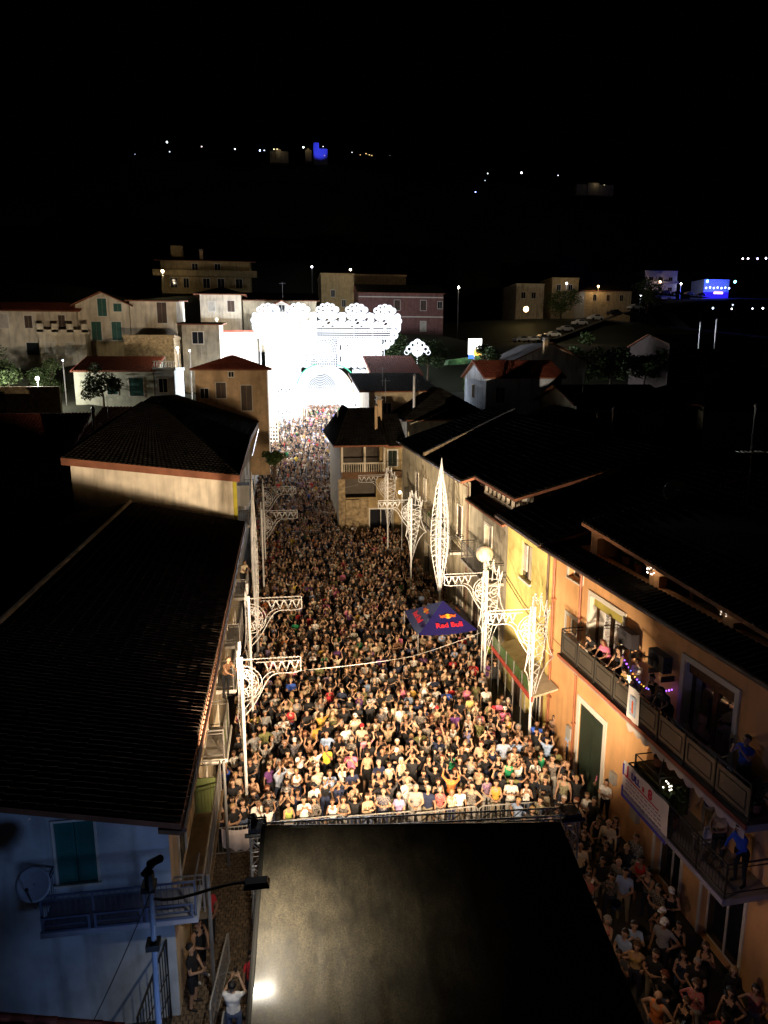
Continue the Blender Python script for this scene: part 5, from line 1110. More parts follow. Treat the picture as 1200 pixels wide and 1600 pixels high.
fixture(6.9, 13.4, 1.4, (6.4, 14.6, 4.6), 18, (.05, .15, 1.0), 'blue2', 70); fixture(-.45, 14.2, .6, (-.80, 14.8, 3.6), 14, (.05, .2, 1.0), 'blue3', 60)

# ------------------------------------------------------------------ near lamp post with LED arm
LP = empty('street_lamp', (-2.52, 11.2, 0), 'street lamp pole with long arm reaching over the left edge of the stage roof', 'street lamp')
mb = MB(); mb.tube([(-2.55, 11.5, 0), (-2.55, 11.5, 4), (-2.5, 11.5, 6.85)], .062, 10, r2=.045); mb.build('pole', mat('blue_grey_pole', (.25, .3, .4), rough=.5), LP)
mb = MB(); mb.tube(bez((-2.5, 11.5, 6.2), (-2.0, 11.4, 6.1), (-1.4, 11.35, 6.5), (-.85, 11.3, 6.5), 8), .028, 6); mb.build('arm', DARKMETAL, LP)
mb = MB(); mb.hexa([(-.88, 11.16, 6.44), (-.42, 11.16, 6.44), (-.42, 11.42, 6.44), (-.88, 11.42, 6.44), (-.84, 11.2, 6.53), (-.46, 11.2, 6.53), (-.46, 11.38, 6.53), (-.84, 11.38, 6.53)]); h_ = mb.build('lamp_head', BLACKP, LP)
mb = MB(); mb.box(-.82, -.48, 11.2, 11.38, 6.425, 6.438); mb.build('led_panel', emit('led_white', (1, .97, .9), 40), h_)
mb = MB()
for (a, b, r) in (((-2.5, 11.5, 6.9), (-2.28, 11.35, 7.1), .07), ((-2.62, 11.5, 6.7), (-2.4, 11.5, 6.95), .06), ((-2.5, 11.4, 6.5), (-2.5, 11.4, 6.8), .09)): mb.tube([a, b], r, 8)
mb.build('floodlight_cluster', BLACKP, LP)
for z in (5.2, 6.4): mb = MB(); mb.box(-2.66, -2.42, 11.38, 11.62, z, z + .12); mb.build('clamp', DARKMETAL, LP)
ll = light('led_lamp', 'SPOT', (-.64, 11.5, 6.40), 560, (1, .90, .72), .06, target=(-.1, 12.1, 4.4), angle=118, blend=.9)
def cable(name, pts, label, sag=.3, r=.009, m=BLACKP, grp=None):
    mb = MB(); P_ = []
    for a, b in zip(pts[:-1], pts[1:]):
        a, b = Vector(a), Vector(b)
        for i in range(13): t = i / 12; q = a.lerp(b, t); q.z -= sag * 4 * t * (1 - t); P_.append(q)
    mb.tube(P_, r, 4); o = mb.build(name, m); tag(o, label, 'cable', grp); return o
cable('cable', [(-2.5, 11.4, 6.4), (-4.3, 12.0, 2.4)], 'dark cable slanting from the lamp pole down to the lower left', .1)
cable('cable', [(-.7, 11.3, 6.5), (-1.2, 14.5, 1.2)], 'thin dark cable running down over the cobbled lane from the lamp arm', .05)
LW = mat('white_cable', (.28, .27, .25), rough=.5)
cable('cable', [(.45, 22.45, 5.5), (4.4, 23.4, 5.35), (7.6, 24.9, 5.6)], 'thin white cable strung across the crowd between the two nearest brackets', .05, .006, LW, 'cables over the crowd')
cable('cable', [(.95, 51.4, 6.6), (5.8, 53.5, 6.6)], 'dim wire between the far pair of brackets', .2, .012, LW, 'cables over the crowd')
# guy poles and wires near the bend of the street
for (x, y, z0, z1, lab) in ((5.7, 71, 0, 11.5, 'thin steel mast at the right side where the street starts to climb'), (-3.0, 80, 1, 11.5, 'thin steel mast at the left side where the street starts to climb'), (-1.5, 88, 2, 9.5, 'thin mast among the brightly lit crowd at left')):
    e = empty('mast', (x, y, z0), lab, 'mast'); mb = MB(); mb.tube([(x, y, z0), (x, y, z1)], .07, 6); mb.build('pole', GALV, e)
    mb = MB(); mb.tube([(x, y, z1 - .3), (x + (1.5 if x > 0 else -1.2), y - 3, z0 + 3)], .012, 3); mb.build('guy_wire', GALV, e)
# ------------------------------------------------------------------ blue pyramid tent
TB = mat('navy_tent_cloth', (.013, .010, .11), rough=.6, var=.08, scale=2); TK = mat('dark_navy_tent_cloth', (.022, .02, .06), rough=.6)
TE = empty('pop_up_tent', (8, 34.8, 0), 'dark blue pyramid tent with red lettering and a yellow sun emblem in the crowd', 'tent')
cx, cy = 8.1, 34.7; hw = 1.55; ze = 2.32; apx = (8.22, 34.9, 3.4)
cor = [(6.55, 33.1, ze - .05), (9.65, 33.2, ze + .02), (9.75, 36.4, ze), (6.45, 36.5, ze + .05)]
for i in range(4):
    a, b = Vector(cor[i]), Vector(cor[(i + 1) % 4]); c = Vector(apx); mb = MB(); N_ = 10
    for j in range(N_ + 1):
        for k in range(N_ + 1 - j):
            u = k / N_; w = j / N_; v_ = 1 - u - w
            q = a * v_ + b * u + c * w; q.z -= .16 * 3 * u * v_ * (1 - w) + .10 * math.sin(math.pi * w) * .5; mb.v.append(tuple(q))
    idx = {}; t = 0
    for j in range(N_ + 1):
        for k in range(N_ + 1 - j): idx[(j, k)] = t; t += 1
    for j in range(N_):
        for k in range(N_ - j):
            mb.f.append([idx[(j, k)], idx[(j, k + 1)], idx[(j + 1, k)]]); mb.mi.append(-1)
            if k < N_ - j - 1: mb.f.append([idx[(j, k + 1)], idx[(j + 1, k + 1)], idx[(j + 1, k)]]); mb.mi.append(-1)
    mb.build('canopy_panel', TK if i == 1 else TB, TE, smooth=True)
    mb = MB(); mb.quad([tuple(a - Vector((0, 0, .24))), tuple(b - Vector((0, 0, .24))), tuple(b), tuple(a)]) if False else None
    mb = MB(); mb.tube([(cor[i][0], cor[i][1], 0), (cor[i][0], cor[i][1], ze)], .03, 6); mb.build('leg', GALV, TE)
REDT = mat('red_print', (.62, .02, .05), var=.03, bump=0); YELT = mat('yellow_print', (.85, .45, .03), var=.03, bump=0); ORT = mat('orange_print', (.70, .12, .02), var=.03, bump=0)
def text(s, size, M, m, name, parent, bold=.0):
    cu = bpy.data.curves.new('t', 'FONT'); cu.body = s; cu.size = size; cu.align_x = 'CENTER'; cu.align_y = 'CENTER'; cu.extrude = .006; cu.offset = bold; cu.resolution_u = 4
    o = bpy.data.objects.new('t', cu); COL.objects.link(o); dg = bpy.context.evaluated_depsgraph_get(); me = bpy.data.meshes.new_from_object(o.evaluated_get(dg)); bpy.data.objects.remove(o)
    org = Vector(POS.get(parent.name, (0, 0, 0)))
    me.transform(Matrix.Translation(-org) @ M); me.materials.clear(); me.materials.append(m)
    t = bpy.data.objects.new(name, me); COL.objects.link(t); t.parent = parent; POS[t.name] = tuple(org); return t
def frame_on(a, b, c, u, w, off=.03):
    """matrix on the tent panel: x along a->b, y up to apex"""
    a, b, c = map(Vector, (a, b, c)); m = (a + b) / 2; X = (b - a).normalized(); Z = X.cross(c - m).normalized(); 
    if Z.z < 0: Z = -Z
    Y = Z.cross(X); q = m.lerp(c, w) + X * u + Z * off; q.z -= .0
    return Matrix(((X.x, Y.x, Z.x, q.x), (X.y, Y.y, Z.y, q.y), (X.z, Y.z, Z.z, q.z), (0, 0, 0, 1)))
def emblem(M, s, parent):
    mb = MB()
    def T(x, y, z=0): return tuple(M @ Vector((x * s, y * s, z)))
    n = 20; mb.quad([T(.20 * math.cos(2 * math.pi * i / n), .20 * math.sin(2 * math.pi * i / n), .004) for i in range(n)], YELT)
    for sx in (-1, 1):
        body = [(.05, .03), (.16, .12), (.30, .12), (.42, .05), (.50, .12), (.53, .17), (.55, .08), (.50, -.02), (.56, -.12), (.48, -.08), (.38, -.14), (.30, -.06), (.18, -.12), (.12, -.06)]
        k = [T(sx * x, y, .009) for (x, y) in body]; mb.quad(k if sx > 0 else k[::-1], ORT)
    return mb.build('sun_emblem', None, parent)
Mf = frame_on(cor[0], cor[1], apx, .12, .20, .05); text('Red Bull', .42, Mf, REDT, 'lettering', TE, .012); emblem(frame_on(cor[0], cor[1], apx, .12, .47, .05), .78, TE)
Ml = frame_on(cor[3], cor[0], apx, 0, .22, .05); text('Red Bull', .42, Ml, REDT, 'lettering', TE, .012); emblem(frame_on(cor[3], cor[0], apx, 0, .49, .05), .78, TE)
Mr = frame_on(cor[1], cor[2], apx, 0, .49, .05); emblem(Mr, .7, TE)
# market stall behind the globe bracket
e = empty('market_stall', (10.0, 27.6, 0), 'long stall counter with green glass panels and red edge along the yellow house', 'stall')
mb = MB(); mb.hexa([(9.55, 24.9, 2.62), (10.6, 24.9, 2.9), (10.6, 30.2, 2.9), (9.55, 30.2, 2.62), (9.55, 24.9, 2.7), (10.6, 24.9, 2.98), (10.6, 30.2, 2.98), (9.55, 30.2, 2.7)]); mb.build('awning', mat('faded_awning', (.42, .36, .26), stain=.3), e)
mb = MB(); mb.box(9.48, 9.56, 24.85, 30.25, 2.5, 2.72); mb.build('awning_edge', mat('red_edge', (.42, .06, .04)), e)
for k in range(5):
    mb = MB(); mb.box(9.5, 9.53, 25.05 + k * 1.03, 25.95 + k * 1.03, 2.74, 3.25); mb.build('glass_panel', mat('green_glass_panel', (.06, .12, .04), rough=.2), e)
for k in range(6): mb = MB(); mb.tube([(9.5, 25.0 + k * 1.03, 0), (9.5, 25.0 + k * 1.03, 3.3)], .025, 5); mb.build('post', GALV, e)

# ------------------------------------------------------------------ crowd barriers
BARM = mat('zinc_barrier', (.36, .35, .33), rough=.5, metal=.15, bump=0)
def barrier_proto():
    e = empty('crowd_barrier', (0, 0, 0), None, None, 'crowd barriers in front of the stage', rz=1e-6)
    mb = MB(); L = 1.1; mb.tube([(-L, 0, .12), (-L, 0, 1.0), (-L + .1, 0, 1.1), (L - .1, 0, 1.1), (L, 0, 1.0), (L, 0, .12)], .022, 6); mb.tube([(-L, 0, .2), (L, 0, .2)], .016, 5); mb.build('frame', BARM, e, origin=(0, 0, 0))
    mb = MB()
    for k in range(16): x = -L + 2 * L * (k + 1) / 17; mb.tube([(x, 0, .2), (x, 0, 1.1)], .008, 4)
    mb.build('bars', BARM, e)
    for sx in (-1, 1):
        mb = MB(); mb.tube([(sx * .8, -.28, .0), (sx * .8, 0, .14), (sx * .8, .28, .0)], .016, 5); mb.build('foot', BARM, e)
    return e
bp_ = barrier_proto(); first = True
BAR = [(-1.75, 20.6, 0, 'crowd barrier at far left that a white cloth hangs over'), (.6, 20.7, .02, 'crowd barrier in front of the yellow-green top, left of centre'), (2.85, 20.6, -.02, 'crowd barrier left of the middle, its rail just clear of the stage roof'), (5.05, 20.5, .05, 'crowd barrier right of the middle in front of the red top'), (7.3, 20.5, -.03, 'rightmost crowd barrier of the front line'), (-1.85, 15.2, 1.45, 'crowd barrier standing lengthwise in the lane by the wall'), (-1.72, 12.9, 1.5, 'crowd barrier in the lane nearest the bottom edge'), (6.9, 18.6, 1.3, 'crowd barrier turned sideways at the right corner of the pit')]
for (x, y, rz, lab) in BAR:
    b = bp_ if first else copy_tree(bp_); first = False
    b.location = (x, y, .04); b.rotation_euler = (0, 0, rz); tag(b, lab, 'barrier')
mb = MB(); n = 24
for i in range(n + 1):
    for j in range(7):
        x = -2.2 + 1.1 * i / n; t = j / 6; z = 1.2 - (.10 * math.sin(math.pi * i / n)) - t * (.62 + .12 * math.sin(2.6 * i / n)); y_ = 20.52 - .05 - .05 * math.sin(i * .9) * t
        mb.v.append((x, y_, z))
for i in range(n):
    for j in range(6): k = i * 7 + j; mb.f.append([k, k + 7, k + 8, k + 1]); mb.mi.append(-1)
tag(mb.build('banner', mat('white_banner_cloth', (.72, .64, .62)), smooth=True), 'plain white cloth banner drooping over the leftmost barrier', 'banner')
mb = MB(); mb.box(-.8, .25, 19.6, 20.3, 0, 1.0); mb.box(-.85, .3, 19.55, 20.35, 1.0, 1.1); tag(mb.build('speaker_cabinet', BLACKP), 'black speaker cabinet by the left stage corner behind the barrier', 'speaker')

# ------------------------------------------------------------------ things on the orange house balconies
def child_box(parent, name, m, *b): mb = MB(); FR.box(mb, *b); return mb.build(name, m, parent)
for (a0, lab) in ((6.0, 'air conditioning unit on the orange wall nearer the french window'), (7.75, 'air conditioning unit on the orange wall above the fairy lights')):
    e = empty('air_conditioner', FR.p(a0 + .45, 6.85, .3), lab, 'air conditioner', 'air conditioners on the orange wall')
    child_box(e, 'casing', mat('dim_ac_casing', (.06, .055, .065)), a0, a0 + .8, 6.85, 7.35, .12, .40)
    mb = MB(); c = FR.p(a0 + .35, 7.05, .46)
    for r in (.22, .15, .08): mb.tube([FR.p(a0 + .33 + r * math.cos(t), 7.1 + r * math.sin(t), .412) for t in [2 * math.pi * i / 14 for i in range(14)]], .01, 4, closed=True)
    mb.build('fan_grille', DARKMETAL, e); child_box(e, 'bracket', DARKMETAL, a0 + .1, a0 + .15, 6.6, 6.75, .01, .42); child_box(e, 'bracket', DARKMETAL, a0 + .75, a0 + .8, 6.6, 6.75, .01, .42)
e = empty('fairy_lights', FR.p(7.4, 6.6, .1), 'string of purple and yellow fairy lights hanging on the orange wall', 'fairy lights')
mb = MB(); fp = []
for i in range(24): t = i / 23; fp.append(FR.p(6.4 + 2.4 * t, 6.62 - .55 * math.sin(math.pi * t) - .12 * t, .5 - .35 * t))
mb.tube(fp, .006, 3); mb.build('wire', BLACKP, e)
cols_ = [('fl_purple', (.35, .1, 1), 5), ('fl_yellow', (1, .6, .1), 3), ('fl_orange', (1, .3, .05), 2.2), ('fl_blue', (.15, .2, 1), 4)]
for i in range(1, 23, 1):
    mb = MB(); nm, c_, s_ = cols_[(i * 7) % 4 if 3 < i < 20 else 0]; mb.ball(fp[i], .022 if i % 3 else .03, nu=6, nv=4); mb.build('bulb', emit(nm, c_, s_), e)
e = empty('awning_bracket', FR.p(7.0, 5.2, .7), 'black post and bent arm above the leaning spectators', 'bracket')
mb = MB(); mb.tube([FR.p(7.35, 5.3, .72), FR.p(7.3, 7.1, .7), FR.p(8.7, 7.15, .25)], .03, 6); mb.build('arm', DARKMETAL, e)
# poster hanging on the rail
mb = MB()
for i in range(9):
    for j in range(7): mb.v.append(FR.p(7.72 + .62 * i / 8, 6.2 - 1.15 * j / 6, .93 + .015 * math.sin(i * 1.1 + j * .4)))
for i in range(8):
    for j in range(6): k = i * 7 + j; mb.f.append([k, k + 1, k + 8, k + 7]); mb.mi.append(-1)
bn = tag(mb.build('banner', mat('pale_printed_cloth', (.74, .70, .66), var=.06), smooth=True), 'narrow pale banner with a faded blue and red print over the upper balcony rail', 'banner')
mb = MB(); mb.quad([FR.p(7.84, 5.35, .955), FR.p(8.22, 5.35, .955), FR.p(8.22, 5.95, .955), FR.p(7.84, 5.95, .955)]); mb.build('blue_print', mat('faded_blue_print', (.38, .46, .58), var=.3, scale=9), bn)
mb = MB(); mb.quad([FR.p(8.0, 5.45, .96), FR.p(8.08, 5.42, .96), FR.p(8.06, 5.85, .96), FR.p(7.98, 5.8, .96)]); mb.build('red_print_mark', ORT, bn)
e = empty('light_star', FR.p(7.55, 6.25, .8), 'small glowing pale yellow star ornament on top of the balcony rail', 'ornament')
mb = MB(); c = (0, 0)
pts = [FR.p(7.6 + (.13 if i % 2 == 0 else .06) * math.cos(math.pi * i / 5), 6.33 + (.13 if i % 2 == 0 else .06) * math.sin(math.pi * i / 5), .86) for i in range(10)]
pts2 = [tuple(Vector(p) + Vector((-.03, 0, 0))) for p in pts]; mb.quad(pts); mb.quad(pts2[::-1])
for i in range(10): mb.quad([pts[i], pts2[i], pts2[(i + 1) % 10], pts[(i + 1) % 10]])
mb.build('star', emit('star_glow', (1, .85, .45), 2.2), e)
# lettered banner on the lower balcony
BN = empty('shop_banner', FR.p(9.5, 3.2, 1.33), 'white shop banner with blue edges and red and blue lettering on the lower balcony corner', 'banner')
mb = MB(); BO = 1.33
n = 16
for i in range(n + 1):
    for j in range(5):
        a = 8.42 + 2.3 * i / n; mb.v.append(FR.p(a, 4.2 - 1.12 * j / 4 + .01 * math.sin(i), BO + .012 * math.sin(i * 1.2 + j)))
for i in range(n):
    for j in range(4): k = i * 5 + j; mb.f.append([k, k + 1, k + 6, k + 5]); mb.mi.append(-1)
mb.build('cloth', mat('shop_banner_cloth', (.78, .72, .72), var=.04), BN, smooth=True)
BLP = mat('blue_print', (.05, .04, .42), var=.03, bump=0)
mb = MB(); FR.box(mb, 8.42, 10.72, 3.05, 3.15, BO + .016, BO + .026); FR.box(mb, 8.42, 8.5, 3.15, 3.4, BO + .016, BO + .026); FR.box(mb, 8.42, 8.49, 3.75, 4.1, BO + .016, BO + .026); mb.build('blue_border', BLP, BN)
mb = MB(); FR.box(mb, 8.5, 10.3, 3.77, 3.80, BO + .016, BO + .026); mb.build('red_line', REDT, BN)
def FRM(a, z, o):
    q = Vector(FR.p(a, z, o)); X = FR.a; Y = Vector((0, 0, 1)); Z = FR.o
    return Matrix(((X.x, Y.x, Z.x, q.x), (X.y, Y.y, Z.y, q.y), (X.z, Y.z, Z.z, q.z), (0, 0, 0, 1)))
text('J', .40, FRM(8.68, 3.97, BO + .02), REDT, 'letter', BN, .01); text('ULL', .27, FRM(9.12, 3.95, BO + .02), BLP, 'letter', BN, .008); text('a', .26, FRM(9.52, 3.94, BO + .02), REDT, 'letter', BN, .006); text('8', .40, FRM(9.86, 3.96, BO + .02), REDT, 'letter', BN, .012)
mb = MB(); rb = random.Random(4)
for k in range(4):
    a = 8.62
    while a < 10.45: w = rb.uniform(.05, .18); FR.box(mb, a, a + w, 3.66 - k * .12, 3.69 - k * .12, BO + .016, BO + .022); a += w + .05
mb.build('fine_print_lines', mat('grey_print', (.30, .25, .35)), BN)
# cables clipped along the facades
cabs = [([FR.p(.2, 4.75, .02), FR.p(2.8, 4.7, .03), FR.p(6, 4.55, .02), FR.p(8.2, 4.4, .03)], .03), ([FR.p(3.0, 4.6, .02), FR.p(5.5, 4.35, .02), FR.p(8.4, 4.3, .02)], .05)]
for P_, sg in cabs:
    mb = MB(); Q_ = []
    for a, b in zip(P_[:-1], P_[1:]):
        a, b = Vector(a), Vector(b)
        for i in range(7): t = i / 6; q = a.lerp(b, t); q.z -= sg * 4 * t * (1 - t); Q_.append(q)
    mb.tube(Q_, .012, 4); mb.build('wall_cable', BLACKP, E0)
for EE, P_ in ((E1, [FY.p(0, 5.6, .03), FY.p(2.5, 5.1, .05), FY.p(5.6, 4.7, .03)]), (E2, [FG.p(0, 4.6, .03), FG.p(3, 4.3, .1), FG.p(6.9, 5.7, .03)]), (E3, [FB.p(2, 6.4, .03), FB.p(9, 5.2, .2), FB.p(14, 6.0, .03), FB.p(22.6, 4.7, .03)])):
    for dz_ in (0, -.22): mb = MB(); mb.tube([(a, b, c + dz_) for (a, b, c) in P_], .015, 4); mb.build('wall_cable', BLACKP, EE)
for (a, z, w_, h_2) in ((7.0, 1.2, .4, .6), (5.6, 1.6, .3, .4), (2.2, 1.4, .35, .5)):
    mb = MB(); FR.box(mb, a, a + w_, z, z + h_2, .003, .14); mb.build('meter_box', mat('grey_meter_box', (.4, .4, .38), rough=.5), E0)
# furniture
def chair(pos, rz, m, label, cat='chair'):
    e = empty('plastic_chair', pos, label, cat, 'white chairs on the upper balcony', rz=rz + 1e-6)
    mb = MB(); mb.hexa([(-.24, -.23, .42), (.24, -.23, .42), (.22, .22, .42), (-.22, .22, .42), (-.24, -.23, .46), (.24, -.23, .46), (.22, .22, .46), (-.22, .22, .46)]); mb.build('seat', m, e)
    mb = MB(); N_ = 10
    for i in range(N_):
        a0 = R(20 + 140 * i / N_); a1 = R(20 + 140 * (i + 1) / N_); f = lambda a, z, r: (r * math.cos(a), .02 + r * math.sin(a), z)
        top = lambda a: .72 + .18 * math.sin(a) ** 2
        mb.hexa([f(a0, .55, .25), f(a1, .55, .25), f(a1, .55, .28), f(a0, .55, .28), f(a0, top(a0), .28), f(a1, top(a1), .28), f(a1, top(a1), .31), f(a0, top(a0), .31)])
    mb.build('backrest', m, e)
    for sx in (-1, 1):
        for sy in (-1, 1): mb = MB(); mb.tube([(sx * .23, sy * .22, 0), (sx * .2, sy * .19, .44)], .02, 5); mb.build('leg', m, e)
        mb = MB(); mb.tube([(sx * .24, -.22, .44), (sx * .27, -.2, .64), (sx * .27, .1, .66)], .02, 5); mb.build('armrest', m, e)
    return e
chair(FR.p(9.75, 5.17, .45), 1.2, PLAST, 'white armchair with rounded back before the second balcony door'); chair(FR.p(11.0, 5.17, .4), 1.9, PLAST, 'white armchair nearest the phone holder on the upper balcony')
e = empty('rocking_lounger', FR.p(10.5, 5.2, .4), 'white low table or lounger base between the two balcony chairs', 'table')
mb = MB(); FR.box(mb, 10.2, 10.8, 5.58, 5.62, .2, .65); mb.build('table_top', PLAST, e)
for a in (10.23, 10.75):
    for o_ in (.22, .6): child_box(e, 'leg', PLAST, a, a + .04, 5.17, 5.58, o_, o_ + .04)
e = empty('folding_chair', FR.p(11.4, 3.27, .8), 'pale folding chair on the lower balcony', 'chair')
child_box(e, 'seat', PLAST, 11.2, 11.6, 3.68, 3.72, .55, .95); child_box(e, 'backrest', PLAST, 11.62, 11.66, 3.85, 4.2, .55, .95)
for (a, o_) in ((11.22, .57), (11.22, .9), (11.58, .57), (11.58, .9)): child_box(e, 'leg', GALV, a, a + .03, 3.25, 3.68, o_, o_ + .03)
e = empty('glass_case', FR.p(9.2, 3.27, .6), 'dark glass box with metal frame behind the shop banner', 'glass case')
child_box(e, 'glass_body', mat('murky_glass', (.10, .085, .04), rough=.25), 8.7, 9.9, 3.27, 4.25, .25, 1.1)
for (a, o_) in ((8.66, .2), (9.9, .2), (8.66, 1.1), (9.9, 1.1)): child_box(e, 'post', DARKMETAL, a, a + .04, 3.27, 4.5, o_, o_ + .04)
mb = MB(); mb.tube([FR.p(8.68, 4.5, .22), FR.p(9.92, 4.5, .22), FR.p(9.92, 4.5, 1.12), FR.p(8.68, 4.5, 1.12)], .02, 5, closed=True); mb.build('top_rail', DARKMETAL, e)
# ------------------------------------------------------------------ plants and trees
def leafcloud(mb, c, r, n, size, rnd, squash=1.0, shell=.35):
    for _ in range(n):
        d = Vector((rnd.gauss(0, 1), rnd.gauss(0, 1), rnd.gauss(0, 1))).normalized() * (shell + (1 - shell) * rnd.random() ** .6)
        p = Vector((c[0] + d.x * r[0], c[1] + d.y * r[1], c[2] + d.z * r[2] * squash)); u = Vector((rnd.gauss(0, 1), rnd.gauss(0, 1), rnd.gauss(0, .6))).normalized(); v = u.cross(Vector((rnd.gauss(0, 1), rnd.gauss(0, 1), rnd.gauss(0, 1)))).normalized(); s = size * rnd.uniform(.6, 1.3)
        mb.quad([p - u * s, p - v * s * .5, p + u * s, p + v * s * .5])
def tree(x, y, h, r, label, seed=1, n=2600, m=LEAF, name='tree', cat='tree', group=None, z=None, leaf=.16, fork=5):
    rnd = random.Random(seed); g = float(gz(x, y)) if z is None else z; e = empty(name, (x, y, g), label, cat, group)
    mb = MB(); top = g + h - r * .9; mb.tube([(x, y, g - .3), (x + .05, y, g + (top - g) * .5), (x + rnd.uniform(-.2, .2), y, top)], .05 * r + .06, 7, r2=.05)
    cl = []
    for k in range(fork):
        a = 2 * math.pi * k / fork + rnd.random(); q = (x + math.cos(a) * r * rnd.uniform(.35, .65), y + math.sin(a) * r * rnd.uniform(.35, .65), top + rnd.uniform(-.35, .5) * r); mb.tube([(x, y, g + (top - g) * rnd.uniform(.5, .85)), q], .05, 5, r2=.02); cl.append(q)
    mb.build('trunk', BARK, e); mb = MB(); cl.append((x, y, top + .4 * r))
    for q in cl:
        for s_ in range(3):
            c = (q[0] + rnd.gauss(0, .22) * r, q[1] + rnd.gauss(0, .22) * r, q[2] + rnd.gauss(0, .2) * r); leafcloud(mb, c, (r * .38, r * .38, r * .32), n // (len(cl) * 3), leaf, rnd)
    mb.build('crown', m, e); return e
tree(-18.9, 81.5, 5.2, 2.0, 'dark leafy tree in front of the low white house', 1, 2400, group='trees on the left slope', z=10.5)
tree(-30, 86, 4.5, 2.6, 'dark tree by the right garden lamp', 2, 2400, LEAF, group='trees on the left slope')
tree(-34.5, 87, 5.5, 3.2, 'broad dark tree at the far left under the gabled house', 3, 2600, LEAF, group='trees on the left slope'); tree(-26.5, 88, 4.0, 2.2, 'bushy dark tree behind the low white house', 4, 2000, LEAF, group='trees on the left slope')
tree(-.7, 66, 8.0, 1.1, 'slim leafy street tree just in front of the brightly lit crowd', 5, 1600, LEAF2, z=0, leaf=.14)
tree(20.5, 122, 9, 3.6, 'tall dark tree right of the portal crest', 6, 2600, LEAF, group='trees beyond the portal', z=12, leaf=.25); tree(27, 130, 9, 3.6, 'dark tree below the pink building', 7, 2200, LEAF, group='trees beyond the portal', leaf=.25); tree(33, 118, 6, 2.8, 'small tree lit green behind the neon sign', 8, 2000, LEAF2, group='trees beyond the portal', leaf=.2)
tree(27.3, 93, 6.5, 1.8, 'narrow green tree by the neon sign', 9, 1800, LEAF2, group='trees beyond the portal', leaf=.18)
for i, (x, y, h, r, lab) in enumerate(((44, 105, 7, 3.4, 'round green tree left of the barn'), (50, 104, 7.5, 3.6, 'large round green tree in the middle of the right slope'), (55, 103, 6, 2.8, 'smaller dark tree against the barn'), (76, 190, 8, 4.5, 'tree beside the lamp lit ochre house'), (106, 200, 9, 5, 'yellow-lit tree by the lamp on the ridge road'), (150, 290, 10, 6, 'dark tree in front of the grey apartment block'))):
    tree(x, y, h, r, lab, 20 + i, 2600, LEAF2 if i < 5 else LEAF, group='trees on the right slope', leaf=.26)
def potted(pos, s, label, seed, m=LEAF2, n=260, cat='potted plant'):
    rnd = random.Random(seed); e = empty('potted_plant', pos, label, cat, 'balcony plants'); x, y, z = pos
    mb = MB(); mb.tube([(x, y, z), (x, y, z + .28)], .11, 9, r2=.15); mb.build('pot', mat('terracotta_pot', (.28, .12, .07)), e)
    mb = MB(); leafcloud(mb, (x, y, z + .28 + s * .8), (s * .6, s * .6, s * .85), n, .07, rnd, shell=.1); mb.build('foliage', m, e)
for i, (a, z, o_, s, lab) in enumerate(((4.3, 5.15, .3, .3, 'small potted plant at the left end of the upper balcony'), (9.6, 3.27, .8, .55, 'bushy plant between banner and lower balcony rail'), (10.3, 3.27, .9, .6, 'tall leafy plant on the lower balcony beside the bright ornament'), (9.0, 4.27, .6, .3, 'small plant on top of the glass case'), (12.6, 5.15, .4, .4, 'plant at the right end of the upper balcony'), (3.4, 8.62, -1.2, .45, 'plant inside the first loggia arch'), (4.4, 8.62, -1.1, .35, 'flowering plant inside the first loggia arch'), (7.4, 8.62, -1.2, .4, 'plant inside the second loggia arch'))):
    potted(FR.p(a, z, o_), s, lab, 40 + i)
for i, (y, z, lab) in enumerate(((44.5, 4.65, 'plant on the pale panelled balcony'), (47, 4.65, 'second plant on the pale panelled balcony'), (33.5, 5.1, 'palm like plant on the iron balcony of the stained house'))): potted((10.1, y, z), .5, lab, 60 + i)
e = empty('light_ornament', FR.p(10.2, 4.3, 1.0), 'cluster of small white lights on the lower balcony plant', 'ornament'); rr = random.Random(8)
for k in range(7): mb = MB(); c = Vector(FR.p(10.2, 4.35, 1.0)) + Vector((rr.gauss(0, .07), rr.gauss(0, .09), rr.gauss(0, .06))); mb.ball(tuple(c), .025, nu=6, nv=4); mb.build('bulb', emit('ornament_white', (1, .95, .8), 3.5), e)
# ------------------------------------------------------------------ satellite dish on the dark roof, aerials, chimneys
e = empty('satellite_dish', (14.4, 24.5, 10.2), 'large round grey-green satellite dish standing on the black roofs at right', 'satellite dish'); dish(e, (14.6, 24.4, 10.9), .44, (-.45, -1, .1), mat('greygreen_dish', (.30, .38, .36), rough=.5))
def aerial(x, y, z, h, label):
    e = empty('tv_aerial', (x, y, z), label, 'tv aerial', 'rooftop aerials'); mb = MB(); mb.tube([(x, y, z), (x, y, z + h)], .025, 5); mb.build('mast', GALV, e)
    mb = MB(); mb.tube([(x - .5, y, z + h * .9), (x + .5, y, z + h * .9)], .015, 4)
    for k in range(6): mb.tube([(x - .45 + k * .18, y - .25, z + h * .9), (x - .45 + k * .18, y + .25, z + h * .9)], .01, 3)
    mb.build('antenna', GALV, e)
aerial(16.2, 22.5, 10.6, 2.2, 'square tv aerial on the dark roof at the right'); aerial(10.5, 71, 12, 2.3, 'aerial above the stepped dark roofs'); aerial(11.5, 80, 13.2, 2.2, 'aerial against the bright portal edge'); aerial(-15, 66, 11, 2.0, 'aerial beside the orange gable edge'); aerial(29, 66, 13, 2.4, 'aerial on the dark house right of the cold white wall'); aerial(1, 118, 26, 2.5, 'aerial on the white attic'); aerial(-8.0, 79, 16, 1.6, 'aerial on the tan house')
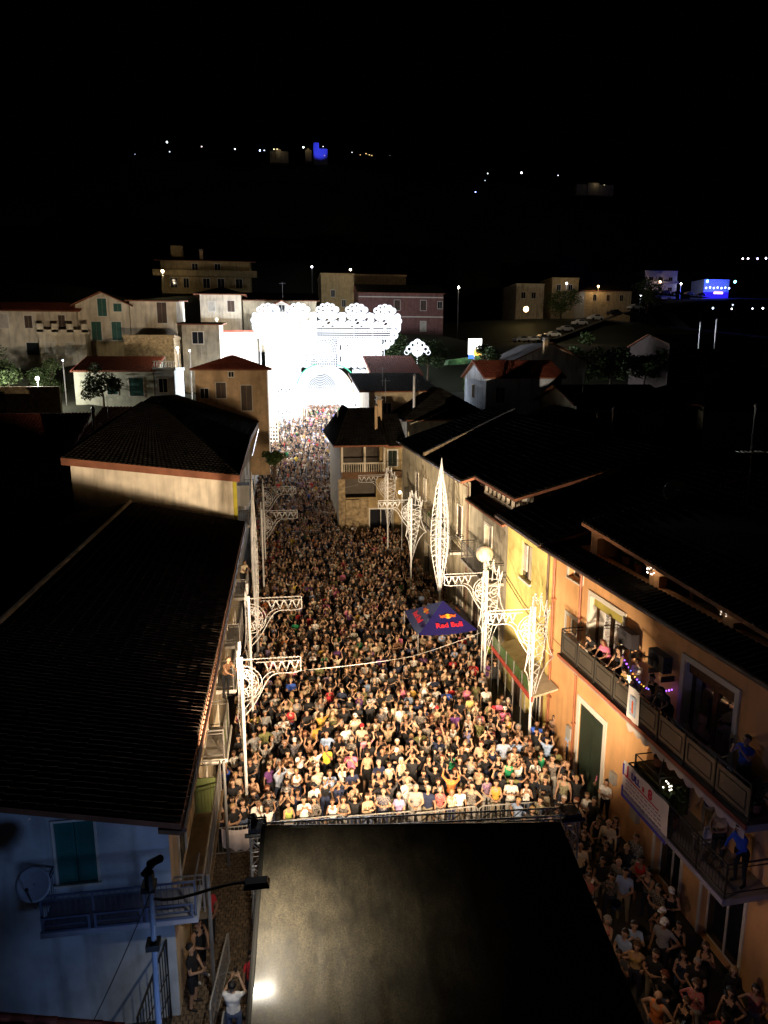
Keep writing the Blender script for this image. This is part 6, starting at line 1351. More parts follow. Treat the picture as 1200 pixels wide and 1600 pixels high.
for (x, y, z, h, lab) in ((13.6, 72, 12.5, 2.0, 'tall flue pipe with a bright cap on the stepped roofs'), (8.6, 64, 10.2, 1.8, 'lit brick flue on the loggia house'), (24.5, 50, 10.5, 1.8, 'pale flue on the dark middle roofs'), (36, 50, 10.5, 2.0, 'dim flue at the far right roofs'), (29.4, 63.2, 9.6, 1.5, 'cylindrical lit flue in front of the grey house'), (61, 99, 19.5, 2.2, 'left pale pipe on the barn roof'), (63.5, 99, 19.5, 2.6, 'right pale pipe on the barn roof'), (-15.5, 63, 9.8, 2.2, 'pair of pale flues on the dim red roof')):
    e = empty('flue', (x, y, z), lab, 'chimney flue', 'roof flues'); mb = MB(); mb.tube([(x, y, z - 1.5), (x, y, z + h)], .14, 8); mb.build('pipe', GALV if h > 1.9 else W_TAN, e); mb = MB(); mb.tube([(x, y, z + h), (x, y, z + h + .1), (x, y, z + h + .25)], .22, 8, r2=.05); mb.build('cowl', GALV, e)

# ------------------------------------------------------------------ lamps on the slopes and far lights
def bulb_lamp(x, y, z, r, col, s, label, pw=0, post=True, group='lamps on the slopes', cat='street lamp', lr=.15):
    e = empty('street_lamp', (x, y, z), label, cat, group); mb = MB(); mb.ball((x, y, z), r * .75, nu=10, nv=7); nm = 'glow_%02d%02d%02d_%d' % (int(col[0] * 99), int(col[1] * 99), int(col[2] * 99), int(s * 10)); mb.build('lamp_globe', emit(nm, col, s), e)
    if post:
        g = float(gz(x, y)); mb = MB(); mb.tube([(x, y + r * .3, min(g, z - 2.5)), (x, y + r * .3, z - r * .8)], .06, 5); mb.build('post', GALV, e)
    if pw: light('slope_lamp', 'POINT', (x, y - r - .15, z - r - .1), pw * .3, col, lr)
WW = (1, .80, .52); CW = (.85, .9, 1.0); SO = (1, .62, .28)
bulb_lamp(-30.5, 82, 14.1, .28, (1, .93, .82), 20, 'left globe of the pair of garden lamps above the stone wall', 6500, group='garden lamps')
bulb_lamp(-25.6, 82, 14.2, .28, (1, .93, .82), 20, 'right globe of the pair of garden lamps above the stone wall', 6500, group='garden lamps')
bulb_lamp(-36.2, 82, 14.0, .4, (1, .45, .2), 1.6, 'dull orange garden lamp cut by the left edge', 20, group='garden lamps')
bulb_lamp(-23.4, 84, 16.1, .12, (.6, .7, 1), 15, 'small cold blue lamp behind the low white house')
bulb_lamp(-11.7, 88.5, 17.6, .2, WW, 22, 'street lamp standing between the stone house and the flat white house', 900)
bulb_lamp(-10.4, 89.2, 17.3, .13, (.9, .95, 1), 15, 'small white porch lamp at the corner of the flat topped house', 30)
bulb_lamp(-23.0, 158, 34.6, .38, WW, 22, 'street lamp in front of the large apartment block', 700)
bulb_lamp(-9.3, 117, 22.6, .3, WW, 8, 'lamp hidden below the cream corner house', 500)
bulb_lamp(8.2, 170, 37.6, .3, CW, 16, 'small white lamp above the ochre stepped house', 150)
bulb_lamp(15.0, 150, 34.6, .3, WW, 22, 'wall lamp glowing on the ochre stepped house', 500, post=False)
bulb_lamp(37.5, 150, 31.5, .33, (1, .88, .68), 22, 'lone white street lamp right of the pink building', 260)
bulb_lamp(62, 178, 29.5, .9, SO, 14, 'bright yellow porch light at the bend of the lit road', 1100, post=False)
bulb_lamp(80.5, 198, 38.2, .35, (.9, .9, 1), 22, 'cold lamp on the ochre ridge road house', 900); bulb_lamp(89, 196, 37.3, .4, SO, 12, 'orange lamp beside the pale low house', 900)
bulb_lamp(109, 210, 36.5, .35, CW, 18, 'blue white lamp above the yellow-lit tree', 900); bulb_lamp(162, 296, 50.6, .7, (1, .6, .35), 14, 'orange lit balcony lamp on the grey apartment block', 1200, post=False); bulb_lamp(174, 300, 50.5, .5, (1, .9, .85), 20, 'white lamp right of the grey apartment block', 1200)
for (px_x, z, c, s, lab) in ((202, 61.4, (1, .8, .9), 12, 'first'), (204.5, 61.5, (.9, .8, 1), 12, 'second'), (209, 61.6, (.6, .5, 1), 14, 'third'), (213, 61.8, (.85, .8, 1), 14, 'fourth')):
    bulb_lamp(px_x, 300, z, .45, c, s, lab + ' light counted from the left in the row of four at the top right edge', 0, post=False, group='row of four high lights')
for i, (x, y, z, c, s) in enumerate(((95, 150, 28.0, (.6, .7, 1), 16), (99.5, 150, 27.9, (.8, .8, .8), 7), (104.5, 150, 28, (.7, .7, 1), 7), (107, 150, 28.1, (.95, .95, 1), 16), (101, 152, 28.9, (.6, .7, .9), 3))):
    bulb_lamp(x, y, z, .22, c, s, '%s small white light from the left in the dark field at right' % ('first', 'second', 'third', 'fourth', 'high faint')[i], 0, post=False, group='field lights')
# neon sign
e = empty('neon_sign', (26, 95, 14), 'bright white, red and blue lit sign board on a pole right of the portal', 'sign')
mb = MB(); mb.box(25.3, 27.1, 95, 95.2, 17.0, 19.1); mb.build('board', emit('sign_white', (1, .97, .92), 5), e); mb = MB(); mb.box(26.0, 27.1, 94.9, 94.98, 16.9, 17.7); mb.build('red_yellow_strip', emit('sign_orange', (1, .55, .08), 3), e); mb = MB(); mb.box(25.3, 26.0, 94.9, 94.98, 16.5, 17.0); mb.build('blue_strip', emit('sign_blue', (.05, .15, 1), 3), e)
mb = MB(); mb.tube([(26.2, 95.3, 8), (26.2, 95.3, 17)], .12, 6); mb.build('pole', GALV, e); light('sign_lamp', 'POINT', (26.2, 93.9, 18), 320, (.8, .9, 1), .3)
mb = MB(); mb.hexa([(22.6, 95.5, 15.6), (27.5, 95.5, 15.9), (27.5, 98, 15.9), (22.6, 98, 15.6), (22.8, 95.7, 16.3), (27.3, 95.7, 16.9), (27.3, 97.8, 16.9), (22.8, 97.8, 16.3)]); tag(mb.build('hedge', mat('green_canopy', (.06, .16, .05), var=.5, scale=3)), 'long trimmed green hedge top beside the neon sign', 'hedge')
# blue party stage far right
e = empty('party_stage', (190, 299, 43), 'distant stage glowing deep blue on the ridge at the right edge', 'stage'); rr = random.Random(3)
mb = MB(); mb.box(184.5, 196, 299, 299.6, 43.5, 47.2); mb.build('blue_screen', emit('deep_blue_screen', (.03, .02, 1), .9), e)
for i in range(7): mb = MB(); mb.ball((185 + i * 1.8, 298.5, 48.8 + .2 * (i % 2)), .42, nu=6, nv=4); mb.build('blue_lamp', emit('blue_bulb', (.35, .45, 1), 9), e)
for x in (185, 198): mb = MB(); mb.ball((x, 298, 51.5), .6, nu=6, nv=4); mb.build('cyan_lamp', emit('cyan_bulb', (.3, .9, 1), 8), e)
mb = MB(); mb.box(189, 193, 298.4, 298.8, 46.4, 47.2); mb.build('magenta_strip', emit('magenta_strip', (1, .5, 1), 5), e)
light('party_lamp', 'POINT', (190, 294, 48), 9000, (.05, .08, 1), 1.0)
# far mountain village
def hillpt(px, py, y):
    th = math.atan(228 / 1110); ya = R(8.29); f = Vector((math.sin(ya) * math.cos(th), math.cos(ya) * math.cos(th), -math.sin(th))); r_ = Vector((math.cos(ya), -math.sin(ya), 0)); u = r_.cross(f)
    d = f + r_ * (px - 600) / 1110 + u * (800 - py) / 1110; 
    if y >= 1000:      # first point of the slope met by this line of sight
        t = 420.
        while t < 2400:
            q = Vector((0, 0, HC)) + d * (t / d.y)
            if float(gz(q.x, q.y)) + 12 > q.z: break
            t += 6
        return Vector((0, 0, HC)) + d * ((t - 14) / d.y)
    return Vector((0, 0, HC)) + d * (y / d.y)
FAR = [(261, 222, 5, CW, 16), (265, 237, 3, CW, 4), (315, 229, 3.4, (1, .9, .8), 5), (367, 233, 4, CW, 10), (406, 235, 4.5, (.6, .65, 1), 14), (413, 235, 3, CW, 6), (428, 233, 3, WW, 5), (433, 233, 3, WW, 5), (474, 230, 4.2, (1, .95, .9), 14), (505, 229, 2.6, CW, 4), (550, 238, 3, (.8, .8, .8), 3), (563, 242, 2.4, SO, 3), (572, 240, 2.6, SO, 4), (577, 242, 2.4, SO, 4), (581, 243, 2.4, SO, 4), (609, 243, 2, CW, 2), (211, 241, 2.4, (.5, .5, .7), 2), (507, 243, 2.4, SO, 2), (762, 271, 3, CW, 6), (758, 282, 2.4, CW, 3), (743, 300, 4, (.35, .4, 1), 12), (815, 270, 5.5, (.9, .88, 1), 18), (872, 274, 3, CW, 4), (944, 289, 2.6, (.7, .7, .4), 2)]
for i, (px, py, r_, c, s) in enumerate(FAR):
    q = hillpt(px, py, 1100); side = 'left' if px < 640 else 'right'
    bulb_lamp(q.x, q.y, q.z, r_ * .24 * q.y / 1100, c, s * 1.3, 'far village light on the %s mountain, %s' % (side, ['cold white', 'faint', 'pale', 'steady white', 'bluish', 'dim twin', 'warm of a pair', 'warm right one of a pair', 'bright beside the blue tower', 'small on the blue tower', 'grey', 'first orange', 'second orange', 'third orange', 'fourth orange', 'last faint to the right', 'faintest at far left', 'low orange under the tower', 'upper small', 'lower small', 'deep blue', 'brightest', 'single small', 'dull yellowish'][i]), 0, post=False, group='far mountain lights', cat='light')
q0 = hillpt(490, 240, 1105); q1_ = hillpt(512, 222, 1105)
e = empty('tower', (q0.x, q0.y, q0.z), 'tower and wall floodlit deep blue in the far mountain village', 'tower')
kq = q0.y / 1100; mb = MB(); mb.box(q0.x, q0.x + 8 * kq, q0.y, q0.y + 10 * kq, q0.z - 14 * kq, q0.z + 15 * kq); mb.box(q0.x + 8 * kq, q0.x + 20 * kq, q0.y + .01, q0.y + 10 * kq, q0.z - 14 * kq, q0.z + 7 * kq); mb.box(q0.x + 2 * kq, q0.x + 6 * kq, q0.y - .3, q0.y, q0.z + 3 * kq, q0.z + 6 * kq); mb.build('tower_wall', mat('blue_lit_stone', (.35, .35, .4)), e)
light('tower_floodlight', 'SPOT', (q0.x + 8 * kq, q0.y - 24 * kq, q0.z + 2 * kq), 38000 * kq * kq, (.05, .07, 1), .6, target=(q0.x + 9 * kq, q0.y, q0.z + 5 * kq), angle=64)
for (px, py, w_, lab) in ((436, 238, 26, 'faintly lit village wall left of the blue tower'), (482, 236, 9, 'pale lit house just left of the blue tower'), (930, 290, 60, 'faint strip of lit road wall on the right mountain')):
    q = hillpt(px, py, 1104); kq = q.y / 1100; w_ = w_ * kq; mb = MB(); mb.box(q.x - w_ / 2, q.x + w_ / 2, q.y, q.y + 8 * kq, q.z - 14 * kq, q.z + 1.5 * kq); mb.box(q.x - w_ * .2, q.x + w_ * .1, q.y - .5, q.y - .01, q.z - 14 * kq, q.z + 3.5 * kq); tag(mb.build('village_house', W_BEIGE), lab, 'building', 'far village buildings'); light('village_lamp', 'POINT', (q.x, q.y - 7 * kq, q.z + 2 * kq), 200 * kq * kq, WW, .5)
# parked cars along the lit road
def car_proto():
    e = empty('parked_car', (0, 0, 0), None, 'car', 'cars parked along the ridge road', rz=1e-6)
    mb = MB(); sec = [(-2.1, .35, .75), (-1.9, .3, .95), (-1.0, .3, 1.0), (-.5, .3, 1.42), (.7, .3, 1.46), (1.35, .3, 1.05), (2.0, .3, .95), (2.15, .38, .7)]
    for i in range(len(sec) - 1):
        (a, b, c), (d, e2, f) = sec[i], sec[i + 1]; mb.hexa([(a, -.82, b), (d, -.82, e2), (d, .82, e2), (a, .82, b), (a, -.7, c), (d, -.7, f), (d, .7, f), (a, .7, c)])
    mb.build('body', mat('car_paint', (1, 1, 1), rough=.3, var=.02, bump=0, objcol=True), e)
    mb = MB(); mb.hexa([(-.85, -.76, 1.02), (1.1, -.76, 1.05), (1.1, .76, 1.05), (-.85, .76, 1.02), (-.45, -.72, 1.38), (.68, -.72, 1.41), (.68, .72, 1.41), (-.45, .72, 1.38)]); mb.build('windows', PANE, e)
    for (x, y) in ((-1.35, -.8), (1.35, -.8), (-1.35, .8), (1.35, .8)): mb = MB(); mb.tube([(x, y - .09, .32), (x, y + .09, .32)], .32, 12); mb.build('wheel', BLACKP, e)
    return e
cp = car_proto(); cc = random.Random(12); first = True
spots = [(56, 163), (59.5, 166), (63, 169), (66.5, 171), (70.5, 173), (75, 175), (80, 177), (86, 179), (93, 182), (148, 282), (154, 285), (160, 287), (166, 289), (172, 290), (178, 291)]
clab = ['silver car at the near end of the parked row', 'white car second in the parked row', 'dark car third in the parked row', 'white car in the middle of the parked row', 'grey car behind the white one in the row', 'dark blue car under the round trees', 'silver car below the ochre house', 'white car under the pale low house', 'grey car at the far end of the nearer row', 'bluish car before the grey apartment block', 'white car beside the bluish one', 'silver car under the orange lit balcony', 'dark car towards the blue stage', 'pale car next to the blue stage', 'last car before the blue stage']
for i, (x, y) in enumerate(spots):
    c = cp if first else copy_tree(cp); first = False
    g = float(gz(x, y)); c.location = (x, y, g + .9); c.rotation_euler = (0, 0, .35 + cc.uniform(-.1, .1)); tag(c, clab[i])
    colr = [(.6, .6, .62, 1), (.75, .75, .75, 1), (.05, .05, .06, 1), (.7, .7, .68, 1), (.3, .3, .32, 1)][i % 5]
    for ch in c.children: ch.color = colr
light('road_lamp', 'POINT', (66, 160, 33), 1600, WW, .3)
mb = MB(); pts_ = [(48, 158), (66, 170), (90, 181), (120, 200), (150, 283), (182, 293)]
for (a, b) in zip(pts_[:-1], pts_[1:]):
    mb.quad([(a[0], a[1] - 3, float(gz(*a)) + .85), (b[0], b[1] - 3, float(gz(*b)) + .85), (b[0], b[1] + 3, float(gz(*b)) + .86), (a[0], a[1] + 3, float(gz(*a)) + .86)])
setup(mb.build('ridge_road', ASPH))

# ------------------------------------------------------------------ people
def skinmat():
    m = rndcol('skin', [(.42, .25, .155), (.36, .205, .125), (.46, .29, .19), (.29, .16, .095), (.40, .235, .145), (.44, .27, .18)], .6, .05, 12); m.node_tree.nodes['Principled BSDF'].inputs['Specular IOR Level'].default_value = .3; return m
SKIN = skinmat()
TOP = mat('top_cloth', (1, 1, 1), rough=.9, var=.16, scale=9, bump=.15, bscale=40, objcol=True)
def prints(m):
    n, N, L = nodes(m); b = N['Principled BSDF']; src = b.inputs['Base Color'].links[0].from_socket
    oi = N.new('ShaderNodeObjectInfo'); tc = N.new('ShaderNodeTexCoord')
    vo = N.new('ShaderNodeTexVoronoi'); vo.inputs['Scale'].default_value = 26; L.new(tc.outputs['Object'], vo.inputs['Vector'])
    wv = N.new('ShaderNodeTexWave'); wv.bands_direction = 'Z'; wv.inputs['Scale'].default_value = 9; L.new(tc.outputs['Object'], wv.inputs['Vector'])
    g1 = N.new('ShaderNodeMath'); g1.operation = 'GREATER_THAN'; g1.inputs[1].default_value = .72; L.new(oi.outputs['Random'], g1.inputs[0])
    g2 = N.new('ShaderNodeMath'); g2.operation = 'GREATER_THAN'; g2.inputs[1].default_value = .92; L.new(oi.outputs['Random'], g2.inputs[0])
    d = N.new('ShaderNodeMath'); d.operation = 'GREATER_THAN'; d.inputs[1].default_value = .45; L.new(vo.outputs['Distance'], d.inputs[0])
    w2 = N.new('ShaderNodeMath'); w2.operation = 'GREATER_THAN'; w2.inputs[1].default_value = .6; L.new(wv.outputs[0], w2.inputs[0])
    a1 = N.new('ShaderNodeMath'); a1.operation = 'MULTIPLY'; L.new(g1.outputs[0], a1.inputs[0]); L.new(d.outputs[0], a1.inputs[1])
    a2 = N.new('ShaderNodeMath'); a2.operation = 'MULTIPLY'; L.new(g2.outputs[0], a2.inputs[0]); L.new(w2.outputs[0], a2.inputs[1])
    mx = N.new('ShaderNodeMath'); mx.operation = 'MAXIMUM'; L.new(a1.outputs[0], mx.inputs[0]); L.new(a2.outputs[0], mx.inputs[1])
    ml = N.new('ShaderNodeMath'); ml.operation = 'MULTIPLY'; ml.inputs[1].default_value = .55; L.new(mx.outputs[0], ml.inputs[0])
    mi = N.new('ShaderNodeMix'); mi.data_type = 'RGBA'; L.new(ml.outputs[0], mi.inputs[0]); L.new(src, mi.inputs[6]); mi.inputs[7].default_value = (.34, .30, .26, 1); L.new(mi.outputs[2], b.inputs['Base Color'])
prints(TOP)
HAIRM = mat('hair', (1, 1, 1), rough=.55, var=.35, scale=25, bump=.3, bscale=90, objcol=True)
BOT = rndcol('bottom_cloth', [(.015, .016, .02), (.03, .04, .085), (.012, .012, .012), (.09, .12, .2), (.02, .02, .025), (.28, .24, .17), (.03, .035, .06), (.35, .34, .32)], .9)
SHOE = rndcol('shoes', [(.02, .02, .02), (.5, .48, .45), (.08, .05, .03), (.02, .02, .03)], .6)
DARKF = mat('eye_dark', (.02, .012, .01), rough=.4, bump=0, var=0); LIP = mat('lip', (.30, .09, .07), rough=.5, bump=0, var=0)
ARMS = {  # elbow, wrist, hand direction for the +x arm
 'down': ((.25, .02, 1.13), (.27, -.07, .88), (0, -.2, -1)), 'up': ((.31, -.08, 1.62), (.25, -.14, 1.86), (-.05, -.1, 1)), 'film': ((.25, -.20, 1.25), (.09, -.34, 1.49), (-.3, -.2, .9)),
 'clap': ((.27, -.16, 1.60), (.08, -.22, 1.82), (-.25, -.05, 1)), 'cross': ((.27, -.06, 1.16), (.03, -.22, 1.19), (-1, .1, .1)), 'hips': ((.40, .06, 1.18), (.20, -.03, 1.0), (-.7, -.3, -.4)),
 'lean': ((.24, -.20, 1.20), (.15, -.42, 1.10), (-.2, -1, -.1)), 'hold': ((.25, -.06, 1.14), (.06, -.25, 1.06), (-.8, -.5, .2)), 'point': ((.36, -.12, 1.50), (.50, -.22, 1.72), (.4, -.2, .9)), 'chin': ((.25, -.12, 1.15), (.10, -.20, 1.38), (-.3, -.1, .8)), 'clapfront': ((.26, -.14, 1.20), (.07, -.34, 1.30), (-.5, -.4, .7)), 'sit': ((.25, -.02, 1.15), (.16, -.25, 1.0), (-.3, -1, 0))}
def capsule(mb, a, b, ra, rb, n=8):
    a, b = Vector(a), Vector(b); d = (b - a); L = d.length; d.normalize()
    u = d.cross(Vector((0, 0, 1)) if abs(d.z) < .9 else Vector((0, 1, 0))).normalized(); v = u.cross(d); k = len(mb.v); rings = []
    for j in range(3): ph = R(90 - 30 * (j + .6)); rings.append((a - d * ra * math.sin(ph), ra * math.cos(ph)))
    rings.append((a, ra)); rings.append((b, rb))
    for j in range(3): ph = R(30 * (j + .7)); rings.append((b + d * rb * math.sin(ph), rb * math.cos(ph)))
    for (c, r) in rings:
        for q in range(n): t = 2 * math.pi * q / n; mb.v.append(tuple(c + u * r * math.cos(t) + v * r * math.sin(t)))
    for j in range(len(rings) - 1):
        for q in range(n): mb.f.append([k + j * n + q, k + j * n + (q + 1) % n, k + (j + 1) * n + (q + 1) % n, k + (j + 1) * n + q]); mb.mi.append(-1)
    mb.f.append([k + q for q in range(n)][::-1]); mb.mi.append(-1); mb.f.append([k + (len(rings) - 1) * n + q for q in range(n)]); mb.mi.append(-1)
def body(pr, pl, female, lean=0., seated=False):
    """list of (a, b, ra, rb, region) and head data"""
    S = []; sh = .152 if female else .178; hw = .11 if female else .10
    hz = .93
    def ln(p):   # lean the upper body forward about the hip
        if not lean: return p
        x, y, z = p; dz = z - hz
        if dz < 0: return p
        return (x, y * math.cos(lean) - dz * math.sin(lean), hz + dz * math.cos(lean) + y * math.sin(lean) * 0)
    for sx in (-1, 1):
        if seated: hip, kn, an = (sx * .10, .0, .90), (sx * .14, -.42, .92), (sx * .14, -.44, .48)
        else: hip, kn, an = (sx * .10, .0, .90), (sx * .12, -.02, .50), (sx * .13, .03, .09)
        S += [(hip, kn, .095 if not female else .10, .062, 'thigh'), (kn, an, .058, .040, 'shin')]
        S += [((an[0], an[1] + .02, an[2] - .04), (an[0] + sx * .02, an[1] - .15, an[2] - .055), .042, .034, 'shoe')]
    S += [((-.05, 0, .94), (.05, 0, .94), .125, .125, 'hip')]
    w = .105 if female else .125
    S += [(ln((0, 0, 1.0)), ln((0, .005, 1.18)), w, w * .98, 'torso'), (ln((-.05, .0, 1.05)), ln((.05, 0, 1.05)), w * .9, w * .9, 'torso'), (ln((-.08, .01, 1.33)), ln((.08, .01, 1.33)), .108, .108, 'torso'), (ln((-.06, 0, 1.22)), ln((.06, 0, 1.22)), .105, .105, 'torso'), (ln((-sh + .05, .01, 1.41)), ln((sh - .05, .01, 1.41)), .068, .068, 'yoke')]
    if female: S += [(ln((sx * .075, -.085, 1.30)), ln((sx * .08, -.07, 1.30)), .062, .06, 'torso') for sx in (-1, 1)]
    S += [(ln((0, .01, 1.42)), ln((0, -.01, 1.54)), .054, .050, 'neck')]
    S += [(ln((0, .015, 1.655)), ln((0, .0, 1.64)), .088, .088, 'head'), (ln((0, -.015, 1.61)), ln((0, -.035, 1.575)), .070, .046, 'head'), (ln((0, -.092, 1.635)), ln((0, -.112, 1.605)), .010, .016, 'head')]
    S += [(ln((sx * .088, .01, 1.635)), ln((sx * .092, .015, 1.61)), .016, .012, 'head') for sx in (-1, 1)]
    hands = []
    for sx, ps in ((1, pr), (-1, pl)):
        E, W_, hd = ARMS[ps]; shp = ln((sx * sh, .01, 1.41)); E = ln((sx * E[0] * (sh / .19) ** .5, E[1], E[2])); W_ = ln((sx * W_[0], W_[1], W_[2])); hd = Vector((sx * hd[0], hd[1], hd[2])).normalized()
        S += [(shp, E, .056 if not female else .048, .042 if not female else .036, 'upperarm'), (E, W_, .040 if not female else .034, .027, 'forearm')]
        Wv = Vector(W_); S += [(tuple(Wv), tuple(Wv + hd * .07), .028, .034, 'hand')]; hands.append((Wv, hd, sx))
    return S, hands, ln
REG = {'slim_tee': {'upperarm': .55}, }
def remesh(mb, vox, target):
    me = bpy.data.meshes.new('tmp'); me.from_pydata(mb.v, [], mb.f); o = bpy.data.objects.new('tmp', me); COL.objects.link(o)
    md = o.modifiers.new('r', 'REMESH'); md.mode = 'VOXEL'; md.voxel_size = vox
    sm = o.modifiers.new('s', 'SMOOTH'); sm.factor = .5; sm.iterations = 2
    dg = bpy.context.evaluated_depsgraph_get(); n = sum(len(p.vertices) - 2 for p in o.evaluated_get(dg).data.polygons)
    dc = o.modifiers.new('d', 'DECIMATE'); dc.ratio = min(1, target / max(1, n))
    dg = bpy.context.evaluated_depsgraph_get(); out = bpy.data.meshes.new_from_object(o.evaluated_get(dg)); bpy.data.objects.remove(o); bpy.data.meshes.remove(me); return out
def regions(me, S):
    nv = len(me.polygons); C = np.zeros(nv * 3); me.polygons.foreach_get('center', C); C = C.reshape(-1, 3); best = np.full(nv, 1e9); idx = np.zeros(nv, int); T = np.zeros(nv)
    for i, (a, b, ra, rb, rg) in enumerate(S):
        a = np.array(a); b = np.array(b); d = b - a; L2 = max(1e-9, d @ d); t = np.clip(((C - a) @ d) / L2, 0, 1); dist = np.linalg.norm(C - (a + t[:, None] * d), axis=1) - (ra + (rb - ra) * t)
        m = dist < best; best[m] = dist[m]; idx[m] = i; T[m] = t[m]
    return C, idx, T
def fingers(mb, hands):
    for (W_, hd, sx) in hands:
        side = hd.cross(Vector((0, -1, .2)));
        if side.length < .1: side = hd.cross(Vector((1, 0, 0)))
        side.normalize(); cur = side.cross(hd); base = W_ + hd * .07
        for k in range(4):
            o = base + side * (.022 * (k - 1.5)); L = (.062, .075, .070, .055)[k]; p1 = o + hd * L * .55 + side * (.006 * (k - 1.5)); p2 = p1 + (hd * .8 + cur * .5).normalized() * L * .5
            mb.tube([o, p1, p2], .0095, 4, SKIN, r2=.007)
        o = W_ + hd * .035 + side * (-.028 * sx); p1 = o + (hd * .6 - side * sx * .8).normalized() * .04; mb.tube([o, p1, p1 + (hd * .9 - side * sx * .2).normalized() * .03], .011, 4, SKIN, r2=.008)
VARI = {}
def cloth_of(kind):
    """which regions are shirt / bottoms / skin"""
    return kind
def person_mesh(key, lod):
    """key = (pr, pl, female, cut, bottom, lean, seated) -> mesh with materials skin, top, bottom, shoe"""
    kk = (key, lod)
    if kk in VARI: return VARI[kk]
    pr, pl, fem, cut, bot, lean, seated = key
    S, hands, ln = body(pr, pl, fem, lean, seated); sk = ('raw', pr, pl, fem, lean, seated, lod)
    if sk not in VARI:
        mb = MB()
        for (a, b, ra, rb, rg) in S: capsule(mb, a, b, ra, rb, 9)
        VARI[sk] = remesh(mb, .017 if lod == 0 else .028, 1500 if lod == 0 else 240)
    me = VARI[sk].copy(); me.name = 'person_body'; C, idx, T = regions(me, S)
    def slot(rg, t, c):
        z = c[2]
        if rg in ('head', 'neck', 'hand'): return 0
        if rg == 'shoe': return 3
        if rg == 'thigh': return 2 if bot != 'skirt' or t < .75 else 0
        if rg == 'shin': return 2 if bot == 'long' else (2 if bot == 'knee' and t < .05 else 0)
        if rg == 'hip': return 2
        if rg == 'forearm': return 1 if cut == 'long' else 0
        if rg == 'upperarm': return 1 if cut == 'long' or (cut == 'tee' and t < .55) else 0
        if rg == 'yoke': return 0 if cut == 'tank' and (abs(c[0]) > .13 or abs(c[0]) < .06) else 1
        if rg == 'torso':
            if cut == 'tank' and not lean and c[1] < .02 and z > 1.345 and abs(c[0]) < .055: return 0
            return 1
        return 1
    sl = [slot(S[i][4], T[q], C[q]) for q, i in enumerate(idx)]
    for m_ in (SKIN, TOP, BOT, SHOE, DARKF, LIP): me.materials.append(m_)
    me.polygons.foreach_set('material_index', sl); me.polygons.foreach_set('use_smooth', [True] * len(me.polygons))
    if lod == 0:
        mb = MB(); fingers(mb, hands)
        for sx in (-1, 1):
            c = ln((sx * .034, -.0855, 1.645)); mb.ball(c, .015, .008, .008, 6, 4, DARKF); b = ln((sx * .034, -.09, 1.668)); mb.ball(b, .022, .007, .005, 6, 4, DARKF)
        c = ln((0, -.083, 1.575)); mb.ball(c, .024, .012, .007, 6, 4, LIP)
        if bot == 'skirt':
            n = 12
            for q in range(n):
                t0 = 2 * math.pi * q / n; t1 = 2 * math.pi * (q + 1) / n; f = lambda t, r, z: (r * 1.15 * math.cos(t), r * .85 * math.sin(t), z)
                mb.quad([f(t0, .135, 1.0), f(t1, .135, 1.0), f(t1, .21, .56), f(t0, .21, .56)], BOT)
        bm = bmesh.new(); bm.from_mesh(me); mats = [SKIN, TOP, BOT, SHOE, DARKF, LIP]
        vs = [bm.verts.new(v) for v in mb.v]
        for f, mi_ in zip(mb.f, mb.mi):
            try: F_ = bm.faces.new([vs[i] for i in f]); F_.material_index = mats.index(mb.mats[mi_]); F_.smooth = True
            except ValueError: pass
        bm.to_mesh(me); bm.free()
    VARI[kk] = me; return me
